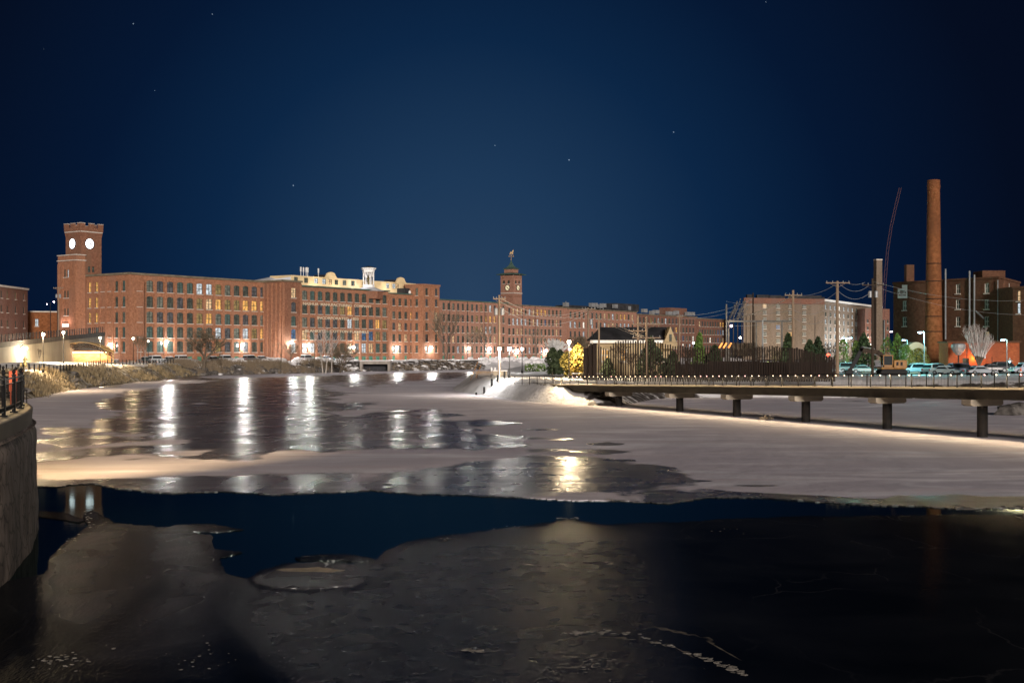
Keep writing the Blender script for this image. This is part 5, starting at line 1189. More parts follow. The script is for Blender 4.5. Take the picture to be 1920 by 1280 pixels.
def bare_tree(px, Y, h, label, seed, lev=4, spread=.7, trunk=.3, lean=(0, 0), kids=3, up=.12, r0=None, bark='bark', tw='twig', twr=.035, group='bare trees on the far bank', stems=1, z=None):
    x = X_(px, Y); z = gz(x, Y)-.1 if z is None else z; t = thing('bare_tree', (x, Y, z), label, 'tree', group); rr = random.Random(seed); a = MB(); b = MB(); c = MB()
    for s in range(stems):
        dx = (s-(stems-1)/2)*.5; d = Vector((lean[0]+dx*.4*(stems > 1), lean[1], 1)).normalized(); p = Vector((dx, 0, 0)); q = p+d*h*trunk; R0 = r0 or h*.022
        a.tube(p, q, R0*1.2, R0*.8, n=8)
        for k in range(kids):
            an = 6.28*(k+rr.random()*.6)/kids; s_ = Vector((math.cos(an), math.sin(an)*.8, .1)); grow(b, c, q, (d+s_*spread).normalized(), h*(1-trunk)*.36, R0*.62, lev, rr, up, spread, kids, twr)
        grow(b, c, q, d, h*(1-trunk)*.38, R0*.62, lev, rr, up, spread, kids, twr)
    a.build('trunk', M[bark], t); b.build('branches', M[bark], t); c.build('twigs', M[tw], t); return t
bare_tree(381, 300, 10.5, 'large spreading bare tree with thick leaning trunk in front of the clock tower mill', 3, lev=4, spread=1.0, trunk=.26, lean=(.15, 0), kids=3, up=.06, r0=.42, twr=.045)
bare_tree(590, 318, 11, 'tall slender bare tree just left of the pale-trunked pair', 5, lev=2, spread=.35, trunk=.55, kids=2, r0=.14)
bare_tree(608, 325, 13, 'pale double-stemmed bare tree in front of the lettered mill', 6, lev=3, spread=.32, trunk=.3, kids=2, r0=.15, bark='barkp', tw='twigp', stems=2)
bare_tree(622, 326, 12, 'thin pale bare tree just right of the double-stemmed one', 16, lev=2, spread=.3, trunk=.4, kids=2, r0=.13, bark='barkp', tw='twigp')
bare_tree(634, 330, 9.5, 'bushy leaning bare tree in front of the lettered mill', 9, lev=4, spread=.6, trunk=.22, lean=(.35, 0), kids=3, r0=.25, twr=.04)
bare_tree(527, 318, 9.5, 'thin crooked bare tree in front of the projecting bay', 12, lev=2, spread=.4, trunk=.5, kids=2, r0=.12)
bare_tree(421, 302, 6.5, 'small leaning sapling right of the large spreading tree', 13, lev=2, spread=.3, trunk=.4, lean=(-.3, 0), kids=2, r0=.08)
bare_tree(836, 392, 15.5, 'tall twin-trunked bare tree on the snowy mound before the low mill', 15, lev=4, spread=.45, trunk=.28, kids=2, r0=.2, stems=2, twr=.05)
bare_tree(885, 420, 11, 'bare tree with rounded crown behind the retaining wall, its twigs lit by a wall lamp', 17, lev=4, spread=.7, trunk=.35, kids=2, r0=.17, twr=.05)
bare_tree(908, 425, 12, 'bare tree behind the retaining wall nearest the wooden pole', 18, lev=4, spread=.6, trunk=.35, kids=2, r0=.17, twr=.05)
bare_tree(1006, 440, 12, 'thin bare tree before the many-windowed mill', 19, lev=3, spread=.5, trunk=.4, kids=2, r0=.15, twr=.05)
bare_tree(1022, 450, 9, 'short bare tree beside the white wall lamp near the white-lit tree', 29, lev=3, spread=.5, trunk=.4, kids=2, r0=.13, twr=.05)
for i, (px, Y, h, lb) in enumerate(((1392, 190, 5.2, 'dark bare tree among the substation rods'), (1425, 182, 4.6, 'dark bare tree behind the slats below the tan building'), (1452, 186, 4.2, 'low dark bare tree behind the slats, left of the dark conifer'), (1185, 160, 3.6, 'dark leafless brush behind the slats in front of the cream house'), (1290, 176, 4.4, 'dark bare tree behind the slats right of the cream house'), (1560, 195, 5.0, 'dark bare tree beside the round sign'))):
    bare_tree(px, Y, h, lb, 80+i, lev=3, spread=.55, trunk=.25, kids=3, r0=.08, bark='wooddk', tw='wooddk', twr=.022, group='dark brush behind the slat screen')
for i, (px, h, lb) in enumerate(((258, 7.5, 'young bare tree beside the dim park lamp, leftmost of three saplings'), (264, 7, 'young bare tree, middle of three saplings at the mill corner'), (272, 6.8, 'young bare tree, rightmost of three saplings at the mill corner'))):
    bare_tree(px, 290, h, lb, 40+i, lev=2, spread=.3, trunk=.35, kids=3, r0=.07, bark='barkp', twr=.03)
bare_tree(73, 215, 3.0, 'tiny lit sapling against the pale ramp wall', 50, lev=2, spread=.3, trunk=.3, kids=2, r0=.05, bark='barkp')
bare_tree(545, 335, 5.5, 'low bushy bare shrub tree below the brightest lamp', 51, lev=3, spread=.6, trunk=.15, kids=3, r0=.1)
bare_tree(1044, 225, 5.6, 'bare tree coloured white for lamplight, behind the small conifers', 60, lev=4, spread=.55, trunk=.2, kids=3, r0=.14, bark='white', tw='white', twr=.035, up=.3, group='trees at the right-hand park')  # white bark and twigs put the lamplight into the colour
bare_tree(1090, 245, 6.5, 'dim bare tree behind the yellow-lit evergreen', 61, lev=4, spread=.5, trunk=.25, kids=3, r0=.12, twr=.035, group='trees at the right-hand park')
bare_tree(1165, 165, 4.6, 'dark bare tree in front of the cream house, behind the slats', 63, lev=3, spread=.5, trunk=.35, kids=3, r0=.09, bark='wooddk', tw='wooddk', twr=.02, group='trees at the right-hand park')
def conifer(px, Y, h, r, label, leaf='leafdk', seed=0, n=900, shape='cone', name='evergreen_tree', group='evergreens on the right bank', z=None, s=.22, cat='tree'):
    x = X_(px, Y); z = gz(x, Y)-.05 if z is None else z; t = thing(name, (x, Y, z), label, cat, group); rr = random.Random(seed+100)
    MB().tube((0, 0, 0), (0, 0, h*.7), .09*max(1, h/4), .03, n=6).build('trunk', M['bark'], t); b = MB()
    lob = [(rr.random()*6.28, rr.random()*h, .45+.95*rr.random()) for _ in range(18)]
    for _ in range(n):
        u = rr.random()**.8; zz = h*(.06+.94*u)
        R_ = r*(1-u)**.8*1.05+.05 if shape == 'cone' else r*(math.sin(math.pi*min(1, .18+.82*u))**.6+.05)
        a = rr.random()*6.28; k = 1.0
        for la, lz, lk in lob:
            w = math.exp(-((zz-lz)/(h*.12))**2)*max(0, math.cos(a-la)); k *= 1+(lk-1)*w
        q = R_*k*(.45+.6*rr.random()); c = Vector((q*math.cos(a), q*math.sin(a), zz)); d = Vector((rr.gauss(0, 1), rr.gauss(0, 1), rr.gauss(0, .8))).normalized(); e = d.orthogonal().normalized(); f = d.cross(e); m = s*(.5+rr.random())
        b.add([c+e*m, c-e*m*.5+f*m*.8, c-e*m*.5-f*m*.8], [(0, 1, 2)])
    b.build('foliage', M[leaf], t); return t
conifer(1036, 178, 3.9, .95, 'dark green conifer, left one of the small pair before the white-lit tree', 'leafdk', 1, shape='ball')
conifer(1050, 182, 3.6, .8, 'small dark conifer close to the yellow evergreen', 'leafdk', 2, shape='ball')
conifer(1067, 163, 3.4, 1.25, 'olive bushy evergreen beside the park lamp', 'leafo', 3, shape='ball')
conifer(1084, 160, 4.4, 1.15, 'bright yellow lit evergreen at the left end of the rusty screen', 'leafy', 4, shape='ball', n=1300)
for i, (px, Y, h, r, lb) in enumerate(((1222, 163, 5.2, 2.6, 'broad dark conifer silhouette in the middle of the slat screen'), (1262, 168, 3.4, 1.6, 'short dark conifer right of the broad one behind the slats'), (1340, 166, 4.2, 1.8, 'dark conifer behind the slats by the orange arches'), (1312, 205, 6.4, 1.9, 'green lit conifer behind the slats near the cream house'),
                                      (1478, 190, 6.0, 1.7, 'dark conifer just left of the tall brown utility pole'), (1518, 192, 5.0, 1.9, 'dark conifer right of the tall brown utility pole'), (1534, 196, 5.6, 1.7, 'rightmost dark conifer behind the end of the screen'), (1140, 160, 2.4, 1.3, 'low dark shrub behind the left part of the slats'), (1620, 215, 6.6, 2.6, 'dark evergreen behind the excavator arm'))):
    conifer(px, Y, h, r, lb, 'leafg' if i == 3 else 'leafdk', 10+i, n=1100, s=.28)
def hedge():
    Y = 215; x0, x1 = X_(985, Y), X_(1022, Y); z = gz((x0+x1)/2, Y); t = thing('hedge', ((x0+x1)/2, Y, z), 'clipped green hedge dusted with snow beside the channel', 'hedge'); rr = random.Random(3); b = MB(); c = MB(); MB().box((0, 0, .4), (x1-x0-.4, .9, .8)).build('stems', M['leafdk'], t)
    for _ in range(1500):
        p = Vector(((rr.random()-.5)*(x1-x0), (rr.random()-.5)*1.4, rr.random()*1.25)); e = Vector((rr.gauss(0, 1), rr.gauss(0, 1), rr.gauss(0, 1))).normalized(); f = e.orthogonal().normalized(); m = .12+.1*rr.random()
        (c if rr.random() < .28 else b).add([p+e*m, p-e*m+f*m, p-f*m], [(0, 1, 2)])
    b.build('foliage', M['leafg'], t); c.build('snow_dusting', M['snow'], t)
hedge()
# ------------------------------------------------------------------ rusty slat screen and what stands behind it
def screen():
    z = 2.0; pts = [(1094, 152.5), (1160, 150), (1300, 148), (1430, 148), (1565, 149.5)]
    t = thing('slat_screen', (X_(1094, 152), 152, z), 'long screen of upright rusty steel slats of uneven height behind the footbridge', 'slat screen'); o = (X_(1094, 152), 152, z); rr = random.Random(5)
    def top(px):
        P_ = [(1094, 656), (1104, 647), (1118, 642), (1140, 655), (1152, 640), (1170, 636), (1215, 637), (1240, 641), (1260, 646), (1300, 649), (1350, 652), (1400, 652), (1440, 647), (1500, 652), (1530, 660), (1565, 668)]
        for (a, ya), (c, yc) in zip(P_, P_[1:]):
            if a <= px <= c: return ya+(yc-ya)*(px-a)/(c-a)
        return 668
    def Yp(px):
        for (a, ya), (c, yc) in zip(pts, pts[1:]):
            if a <= px <= c: return ya+(yc-ya)*(px-a)/(c-a)
        return 150
    for a, c in ((1094, 1103), (1103.3, 1111), (1111.3, 1119)):
        m = (a+c)/2; Y = Yp(m); zt = Zp(top(m), Y); MB().box((X_(m, Y)-o[0], Y-o[1], (zt-z)/2), ((c-a)*Y/F, .12, zt-z), .12).build('plate', M['corten'], t)
    for k in range(96):
        px = 1122+k*(1564-1122)/95; Y = Yp(px)+(.0 if k % 2 else .18); zt = Zp(top(px)+rr.random()*3, Y); w = .135 if px < 1480 else .24
        MB().box((X_(px, Y)-o[0], Y-o[1], (zt-z)/2), (w, .10, zt-z), rr.gauss(0, .15)).build('slat', M['corten'], t)
    b = MB()
    for k in range(24):
        p0 = 1120+k*18.5; p1 = p0+18.5; b.tube((X_(p0, Yp(p0)+.3)-o[0], Yp(p0)+.3-o[1], .5), (X_(p1, Yp(p1)+.3)-o[0], Yp(p1)+.3-o[1], .5), .05, n=4)
    b.build('base_rail', M['corten'], t)
    # solid dark fence behind its right half
    Y = 156.0; x0, x1 = X_(1268, Y), X_(1558, Y); f = thing('board_fence', (x0, Y, 2.0), 'solid dark board fence behind the right half of the slat screen', 'fence'); b = MB(); n = 60
    for k in range(n): px = 1268+290*k/n; zt = Zp(682 if px < 1325 else (677 if px < 1420 else 678+rr.random()*.6), Y); b.box(((x1-x0)*(k+.5)/n, 0, (zt-2)/2), ((x1-x0)/n-.02, .1, zt-2))
    b.build('boards', M['corten'], f); b = MB()
    for k in range(16): b.box(((x1-x0)*k/15, .12, 1.2), (.14, .14, 2.5))
    b.build('fence_posts', M['corten'], f)
screen()
def cream_house():
    Y = 176.0; x0, x1 = X_(1113, Y), X_(1262, Y); D = 9; ze = Zp(637, Y); zr = Zp(613, Y+D/2); o = (x0, Y, 2.1); t = thing('cream_house', o, 'cream house with dark pitched roof and small gable, behind the left half of the screen', 'house')
    ops = [op(s, 1.0, 4.2, 1.7, k, style='white') for s, k in ((1.6, 'warm'), (4.2, 'warm'), (7.0, 'dark'), (9.3, 'dim'))]
    b = MB(); facade(b, t, o, (x0, Y), (x1, Y), 1.8, ze, ops); facade(b, t, o, (x1, Y), (x1, Y+D), 1.8, ze, []); facade(b, t, o, (x1, Y+D), (x0, Y+D), 1.8, ze, []); facade(b, t, o, (x0, Y+D), (x0, Y), 1.8, ze, [])
    b.build('wall', M['creamdk'], t, o); b = MB(); a, c = x0-.5, x1+.2; r0, r1 = x0+1.3, x1-.2
    b.add([(a, Y-.6, ze-.05), (c, Y-.6, ze-.05), (r1, Y+D/2, zr), (r0, Y+D/2, zr), (a, Y+D+.6, ze-.05), (c, Y+D+.6, ze-.05)], [(0, 1, 2, 3), (5, 4, 3, 2), (4, 0, 3), (1, 5, 2)]); b.build('roof', M['roof'], t, o)
    b = MB(); b.box(((a+c)/2, Y-.55, ze-.25), (c-a, .25, .4)); b.build('fascia', M['white'], t, o)
    xg = X_(1257, Y-1.5); b = MB(); y = Y-1.5; hw = .85; zg = Zp(612, y); zb = Zp(641, y)
    v = [(xg-hw, y, zb), (xg+hw, y, zb), (xg, y, zg)]; v += [(p[0], y+4, p[2]) for p in v]; b.add(v, [(0, 1, 2), (0, 2, 5, 3), (1, 4, 5, 2), (3, 5, 4)]); b.box((xg, y+2, zb-.5), (hw*2.3, 4.1, .9)); b.build('gable', M['creamdk'], t, o)
    b = MB(); b.box((xg, y-.04, (zb+zg)/2-.5), (.35, .06, 1.0)); b.build('gable_window', P['dark'], t, o)
    for px in (1128, 1150, 1178, 1205, 1236): plight((X_(px, 172)-x0, -3.4, 1.6+1.2), (1, .80, .50), 34, .3, t)
    # lit dark-green kiosk / porch glow further right
    for px, cc, pw in ((1300, (.95, .85, 1), 220), (1345, (.85, 1, .35), 260), (1440, (.8, 1, .4), 260), (1500, (.5, 1, .7), 160)):
        Yq = 186; l = thing('garden_lamp', (X_(px, Yq), Yq, 2.15), {1300: 'white garden lamp on a pole glowing through the slats beside the cream house', 1345: 'greenish garden lamp glowing through the slats by the orange arches', 1440: 'yellow-green garden lamp low behind the screen, left of the tall brown pole', 1500: 'pale green garden lamp low behind the screen, right of the tall brown pole'}[px], 'garden lamp', 'garden lamps behind the slat screen')
        h = Zp(645 if px == 1300 else 682, Yq)-2.15; MB().tube((0, 0, 0), (0, 0, h), .05, n=6).build('pole', M['metal'], l); MB().ball((0, 0, h+.15), .16).build('lamp_globe', emis('lamp_col', cc, 6), l); plight((0, -.5, h), cc, pw, .15, l)
    Yq = 200
    for i, px in enumerate((1352, 1360, 1369)):
        l = thing('awning_lamp', (X_(px, Yq), Yq, Zp(648, Yq)), 'orange lit slanting awning lamp above the dark board fence, %s of three' % ('left', 'middle', 'right')[i], 'awning lamp', 'orange awning lamps'); b = MB(); b.tube((-.3, 0, -.35), (.2, 0, .45), .13, n=6); b.build('lamp_tube', emis('orange_glow', (1, .33, .08), 1.6), l); MB().tube((0, .1, 0), (0, .1, 2.1-Zp(648, Yq)), .05, n=5).build('pole', M['metal'], l)
cream_house()

# ------------------------------------------------------------------ utility poles and wires
poles = {}
def upole(px, ytop, Y, label, r=.15, arms=(), m='wood', trans=0, z=None):
    x = X_(px, Y); z = gz(x, Y) if z is None else z; h = Zp(ytop, Y)-z; t = thing('utility_pole', (x, Y, z), label, 'utility pole', 'utility poles')
    MB().tube((0, 0, -.2), (0, 0, h), r*1.15, r*.8, n=10).build('pole', M[m], t)
    for k, (dz, L_) in enumerate(arms):
        b = MB(); b.box((0, -r-.05, h-dz), (L_, .12, .14)); b.tube((-L_*.35, -r, h-dz), (0, -r, h-dz-.6), .025, n=4); b.tube((L_*.35, -r, h-dz), (0, -r, h-dz-.6), .025, n=4); b.build('crossarm', M[m], t)
        b = MB()
        for u in (-.46, -.22, .22, .46): b.lathe((u*L_, -r-.05, h-dz+.07), [(.05, 0), (.08, .06), (.04, .12), (.07, .18), (.02, .24)], 6)
        b.build('insulator', M['grey'], t)
    for k in range(trans): b = MB(); b.lathe(((.42, -.42)[k], -.25, h-2.6), [(.22, 0), (.25, .05), (.25, .8), (.2, .88), (.08, .95)], 10); b.build('transformer', M['grey'], t)
    poles[px] = (x, Y, z+h); return t
upole(936, 553, 163, 'wooden utility pole with transformers, its foot lit white, beside the park lamps', arms=((.5, 1.6),), trans=2, r=.16)
upole(1103, 577, 190, 'pale wooden pole with a small transformer left of the cream house', arms=((.2, 2.0),), trans=1, r=.14)
upole(1123, 590, 172, 'pale wooden pole standing before the left end of the cream roof', r=.14)
upole(1196, 591, 168, 'pale wooden pole in front of the middle of the cream roof', arms=((2.1, 2.6),), r=.15)
upole(1212, 593, 158, 'brown wooden pole carrying two long crossarms above the slats', arms=((1.0, 3.6), (2.7, 3.6)), r=.15)
upole(1274, 589, 210, 'brown wooden pole right of the cream house gable', arms=((.4, 1.0),), r=.15)
upole(1235, 599, 230, 'short thin pole behind the cream roof', r=.1)
upole(1412, 549, 215, 'rusty brown pole at the left side of the tan building', r=.16, m='corten')
upole(1430, 600, 200, 'pale blue-grey steel pole at the left side of the tan building', r=.14, m='grey')
upole(1487, 544, 172, 'tall brown utility pole in front of the tan building centre', arms=((.7, 2.4),), r=.2)
upole(1528, 592, 196, 'thin dark pole before the tan building with a yellow sign', r=.06, m='wooddk')
upole(1554, 592, 205, 'thin steel pole at the corner of the tan building', r=.07, m='grey')
upole(1570, 527, 168, 'thick brown utility pole just right of the slat screen end', arms=((.25, 3.2),), r=.22)
upole(1636, 522, 170, 'dark utility pole with transformers standing by the excavator', arms=((.9, 3.0),), trans=2, r=.17, m='wooddk')
upole(1583, 600, 230, 'slim pale pole in front of the windows of the tan building', r=.06, m='grey')
upole(1606, 590, 260, 'slim dark pole in front of the lit side of the tan building', r=.07, m='wooddk')
upole(1658, 600, 250, 'slim pole between the square chimney and the brick building', r=.07, m='grey')
upole(1813, 645, 178, 'thin black pole in front of the orange lit annex', r=.06, m='metal')
upole(1860, 668, 176, 'short thin black pole right of the fan-shaped tree', r=.05, m='metal')
def wires():
    def w(p, q, sag, label, r=.022, n=14, grp='overhead wires'):
        p = Vector(p); q = Vector(q); b = MB(); pr = p
        for k in range(1, n+1):
            u = k/n; c = p.lerp(q, u); c.z -= sag*4*u*(1-u); b.tube(pr, c, r, n=4, caps=False); pr = c
        o = b.build('overhead_wire', M['sill'] if r > .024 else M['grey']); tag(o, label, 'wire', grp)
    P_ = poles
    for dz in (0, -.5, -1.3): w((P_[936][0], P_[936][1], P_[936][2]+dz-.3), (P_[1103][0], P_[1103][1], P_[1103][2]-.1+dz*.5), 1.6+abs(dz)*.3, 'sagging wire from the transformer pole to the pale pole, %s of three' % {0: 'top', -.5: 'middle', -1.3: 'lowest'}[dz], .03)
    for dz in (0, -.6): w((P_[1103][0], P_[1103][1], P_[1103][2]-.1+dz), (P_[1212][0], P_[1212][1], P_[1212][2]-2.6+dz*.3), .35, 'wire sloping down to the double crossarm, %s of two' % ('upper' if dz == 0 else 'lower'), .028)
    w((P_[1103][0], P_[1103][1], P_[1103][2]-.3), (P_[1123][0], P_[1123][1], P_[1123][2]-.3), .1, 'short wire between the two pale poles left of the cream house', .025)
    for i, (dz, s) in enumerate(((-.1, .35), (-.45, .9), (-1.0, 1.4))): w((P_[1570][0]+1.0-i*.6, P_[1570][1], P_[1570][2]+dz), (P_[1636][0]+(-1+i*.6), P_[1636][1], P_[1636][2]-.4+dz), s, 'looping wire between the thick brown pole and the dark pole, %s' % ('top', 'middle', 'lowest hanging')[i], .022)
    for i, (ya, yb, lb) in enumerate(((601, 606, 'thick bundled cable crossing low in front of the tan building'), (565, 586, 'thin wire rising toward the tall brown pole before the tan building'), (585, 625, 'thin wire slanting down before the tan building'), (610, 640, 'lowest thin wire before the tan building'))):
        a = W(1362, ya, 205); c = W(1487, min(yb, 600)-i*6, 172); w(a, (P_[1487][0], P_[1487][1]-.2, P_[1487][2]-.7-i*1.0), .5, lb, .05 if i == 0 else .02)
        w((P_[1487][0], P_[1487][1]-.2, P_[1487][2]-.7-i*1.0), (P_[1570][0], P_[1570][1], P_[1570][2]-.3-i*1.1), .6+.3*i, 'wire from the tall brown pole to the thick brown pole, number %s from the top' % ('first', 'second', 'third', 'fourth')[i], .02)
    for i, dz in enumerate((-.4, -1.0)): w((P_[1636][0], P_[1636][1], P_[1636][2]+dz), (X_(1960, 190), 190, Zp((560, 590)[i], 190)), 1.2, 'thin dark wire passing in front of the brick building, %s of two' % ('upper', 'lower')[i], .015)
    for i, py in enumerate((570, 582)): w((P_[1274][0], P_[1274][1], P_[1274][2]-.2-i*.5), (P_[1412][0], P_[1412][1], P_[1412][2]-1-i*.8), .8, 'wire from the pole by the gable to the rusty pole, %s' % ('upper', 'lower')[i], .02)
wires()
def gantry():
    Y = 205; t = thing('substation_gantry', (X_(1362, Y), Y, 2.2), 'grey steel substation gantry with long beam left of the tan building', 'gantry'); o = (X_(1362, Y), Y, 2.2)
    for px, yt in ((1362, 570), (1366, 602), (1418, 602), (1466, 604)): b = MB(); b.box((X_(px, Y)-o[0], 0, (Zp(yt, Y)-2.2)/2), (.22, .22, Zp(yt, Y)-2.2)); b.build('column', M['gantry'], t)
    b = MB(); b.box((X_(1423, Y)-o[0], 0, Zp(602, Y)-2.2), (X_(1482, Y)-X_(1363, Y), .3, .28)); b.build('beam', M['gantry'], t); rr = random.Random(9); b = MB()
    for k in range(34):
        px = 1368+rr.random()*28; yb = 600-rr.random()*10; a = W(px, yb, Y+rr.random()*3); a -= Vector(o); h = .6+rr.random()*2.4; b.tube(a, a+Vector((h*.4, 0, h)), .03, n=4); b.ball(a+Vector((h*.4, 0, h)), .12, n=6, m=4)
    b.build('insulator_rods', M['gantry'], t); b = MB()
    for k in range(7): px = 1370+k*8; b.box((X_(px, Y)-o[0], 1.5, Zp(655, Y)-2.2), (.5, 1.0, 2.2)); b.box((X_(px, Y)-o[0], 1.4, Zp(625, Y)-2.2), (.12, .12, 6))
    b.build('switchgear', M['wooddk'], t)
    for px, py, lb in ((1371, 611, 'small pale lamp low on the substation, left'), (1388, 633, 'small yellow lamp on the substation, right')):
        l = thing('work_lamp', W(px, py, Y-1), lb, 'work lamp', 'work lamps on the substation'); MB().ball((0, 0, 0), .2).build('lamp_globe', E['pink'] if px == 1371 else E['soft'], l); b = MB(); b.box((0, .3, 0), (.2, .4, .1)); b.build('bracket', M['metal'], l); plight((0, -.5, 0), (1, .85, .6), 200, .1, l)
gantry()

# ------------------------------------------------------------------ far tan building, square chimney, crane
def tan_building():
    c = Vector((X_(1545, 600), 600)); l = Vector((X_(1394, 585), 585)); r = Vector((X_(1652, 700), 700)); o = Vector((c.x, c.y, 3)); t = thing('tan_mill', o, 'big tan seven-storey building with rows of small lit windows down its right side', 'building')
    zt = 30.6; d = (c-l).normalized(); ops = []; Ln = (c-l).length
    rows = [Zp(py, 592) for py in (578, 590, 603, 617, 630, 643)]
    for j, px in enumerate((1434, 1459, 1482, 1508)):
        k = (px-960)/F; s = (k*l.y-l.x)/(d.x-k*d.y)
        for i, z in enumerate(rows): ops.append(op(s, 2.1, z, 1.9, 'peach' if (i, j) == (0, 0) else ('warm' if (i, j) == (4, 2) else ('blue' if (i, j) == (3, 1) else 'dark')), style='white'))
    d2 = (r-c).normalized(); L2 = (r-c).length; side = []; rr = random.Random(4)
    for i in range(7):
        for j in range(14):
            s = 3+(L2-7)*j/13; side.append(op(s, 2.6, 26.2-i*3.55, 2.0, 'glow' if j in (3, 11) else ('white' if rr.random() < .5 else rr.choice(['teal', 'blind', 'dark', 'slate'])), style='two'))
    bk = Vector((-d.y, d.x))*60; block(t, o, [l, c, r, l+(r-c)], 2, zt, {0: ops, 1: side}, M['tanbrick'], None)
    b = MB(); m = (c+r)/2; n2 = Vector((d2.y, -d2.x)); b.box((m.x+n2.x*.4, m.y+n2.y*.4, zt-.2), (L2, 1.2, .9), math.atan2(d2.y, d2.x)); b.build('cornice', M['white'], t, o)
    b = MB(); m = (l+c)/2; n1 = Vector((d.y, -d.x)); b.box((m.x+n1.x*.2, m.y+n1.y*.2, zt-1.0), (Ln, .7, 2.6), math.atan2(d.y, d.x)); b.build('frieze', M['brickfar'], t, o)
    for k in range(8): q = c+d2*(L2*(k+.5)/8)+n2*8; plight((q.x-o.x, q.y-o.y, 8), (.92, .97, 1), 7500, .5, t)
    for k in range(4): q = l+d*(Ln*(k+.5)/4)+n1*12; plight((q.x-o.x, q.y-o.y, 6), (1, .86, .66), 1700, .5, t)
    b = MB()
    for k in range(16): q = l.lerp(c, rr.random()); b.box((q.x, q.y+4, zt+.8), (2+rr.random()*4, 3, 1+rr.random()*1.5)); b.build('roof_plant', M['roof'], t, o); b = MB()
    # lower dim buildings between
    Y = 640; q = thing('dim_brick_building', (X_(1665, Y), Y, 3), 'dim red brick block between the tan building and the square chimney', 'building'); ops = [op(2+i*3, 1.3, 6+j*3.6, 1.8, rr.choice(DK+['white']), style='two') for i in range(6) for j in range(5)]
    a = Vector((X_(1622, Y), Y)); e = Vector((X_(1668, Y+10), Y+10)); ops = [x for x in ops if x['s'] < (e-a).length-1]; block(q, q.location.copy(), [a, e, e+Vector((0, 25)), a+Vector((0, 25))], 2, Zp(578, Y), {0: ops}, M['brickfar'], None)
    Y = 520; k = thing('square_chimney', (X_(1646, Y), Y, 2), 'tall pale square brick chimney behind the dark utility pole', 'chimney'); b = MB(); w = 13*Y/F; h = Zp(488, Y)-2; b.box((0, 0, h/2), (w, w, h), .2, 0, .88); b.build('shaft', M['tanbrick'], k); b = MB(); b.box((0, 0, h+.2), (w*.95, w*.95, .5), .2); b.build('chimney_cap', M['sill'], k); plight((-6, -14, 14), (1, .8, .6), 300, .5, k)
    # crane jib
    Y = 560; k = thing('crane', (X_(1672, Y), Y, 2), 'thin dark red lattice crane jib curving up beside the tall chimney', 'crane'); b = MB(); pts = [(1656, 600), (1658, 560), (1660, 520), (1664, 470), (1671, 425), (1680, 385), (1688, 352)]
    v = [W(px, py, Y)-Vector((X_(1672, Y), Y, 2)) for px, py in pts]
    for i in range(len(v)-1):
        for dx in (-.55, .55):
            b.tube(v[i]+Vector((dx, 0, 0)), v[i+1]+Vector((dx*.85, 0, 0)), .08, n=4)
        n = 5
        for j in range(n): p = v[i].lerp(v[i+1], j/n); q = v[i].lerp(v[i+1], (j+1)/n); b.tube(p+Vector((-.55, 0, 0)), q+Vector((.55, 0, 0)), .045, n=3)
    b.build('jib', mat('crane_red', (.10, .045, .045), (.13, .065, .06)), k); b = MB(); b.box((v[0].x, 0, v[0].z/2), (1.3, 1.3, v[0].z)); b.build('mast', M['corten'], k)
tan_building()

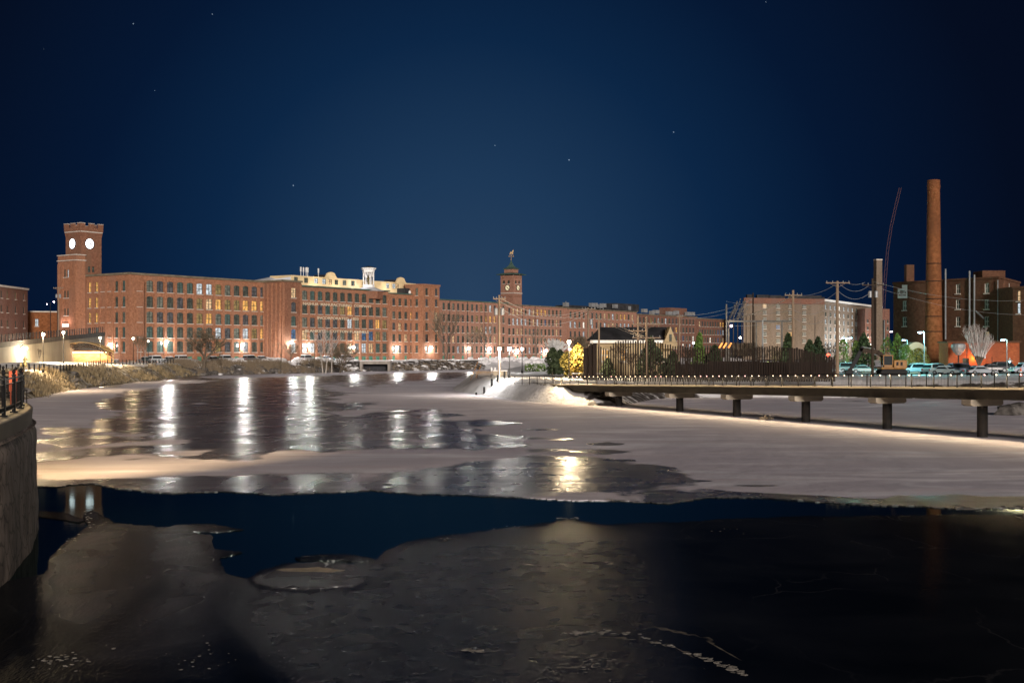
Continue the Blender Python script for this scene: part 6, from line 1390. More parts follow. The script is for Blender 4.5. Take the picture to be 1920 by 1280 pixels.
# ------------------------------------------------------------------ brick building and round stack on the right
def right_building():
    a = Vector((X_(1675, 264), 264)); c = Vector((X_(1873, 243), 243)); d = (c-a).normalized(); nn = Vector((d.y, -d.x)); e = Vector((X_(1912, 262), 262)); o = Vector((a.x, a.y, 2.2)); t = thing('brick_factory', o, 'dark brick factory with pipes and a white banner behind the round stack', 'factory')
    ops = []
    def sx(px): k = (px-960)/F; return (k*a.y-a.x)/(d.x-k*d.y)
    for px, py, k in ((1696, 577, 'blind'), (1696, 607, 'dark'), (1796, 546, 'blind'), (1796, 575, 'dark'), (1796, 607, 'dark'), (1850, 545, 'blind'), (1850, 575, 'blind'), (1850, 607, 'dark'), (1850, 635, 'dim')):
        s = sx(px); Y = a.y+d.y*s; ops.append(op(s, 1.05, Zp(py+4.5, Y), 1.9, k, style='white', arch=False))
    d2 = (e-c).normalized(); side = []
    for px in (1882, 1893):
        k = (px-960)/F; s = (k*c.y-c.x)/(d2.x-k*d2.y)
        for py, kk in ((546, 'slate'), (575, 'blind'), (608, 'dark'), (634, 'dim')): side.append(op(s, 1.5, Zp(py+5, c.y+d2.y*s), 2.2, kk, style='white'))
    bk = Vector((-d.y, d.x))*18
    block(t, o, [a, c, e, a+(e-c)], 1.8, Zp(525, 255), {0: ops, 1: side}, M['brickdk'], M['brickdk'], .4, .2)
    b = MB(); q = a+d*sx(1722)+Vector((0, 6)); b.box((q.x, q.y, 21.8), (1.6, 1.6, 4.2)); q = a+d*sx(1884)+Vector((0, 8)); b.build('roof_house', M['brickdk'], t, o); b = MB(); b.box((q.x, q.y, 19.6), (4.5, 5, 4.0)); b.build('roof_house', M['brickdk'], t, o)
    for px, y0, y1, r in ((1775, 504, 636, .16), (1820, 508, 617, .17), (1829, 515, 617, .17), (1873, 525, 640, .10)):
        s = sx(px); q = a+d*s+nn*.35; b = MB(); b.tube((q.x, q.y, Zp(y1, q.y)), (q.x, q.y, Zp(y0, q.y)), r, n=8); b.build('pipe', M['grey'], t, o)
    s0, s1 = sx(1832), sx(1848); p, q = a+d*s0+nn*.4, a+d*s1+nn*.5; b = MB(); b.tube((p.x, p.y, Zp(583, p.y)), (q.x, q.y, Zp(597, q.y)), .16, n=6); b.build('pipe', M['grey'], t, o)
    # banner: stepped white sheet with marks
    b = MB(); s0, s1, sm_ = sx(1684), sx(1701.5), sx(1692); Y = a.y-.1
    def wp(s, py, q=.14): p = a+d*s+nn*q; return (p.x, p.y, Zp(py, p.y))
    out = [(s0, 559), (s1, 559), (s1, 534), (sm_, 534), (sm_, 541), (s0, 541)]; f = [wp(*x) for x in out]; g = [wp(*x, .06) for x in out]; b.add(f+g, [tuple(range(6)), tuple(range(11, 5, -1))]+[(i, i+6, (i+1) % 6+6, (i+1) % 6) for i in range(6)])
    bn = b.build('banner', M['white'], t, o); b = MB(); dk = M['brickdk']
    for u, w, ya, yb in ((.11, .035, 547.5, 550), (.30, .03, 544, 550.5), (.42, .03, 543.5, 551), (.52, .03, 544, 550.5), (.68, .035, 544, 550), (.86, .045, 547, 550), (.5, .39, 552.6, 554.3)):
        x = s0+(s1-s0)*u; ww = (s1-s0)*w; b.add([wp(x-ww, yb, .17), wp(x+ww, yb, .17), wp(x+ww, ya, .17), wp(x-ww, ya, .17)], [(0, 1, 2, 3)])
    b.build('banner_marks', dk, bn, (0, 0, 0)).location = (-o.x, -o.y, -o.z)
    # round stack
    Y = 250; x = X_(1750.5, Y); k = thing('brick_stack', (x, Y, 2), 'very tall tapering round orange-brown brick chimney stack', 'chimney stack'); H_ = Zp(338, Y)-2
    MB().lathe((0, 0, 0), [(1.78, 0), (1.66, 8), (1.52, 16), (1.38, 24), (1.26, 32), (1.2, H_-2.2), (1.2, H_-2)], 32).build('shaft', M['brickst'], k, smooth=True)
    MB().lathe((0, 0, H_-2), [(1.2, 0), (1.27, .5), (1.27, 1.0), (1.22, 1.2), (1.24, 2.0), (.9, 2.0), (.9, 1)], 32).build('stack_top', M['brickst'], k)
    b = MB()
    for z in (7.5, 10.5, 14, 17.5, 21): r = 1.66-(z-8)*.0172; b.lathe((0, 0, z), [(r+.02, 0), (r+.04, .05), (r+.04, .13), (r+.02, .18)], 32)
    b.build('iron_band', M['corten'], k)
    # next building at the frame edge
    a2 = Vector((X_(1899, 236), 236)); e2 = Vector((X_(1990, 228), 228)); q = thing('edge_building', (a2.x, a2.y, 2.2), 'brick building cut off by the right edge, lit white near the ground', 'building'); qo = (a2.x, a2.y, 2.2)
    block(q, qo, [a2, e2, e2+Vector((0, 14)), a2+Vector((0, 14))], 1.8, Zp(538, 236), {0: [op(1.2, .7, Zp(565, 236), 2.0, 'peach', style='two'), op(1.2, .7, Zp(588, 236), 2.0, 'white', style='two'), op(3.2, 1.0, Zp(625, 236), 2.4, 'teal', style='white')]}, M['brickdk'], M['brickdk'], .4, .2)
    # low annex with orange light
    Y = 228; x0, x1 = X_(1778, Y), X_(1899, Y); q = thing('low_annex', (x0, Y, 2.2), 'low red brick annex glowing orange under its lamp', 'annex'); qo = (x0, Y, 2.2)
    block(q, qo, [(x0, Y), (x1, Y-3), (x1, Y+5), (x0, Y+5)], 1.8, Zp(640, Y), {0: [op(3.0, 1.1, 2.4, 2.0, 'dark', style='two')]}, brickmat('annex_brick', (.30, .08, .035), (.40, .12, .05), (.26, .08, .04)), M['brickdk'], .3, .25)
    for dx, pw in ((4.0, 420), (9.0, 420)): plight((dx, -1.6, 2.2), (1, .30, .06), pw, .2, q)
    l = thing('porch_lamp', (X_(1841, Y-2), Y-2.4, Zp(664, Y-2)), 'white backlit sign lamp on the annex behind the fan-shaped tree', 'sign lamp'); b = MB(); b.box((0, 0, 0), (1.0, .2, 1.5)); b.build('housing', M['grey'], l); b = MB(); b.box((0, -.13, .1), (.8, .06, 1.1)); b.build('lens', E['pink'], l).data.materials[0] = emis('sign_glow', (1, .9, .95), 1.3); plight((0, -.8, 0), (1, .8, .8), 60, .2, l)
    # pale green annex
    Y = 240; x0, x1 = X_(1700, Y), X_(1737, Y); q = thing('green_lit_shed', (x0, Y, 2.2), 'pale shed lit green with a dark window at the foot of the stack', 'shed'); b = MB(); zt = Zp(641, Y)-2.2; n = 10; w = x1-x0
    f = [(0, 0, 0), (w, 0, 0)]+[(w-w*k/n, 0, zt-1.0+math.sin(math.pi*k/n)*1.0) for k in range(n+1)]; g = [(p[0], 5, p[2]) for p in f]; m = len(f); b.add(f+g, [tuple(range(m)), tuple(range(2*m-1, m-1, -1))]+[(i, i+m, (i+1) % m+m, (i+1) % m) for i in range(m)]); b.build('wall', M['concl'], q); b = MB(); b.box((w*.6, -.03, 2.2), (1.5, .1, 1.4)); b.build('window', P['dark'], q)
    plight((w*.55, -4, 3.0), (.55, 1, .25), 170, .2, q)
    # tank / hood
    Y = 224; q = thing('vent_hood', (X_(1797, Y), Y, 2.2), 'rounded pale vent hood above the orange lit annex, pink underneath', 'vent hood'); z = Zp(655, Y)-2.2; MB().lathe((0, 0, z), [(.35, -1.0), (.9, -.4), (1.25, .3), (1.25, .9), (.9, 1.1)], 16).build('hood', M['grey'], q); MB().tube((0, 0, 0), (0, 0, z-.9), .12, n=6).build('leg', M['metal'], q); plight((0, -2.0, z-1.6), (1, .45, .25), 70, .1, q)
right_building()
def lot_lamp(px, yt, Y, label, col, em, power, heads=1):
    x = X_(px, Y); z = 2.2; h = Zp(yt, Y)-z; t = thing('parking_lamp', (x, Y, z), label, 'parking lot lamp', 'tall lamps over the right-hand parking lot'); MB().lathe((0, 0, 0), [(.2, 0), (.2, .5), (.09, .55), (.07, h)], 8).build('pole', M['grey'], t)
    for s in ((-1, 1) if heads == 2 else (-1,)):
        b = MB(); b.box((s*.55, 0, h), (.9, .35, .14)); b.build('lamp_head', M['grey'], t); b = MB(); b.box((s*.7, -.05, h-.12), (.5, .45, .12)); b.build('lens', E[em], t); plight((s*.7, -.35, h-.35), col, power, .2, t)
lot_lamp(1733, 622, 190, 'blue-white parking lamp with teal pole beside the round stack', (.22, .85, .90), 'teal', 4200)
lot_lamp(1701, 637, 236, 'blue-white parking lamp by the green lit shed', (.25, .85, .75), 'blue', 600)
lot_lamp(1587, 633, 240, 'twin-headed blue parking lamp right of the thick brown pole', (.25, .9, .8), 'blue', 1500, 2)
lot_lamp(1676, 621, 300, 'pink-white lamp between the square chimney and the brick factory', (1, .8, .85), 'pink', 1800)
lot_lamp(1904, 640, 226, 'white parking lamp near the right edge lighting the last building', (1, .95, 1), 'cool', 3200)
lot_lamp(1888, 636, 200, 'unlit looking green-tinted parking lamp before the annex', (.6, 1, .8), 'teal', 300)
for i, (px, Y, h, r, lf, lb) in enumerate(((1581, 214, 5.6, 1.3, 'leafg', 'bright green lit tree under the twin-headed blue lamp'), (1604, 222, 5.4, 1.0, 'leafg', 'slim green lit tree right of the twin-headed lamp'), (1664, 216, 6.0, 1.3, 'leafg', 'green lit tree above the excavator cab'), (1682, 214, 6.6, 1.1, 'leafg', 'tallest green lit tree beside the brick factory corner'), (1700, 212, 4.6, 1.4, 'leafg', 'green lit bush in front of the green lit shed'), (1722, 206, 4.0, 1.9, 'leafo', 'grey-green leafless-looking bush before the stack'))):
    conifer(px, Y, h, r, lb, lf, 60+i, n=900, shape='ball', name='leafy_tree', group='green lit trees by the parking lot', s=.13); 
for i, (px, Y, pw) in enumerate(((1592, 207, 260), (1672, 207, 300), (1694, 205, 240))): 
    l = thing('ground_lamp', (X_(px, Y), Y, 2.25), ('small green ground lamp under the slim tree by the twin-headed lamp', 'small green ground lamp under the trees behind the excavator', 'small green ground lamp under the bush by the shed')[i], 'ground lamp', 'green ground lamps'); MB().lathe((0, 0, 0), [(.15, 0), (.15, .2), (.1, .25)], 8).build('housing', M['metal'], l); MB().ball((0, 0, .3), .1, n=8).build('lamp_globe', E['teal'], l); plight((0, 0, .8), (.45, 1, .3), pw, .1, l)
def fan_tree():
    Y = 180; x = X_(1835, Y); z = gz(x, Y); t = thing('fan_tree', (x, Y, z), 'fan-shaped leafless tree with upright branches lit teal in the parking lot', 'tree'); rr = random.Random(8); a = MB(); b = MB(); H_ = Zp(612, Y)-z
    a.tube((0, 0, -.1), (.05, 0, 1.3), .2, .17, n=8)
    for k in range(90):
        an = rr.random()*6.28; sp = rr.random()**.7*.42; top = Vector((math.cos(an)*sp*H_*.75, math.sin(an)*sp*H_*.5, H_*(.98-.25*sp/.42*(1 if math.cos(an) > 0 else .2)-.12*rr.random()))); p = Vector((.05, 0, 1.2)); mid = Vector((top.x*.55+rr.gauss(0, .1), top.y*.5, H_*.5))
        pr = p; r = .07
        for i in range(1, 7):
            u = i/6; q = p*(1-u)**2+mid*2*u*(1-u)+top*u*u+Vector((rr.gauss(0, .05), 0, 0)); (a if i < 3 else b).tube(pr, q, r, r*.8, n=4, caps=False); r *= .8
            if i > 2:
                for _ in range(2): w = q+Vector((rr.gauss(0, .25), rr.gauss(0, .2), .4+rr.random()*.5)); b.tube(q, w, .02, .015, n=3, caps=False)
            pr = q
    a.build('trunk', M['bark'], t); b.build('branches', M['twigp'], t)
fan_tree()

# ------------------------------------------------------------------ cars
paints = {}
def paint(c):
    if c not in paints: paints[c] = mat('car_paint', c, rough=.3, spec=.6, coat=.4)
    return paints[c]
GL = mat('car_glass', (.015, .02, .022), rough=.08, spec=.6); TL = mat('tail_lamp', (.35, .02, .02), rough=.3); HL = mat('head_lamp', (.6, .62, .65), rough=.15)
def car(x, y, rot, kind, color, label, group, snowy=False, z=None, brand=None):
    z = gz(x, y) if z is None else z; t = thing('parked_car', (x, y, z), label, 'car', group, rot); L_, Wd, H_ = {'suv': (4.7, 1.9, 1.72), 'sedan': (4.6, 1.8, 1.42), 'van': (5.2, 2.0, 2.0)}[kind]
    hb = .92 if kind == 'suv' else (.80 if kind == 'sedan' else 1.0); zb = .28
    if kind == 'sedan': low = [(-L_/2, zb+.12), (-L_/2+.05, hb-.02), (-L_*.30, hb+.06), (L_*.16, hb+.05), (L_*.42, hb-.12), (L_/2, hb-.32), (L_/2, zb+.05)]; cab = [(-L_*.36, hb+.03), (-L_*.20, H_-.04), (L_*.02, H_), (L_*.20, hb+.03)]
    elif kind == 'suv': low = [(-L_/2, zb+.12), (-L_/2-.02, hb), (-L_*.42, hb+.05), (L_*.20, hb+.06), (L_*.44, hb-.06), (L_/2, hb-.3), (L_/2, zb+.05)]; cab = [(-L_*.47, hb+.03), (-L_*.40, H_-.05), (L_*.02, H_), (L_*.13, H_-.08), (L_*.24, hb+.04)]
    else: low = [(-L_/2, zb+.1), (-L_/2, hb), (-L_*.4, hb+.05), (L_*.3, hb+.05), (L_*.46, hb-.1), (L_/2, hb-.4), (L_/2, zb+.05)]; cab = [(-L_*.49, hb), (-L_*.48, H_-.05), (L_*.2, H_), (L_*.34, hb+.02)]
    b = MB()
    def ext(mb, prof, w0, w1, mi=0):
        n = len(prof); zs = [p[1] for p in prof]; za, zc = min(zs), max(zs)
        def wf(zv): k = (zv-za)/(zc-za+1e-6); return w0+(w1-w0)*k
        vs = [(px, -wf(pz)/2, pz) for px, pz in prof]+[(px, wf(pz)/2, pz) for px, pz in prof]
        mb.add(vs, [tuple(range(n)), tuple(range(2*n-1, n-1, -1))]+[(i, i+n, (i+1) % n+n, (i+1) % n) for i in range(n)], mi)
    ext(b, [(p[0], p[1]) for p in low]+[], Wd, Wd-.08)
    ext(b, [(p[0]*.985, p[1]) for p in cab], Wd-.14, Wd-.46)
    bo = b.build('body', paint(color), t); m = bo.modifiers.new('bevel', 'BEVEL'); m.width = .07; m.segments = 2; m.limit_method = 'ANGLE'
    # glass: side windows and screens standing slightly proud
    g = MB(); ca, cb = cab[0], cab[-1]; ta = cab[1]; tb = cab[-2]
    for s in (-1, 1):
        y0 = s*((Wd-.14)/2+.012); y1 = s*((Wd-.42)/2+.012)
        g.add([(ca[0]+.30, y0, hb+.12), (cb[0]-.30, y0, hb+.12), (tb[0]-.05, y1, H_-.16), (ta[0]+.12, y1, H_-.16)], [(0, 1, 2, 3)] if s < 0 else [(3, 2, 1, 0)])
    for (p, q, sg) in ((ca, ta, -1), (cb, tb, 1)):
        g.add([(p[0]*.985+sg*.015, -(Wd-.3)/2, p[1]+.1), (p[0]*.985+sg*.015, (Wd-.3)/2, p[1]+.1), (q[0]*.985+sg*.02, (Wd-.56)/2, q[1]-.08), (q[0]*.985+sg*.02, -(Wd-.56)/2, q[1]-.08)], [(0, 1, 2, 3)])
    g.build('windows', GL, t)
    for sx in (-L_*.31, L_*.32):
        for s in (-1, 1):
            w = MB(); w.tube((sx, s*(Wd/2-.2), .34), (sx, s*(Wd/2+.02), .34), .34, n=18); wo = w.build('wheel', M['rubber'], t); r = MB(); r.tube((sx, s*(Wd/2+.0), .34), (sx, s*(Wd/2+.035), .34), .2, n=12); r.build('rim', M['grey'], wo)
    for s in (-1, 1):
        q = MB(); q.box((-L_/2-.0, s*(Wd/2-.22), hb-.14), (.1, .32, .2)); q.build('tail_light', TL, t); q = MB(); q.box((L_/2-.04, s*(Wd/2-.25), hb-.32), (.12, .36, .16)); q.build('headlight', HL, t)
    if snowy:
        q = MB(); ext(q, [(cab[0][0]*.9, H_-.12), (cab[1][0]*1.02, H_-.02), (cab[1][0]*.9, H_+.1), (tb[0]*.9, H_+.12), (tb[0]*1.1+.06, H_-.03)], Wd-.35, Wd-.6); q.box((L_*.34, 0, hb+.02), (1.1, Wd-.5, .1)); q.build('snow_cover', M['snow'], t)
    return t
lot = 'cars in the right-hand parking lot'
def cx(px, Y): return X_(px, Y), Y
for px, Y, rot, kind, colr, lb in ((1716, 196, .05+math.pi, 'suv', (.55, .57, .6), 'white off-road car just right of the yellow excavator'), (1757, 190, .5, 'suv', (.30, .38, .38), 'silver car behind the others, its long roof below the stack'), (1775, 184, -.9, 'sedan', (.36, .42, .44), 'light teal lit car facing the river left of the dark one'),
                                  (1805, 186, .1, 'suv', (.04, .05, .09), 'dark blue car left of the fan-shaped tree'), (1838, 180, .2, 'sedan', (.30, .34, .38), 'low pale car with snow behind the fan-shaped tree trunk'), (1862, 200, .0, 'sedan', (.02, .02, .025), 'black car in the shade right of the fan-shaped tree'),
                                  (1886, 204, .1, 'suv', (.02, .02, .03), 'black car second from the right edge'), (1922, 190, .15+math.pi, 'suv', (.38, .43, .52), 'pale blue car cut by the right edge behind the traffic cone'), (1593, 205, .1, 'suv', (.05, .16, .17), 'dark teal car behind the excavator arm, partly hidden by the brown pole'),
                                  (1620, 200, -.1, 'sedan', (.10, .22, .22), 'teal car seen under the excavator arm'), (1548, 188, .1, 'sedan', (.35, .45, .5), 'pale car roof showing above the right end of the board fence')):
    car(*cx(px, Y), rot, kind, colr, lb, lot)
lg = 'snow dusted cars below the clock tower mill'
for k, (px, Y, rot, kind, colr, lb) in enumerate(((204, 300, .5, 'sedan', (.08, .10, .12), 'dark car beside the right end of the pavilion'), (276, 305, .95, 'sedan', (.10, .15, .16), 'dark snow topped car left of the white car by the young saplings'), (294, 306, .95, 'suv', (.50, .54, .56), 'white snow topped car, leftmost bright one under the mill lamp'), (320, 309, .95, 'sedan', (.12, .14, .15), 'grey snow covered car under the left mill lamp'),
                                                 (343, 313, .95, 'suv', (.45, .47, .5), 'silver snow covered car just left of the big bare tree'), (402, 322, .95, 'sedan', (.12, .12, .13), 'dark snow topped car just right of the big bare tree'), (425, 325, .95, 'suv', (.3, .32, .34), 'grey snow topped car left of the right mill lamp'), (470, 330, .95, 'suv', (.10, .10, .11), 'black snow topped car right of the right mill lamp'), (492, 334, .95, 'sedan', (.14, .14, .15), 'dark snow topped car at the foot of the projecting bay'),
                                                 (577, 352, .95, 'suv', (.4, .42, .45), 'silver snow topped car below the twin bright lamps'), (614, 362, .95, 'sedan', (.03, .18, .42), 'bright blue car below the lettered mill'), (652, 368, .95, 'suv', (.4, .4, .42), 'pale snow topped car left of the culvert'))):
    car(*cx(px, Y), rot, kind, colr, lb, lg, True)

def excavator():
    Y = 181; x = X_(1672, Y); z = gz(x, Y)+.05; t = thing('excavator', (x, Y, z), 'yellow excavator with long dark arm reaching left over the snow', 'excavator')
    for s in (-1, 1):
        b = MB(); n = 14; prof = [(-1.5+.42*math.cos(a), .42+.42*math.sin(a)) for a in [math.pi/2+math.pi*k/6 for k in range(7)]]+[(1.5+.42*math.cos(a), .42+.42*math.sin(a)) for a in [-math.pi/2+math.pi*k/6 for k in range(7)]]
        m = len(prof); y0, y1 = s*.75, s*1.3; b.add([(p, y0, q) for p, q in prof]+[(p, y1, q) for p, q in prof], [tuple(range(m)), tuple(range(2*m-1, m-1, -1))]+[(i, i+m, (i+1) % m+m, (i+1) % m) for i in range(m)]); b.build('track', M['rubber'], t)
    b = MB(); b.box((.9, 0, 1.55), (1.9, 2.4, 1.25)); b.box((0, 0, 1.0), (3.6, 2.3, .3)); b.box((1.6, 0, 1.5), (.5, 2.3, 1.05)); bo = b.build('engine_housing', M['yellow'], t); mo = bo.modifiers.new('bevel', 'BEVEL'); mo.width = .08; mo.segments = 2
    b = MB(); b.box((.45, -1.22, 1.65), (.3, .05, .5)); b.box((1.05, -1.22, 1.65), (.3, .05, .5)); b.build('vent_grille', M['metal'], t)
    b = MB()
    for dx in (-1.5, -.2):
        for dy in (-1.1, .1): b.box((dx, dy, 1.95), (.1, .1, 1.7))
    b.box((-.85, -.5, 2.82), (1.5, 1.4, .12)); b.box((-.85, -.5, 1.3), (1.4, 1.3, .3)); b.build('cab_frame', M['yellow'], t); b = MB(); b.box((-.85, -.5, 2.1), (1.25, 1.15, 1.3)); b.build('cab_glass', GL, t)
    V = lambda px, py: W(px, py, Y)-Vector((x, Y, z))
    def beam(pts, name, m, th=.28):
        b = MB()
        for p, q, w0, w1 in pts:
            d = (q-p).normalized(); up = Vector((-d.z, 0, d.x)); vs = [p+up*w0, p-up*w0, q-up*w1, q+up*w1]; a = Vector((0, th/2, 0)); b.add([v-a for v in vs]+[v+a for v in vs], [(0, 1, 2, 3), (7, 6, 5, 4), (0, 3, 7, 4), (1, 5, 6, 2), (0, 4, 5, 1), (3, 2, 6, 7)])
        b.build(name, m, t)
    beam([(V(1662, 672), V(1645, 660), .28, .34), (V(1645, 660), V(1628, 658), .34, .3), (V(1628, 658), V(1612, 655), .3, .22)], 'boom', M['wooddk'])
    beam([(V(1617, 650), V(1604, 676), .2, .3), (V(1604, 676), V(1592, 697), .3, .16)], 'stick', M['metal'])
    b = MB(); p = V(1592, 699); pr = [(-.5, .35), (.35, .45), (.5, .1), (.2, -.35), (-.3, -.42), (-.6, -.2)]; m = 6; b.add([(p.x+u, -.5, p.z+v) for u, v in pr]+[(p.x+u, .5, p.z+v) for u, v in pr], [tuple(range(m)), tuple(range(2*m-1, m-1, -1))]+[(i, i+m, (i+1) % m+m, (i+1) % m) for i in range(m)]); b.build('bucket', M['metal'], t)
    b = MB(); b.tube(V(1655, 668), V(1632, 662), .07, n=6); b.tube(V(1640, 654), V(1616, 650), .07, n=6); b.build('hydraulic_ram', M['grey'], t)
excavator()
def bits():
    # traffic cone
    Y = 172; x = X_(1914, Y); t = thing('traffic_cone', (x, Y, gz(x, Y)), 'orange and white traffic cone at the right edge of the parking lot', 'traffic cone'); MB().box((0, 0, .03), (.5, .5, .06)).build('base', M['rubber'], t); MB().lathe((0, 0, .06), [(.2, 0), (.15, .4), (.1, .75), (.04, 1.15)], 12).build('cone', M['orange'], t); MB().lathe((0, 0, .5), [(.152, 0), (.118, .22)], 12).build('reflective_band', M['white'], t)
    Y = 190; x = X_(1553, Y); t = thing('round_sign', (x, Y, 2.1), 'round orange-red sign disc above the end of the dark fence', 'sign'); h = Zp(666, Y)-2.1; MB().tube((0, 0, 0), (0, 0, h), .04, n=6).build('pole', M['grey'], t); MB().tube((0, -.08, h), (0, -.04, h), .3, n=20).build('sign_disc', E['red'], t)
    Y = 195; x = X_(1528, Y); t = thing('diamond_sign', (x, Y-.2, 2.1), 'small yellow diamond sign stacked on a thin dark pole', 'sign'); b = MB()
    for py in (657, 663): z = Zp(py, Y)-2.1; b.add([(-.26, -.1, z), (0, -.1, z-.26), (.26, -.1, z), (0, -.1, z+.26), (-.26, -.06, z), (0, -.06, z-.26), (.26, -.06, z), (0, -.06, z+.26)], [(0, 1, 2, 3), (7, 6, 5, 4), (0, 4, 5, 1), (1, 5, 6, 2), (2, 6, 7, 3), (3, 7, 4, 0)])
    b.build('sign_plate', M['yellow'], t); MB().tube((0, 0, 0), (0, 0, Zp(663, Y)-2.1), .03, n=5).build('pole', M['metal'], t)
    # shaded garden lamp
    Y = 192; x = X_(1893, Y); t = thing('shaded_lamp', (x, Y, 2.2), 'teal lamp with a broad conical shade over the black cars', 'lamp'); h = Zp(676, Y)-2.2; MB().tube((0, 0, 0), (0, 0, h+.5), .05, n=6).build('pole', M['metal'], t); MB().lathe((0, 0, h-.1), [(.55, 0), (.12, .28), (.05, .6)], 14).build('lamp_shade', M['sill'], t); MB().ball((0, 0, h-.15), .12, n=8).build('bulb', E['teal'], t); plight((0, -.3, h-.35), (.5, 1, .8), 60, .1, t)
    # boulders on the cove
    for px, py, r, lb in ((1893, 772, 1.5, 'dark boulder on the cove ice near the right edge'), (1911, 762, 1.1, 'smaller dark boulder at the right edge beyond the bridge')):
        g = G(px, py+6); b = MB(); blob(b, (0, 0, 0), r, random.Random(int(px)), .55); o = b.build('boulder', M['rock']); o.location = (g.x, g.y, .15); tag(o, lb, 'boulder', 'boulders on the cove ice')
    rr = random.Random(77)
    for i, (px, py, r, lb) in enumerate(((1130, 752, .55, 'snow capped rock under the bridge start, nearest the bank'), (1143, 756, .7, 'largest snow capped rock under the bridge start'), (1152, 751, .45, 'small rock tucked against the first bridge pier'), (1160, 758, .4, 'flat rock at the ice edge by the first bridge pier'))):
        Y = 131-i*.6; x = X_(px, Y); b = MB(); blob(b, (0, 0, 0), r, rr, .6); o = b.build('rock', M['rock']); o.location = (x, Y, max(.1, gz(x, Y))+.15); tag(o, lb, 'rock', 'rocks under the bridge start'); s = MB(); blob(s, (0, 0, r*.42), r*.75, rr, .25); s.build('snow_cap', M['snow'], o)
    # birds on the ice beyond the bridge
    for i, px in enumerate((1429, 1438, 1446)):
        g = G(px, 788.5); t = tag(MB().build('duck', M['rock']), None); bpy.data.objects.remove(t); b = MB(); b.lathe((0, 0, .12), [(.02, -.1), (.13, -.06), (.16, .02), (.1, .1), (.02, .13)], 8, sx=1.5); b.ball((.22, 0, .3), .07, n=8); b.tube((.15, 0, .16), (.21, 0, .28), .05, .04); b.tube((.28, 0, .3), (.36, 0, .28), .025, .012); b.tube((-.18, 0, .16), (-.32, 0, .2), .05, .01)
        o = b.build('duck', M['bark'], smooth=True); o.location = (g.x, g.y, .055); o.rotation_euler = (0, 0, i*1.9); tag(o, 'small duck resting on the ice beyond the bridge, %s of three' % ('left', 'middle', 'right')[i], 'duck', 'ducks on the ice')
    # peninsula: bench, low walls, bollards
    Y = 168; x = X_(908, Y); z = 1.5; t = thing('park_bench', (x, Y, gz(x, Y)), 'wooden bench half buried in snow left of the white-lit pole', 'bench'); MB().box((0, 0, .5), (2.4, .5, .07)).build('seat', M['wood'], t); b = MB(); b.box((0, .27, .85), (2.4, .07, .16)); b.box((0, .25, .66), (2.4, .07, .1)); b.build('backrest', M['wood'], t)
    for s in (-.9, .9): MB().box((s, .05, .25), (.1, .5, .5)).build('leg', M['metal'], t)
    for i, px in enumerate((893, 908, 922, 933, 946, 921.5, 928)):
        Y = 160 if i < 5 else 200; x = X_(px, Y); z = gz(x, Y); o = MB().lathe((0, 0, -.1), [(.14, 0), (.14, .85), (.11, .92), (.02, .96)], 10).build('bollard', M['metal'] if i < 5 else M['white']); o.location = (x, Y, z)
        tag(o, ('short dark bollard at the left tip of the snowy point', 'short dark bollard in front of the wooden bench', 'dark bollard just left of the white-lit pole foot', 'dark bollard at the white-lit pole foot', 'dark bollard at the start of the footbridge railing', 'pale bollard behind the bench, left one', 'pale bollard behind the bench, right one')[i], 'bollard', 'bollards on the snowy point')
    Y = 172; x = X_(938, Y); t = thing('low_wall', (x, Y, gz(x, Y)-.1), 'low white snow topped wall at the foot of the white-lit pole', 'low wall'); MB().box((0, 0, .35), (1.9, .5, .7)).build('wall', M['concl'], t); MB().box((0, 0, .76), (2.0, .6, .14)).build('snow_cap', M['snow'], t)
    Y = 154; x0, x1 = X_(1072, Y), X_(1132, Y); t = thing('park_table', ((x0+x1)/2, Y, gz((x0+x1)/2, Y)), 'long snow covered bench table in front of the left end of the rusty screen', 'table'); L_ = x1-x0; MB().box((0, 0, .78), (L_, .7, .08)).build('table_top', M['snow'], t)
    for s in (-.45, -.15, .15, .45):
        for dy in (-.25, .25): MB().box((s*L_, dy, .37), (.08, .08, .75)).build('leg', M['metal'], t)
    # yellow guy wires
    for i, (a, c, ya, yb) in enumerate(((882, 896, 712, 678), (891, 902, 711, 684))):
        Y = 172; o = MB().tube(W(a, ya, Y), W(c, yb, Y), .045, n=6).build('guy_wire_cover', M['yellow']); tag(o, ('longer yellow guy wire cover slanting up from the snowy point', 'shorter yellow guy wire cover, the right one')[i], 'guy wire cover', 'yellow guy wire covers')
        p = Vector(W(c, yb, Y)); q = MB().tube(p, (poles[936][0], poles[936][1], poles[936][2]-1.5), .012, n=4).build('guy_wire', M['grey']); tag(q, 'thin grey guy wire running up from the %s yellow cover to the transformer pole' % ('longer', 'shorter')[i], 'guy wire', 'guy wires')
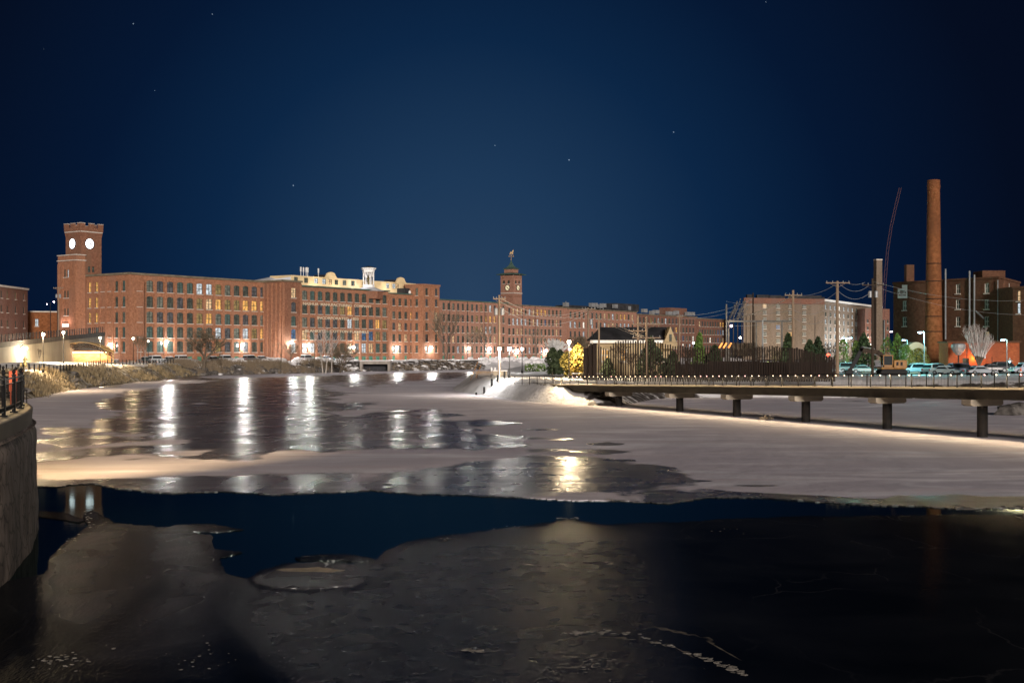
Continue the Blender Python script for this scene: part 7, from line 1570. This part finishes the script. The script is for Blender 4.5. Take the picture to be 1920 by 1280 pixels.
    # left: pole with wires beside clock tower
    t = upole(110, 538, 300, 'wooden utility pole with transformers left of the clock tower', arms=((.3, 2.4),), trans=2, r=.18, z=3.2)
    for i, (py, Y) in enumerate(((573, 330), (578, 335))):
        l = thing('roof_lamp', W(101 if i == 0 else 88, (566, 570)[i], 325), ('pinkish street lamp on an arm beside the left utility pole', 'fainter street lamp on an arm further left of the utility pole')[i], 'street lamp', 'street lamps on arms'); MB().ball((0, 0, 0), .22 if i == 0 else .12, n=8).build('lamp_globe', E['pink'], l); b = MB(); b.tube((0, 0, .25), (.9, 0, .3), .05, n=5); b.tube((.9, 0, .3), (.9, 0, 3.2-W(101, 566, 325).z), .09, n=5); b.build('arm_pole', M['metal'], l)
bits()
# park lamps of the snowy point
lamp_post(955, 655, 160, gz(X_(955, 160), 160), 'black post lamp at the start of the footbridge', 1700, CW, 'cool', 'post lamps on the snowy point')
lamp_post(979, 655, 196, gz(X_(979, 196), 196), 'black post lamp beside the hedge', 800, CW, 'warm', 'post lamps on the snowy point')
lamp_post(1067, 642, 158, gz(X_(1067, 158), 158), 'black post lamp in front of the yellow evergreen', 6500, (1, .76, .46), 'warm', 'post lamps on the snowy point', None, 1.1)
lamp_post(1068, 656, 214, gz(X_(1068, 214), 214), 'farther pink-white post lamp behind the olive evergreen', 900, CW, 'pink', 'post lamps on the snowy point')
lamp_post(936.5, 655, 158, gz(X_(936.5, 158), 158), 'post lamp against the utility pole, its pole coloured white for lamplight', 1700, CW, 'warm', 'post lamps on the snowy point', M['white'])  # light falling on the pole is put into its white colour
# spot on the yellow evergreen and white-lit tree
for px, Y, c, pw, lb in ((1082, 156.5, (1, .62, .12), 30, 'small amber ground lamp under the yellow evergreen'), (1046, 219, (1, .92, .95), 190, 'small white ground lamp under the white-lit tree')):
    x = X_(px, Y); l = thing('ground_lamp', (x, Y, gz(x, Y)), lb, 'ground lamp'); MB().lathe((0, 0, 0), [(.12, 0), (.12, .2), (.08, .24)], 8).build('housing', M['metal'], l); MB().ball((0, 0, .28), .07, n=8).build('lamp_globe', E['soft'], l); plight((0, -.3, .7), c, pw, .1, l)
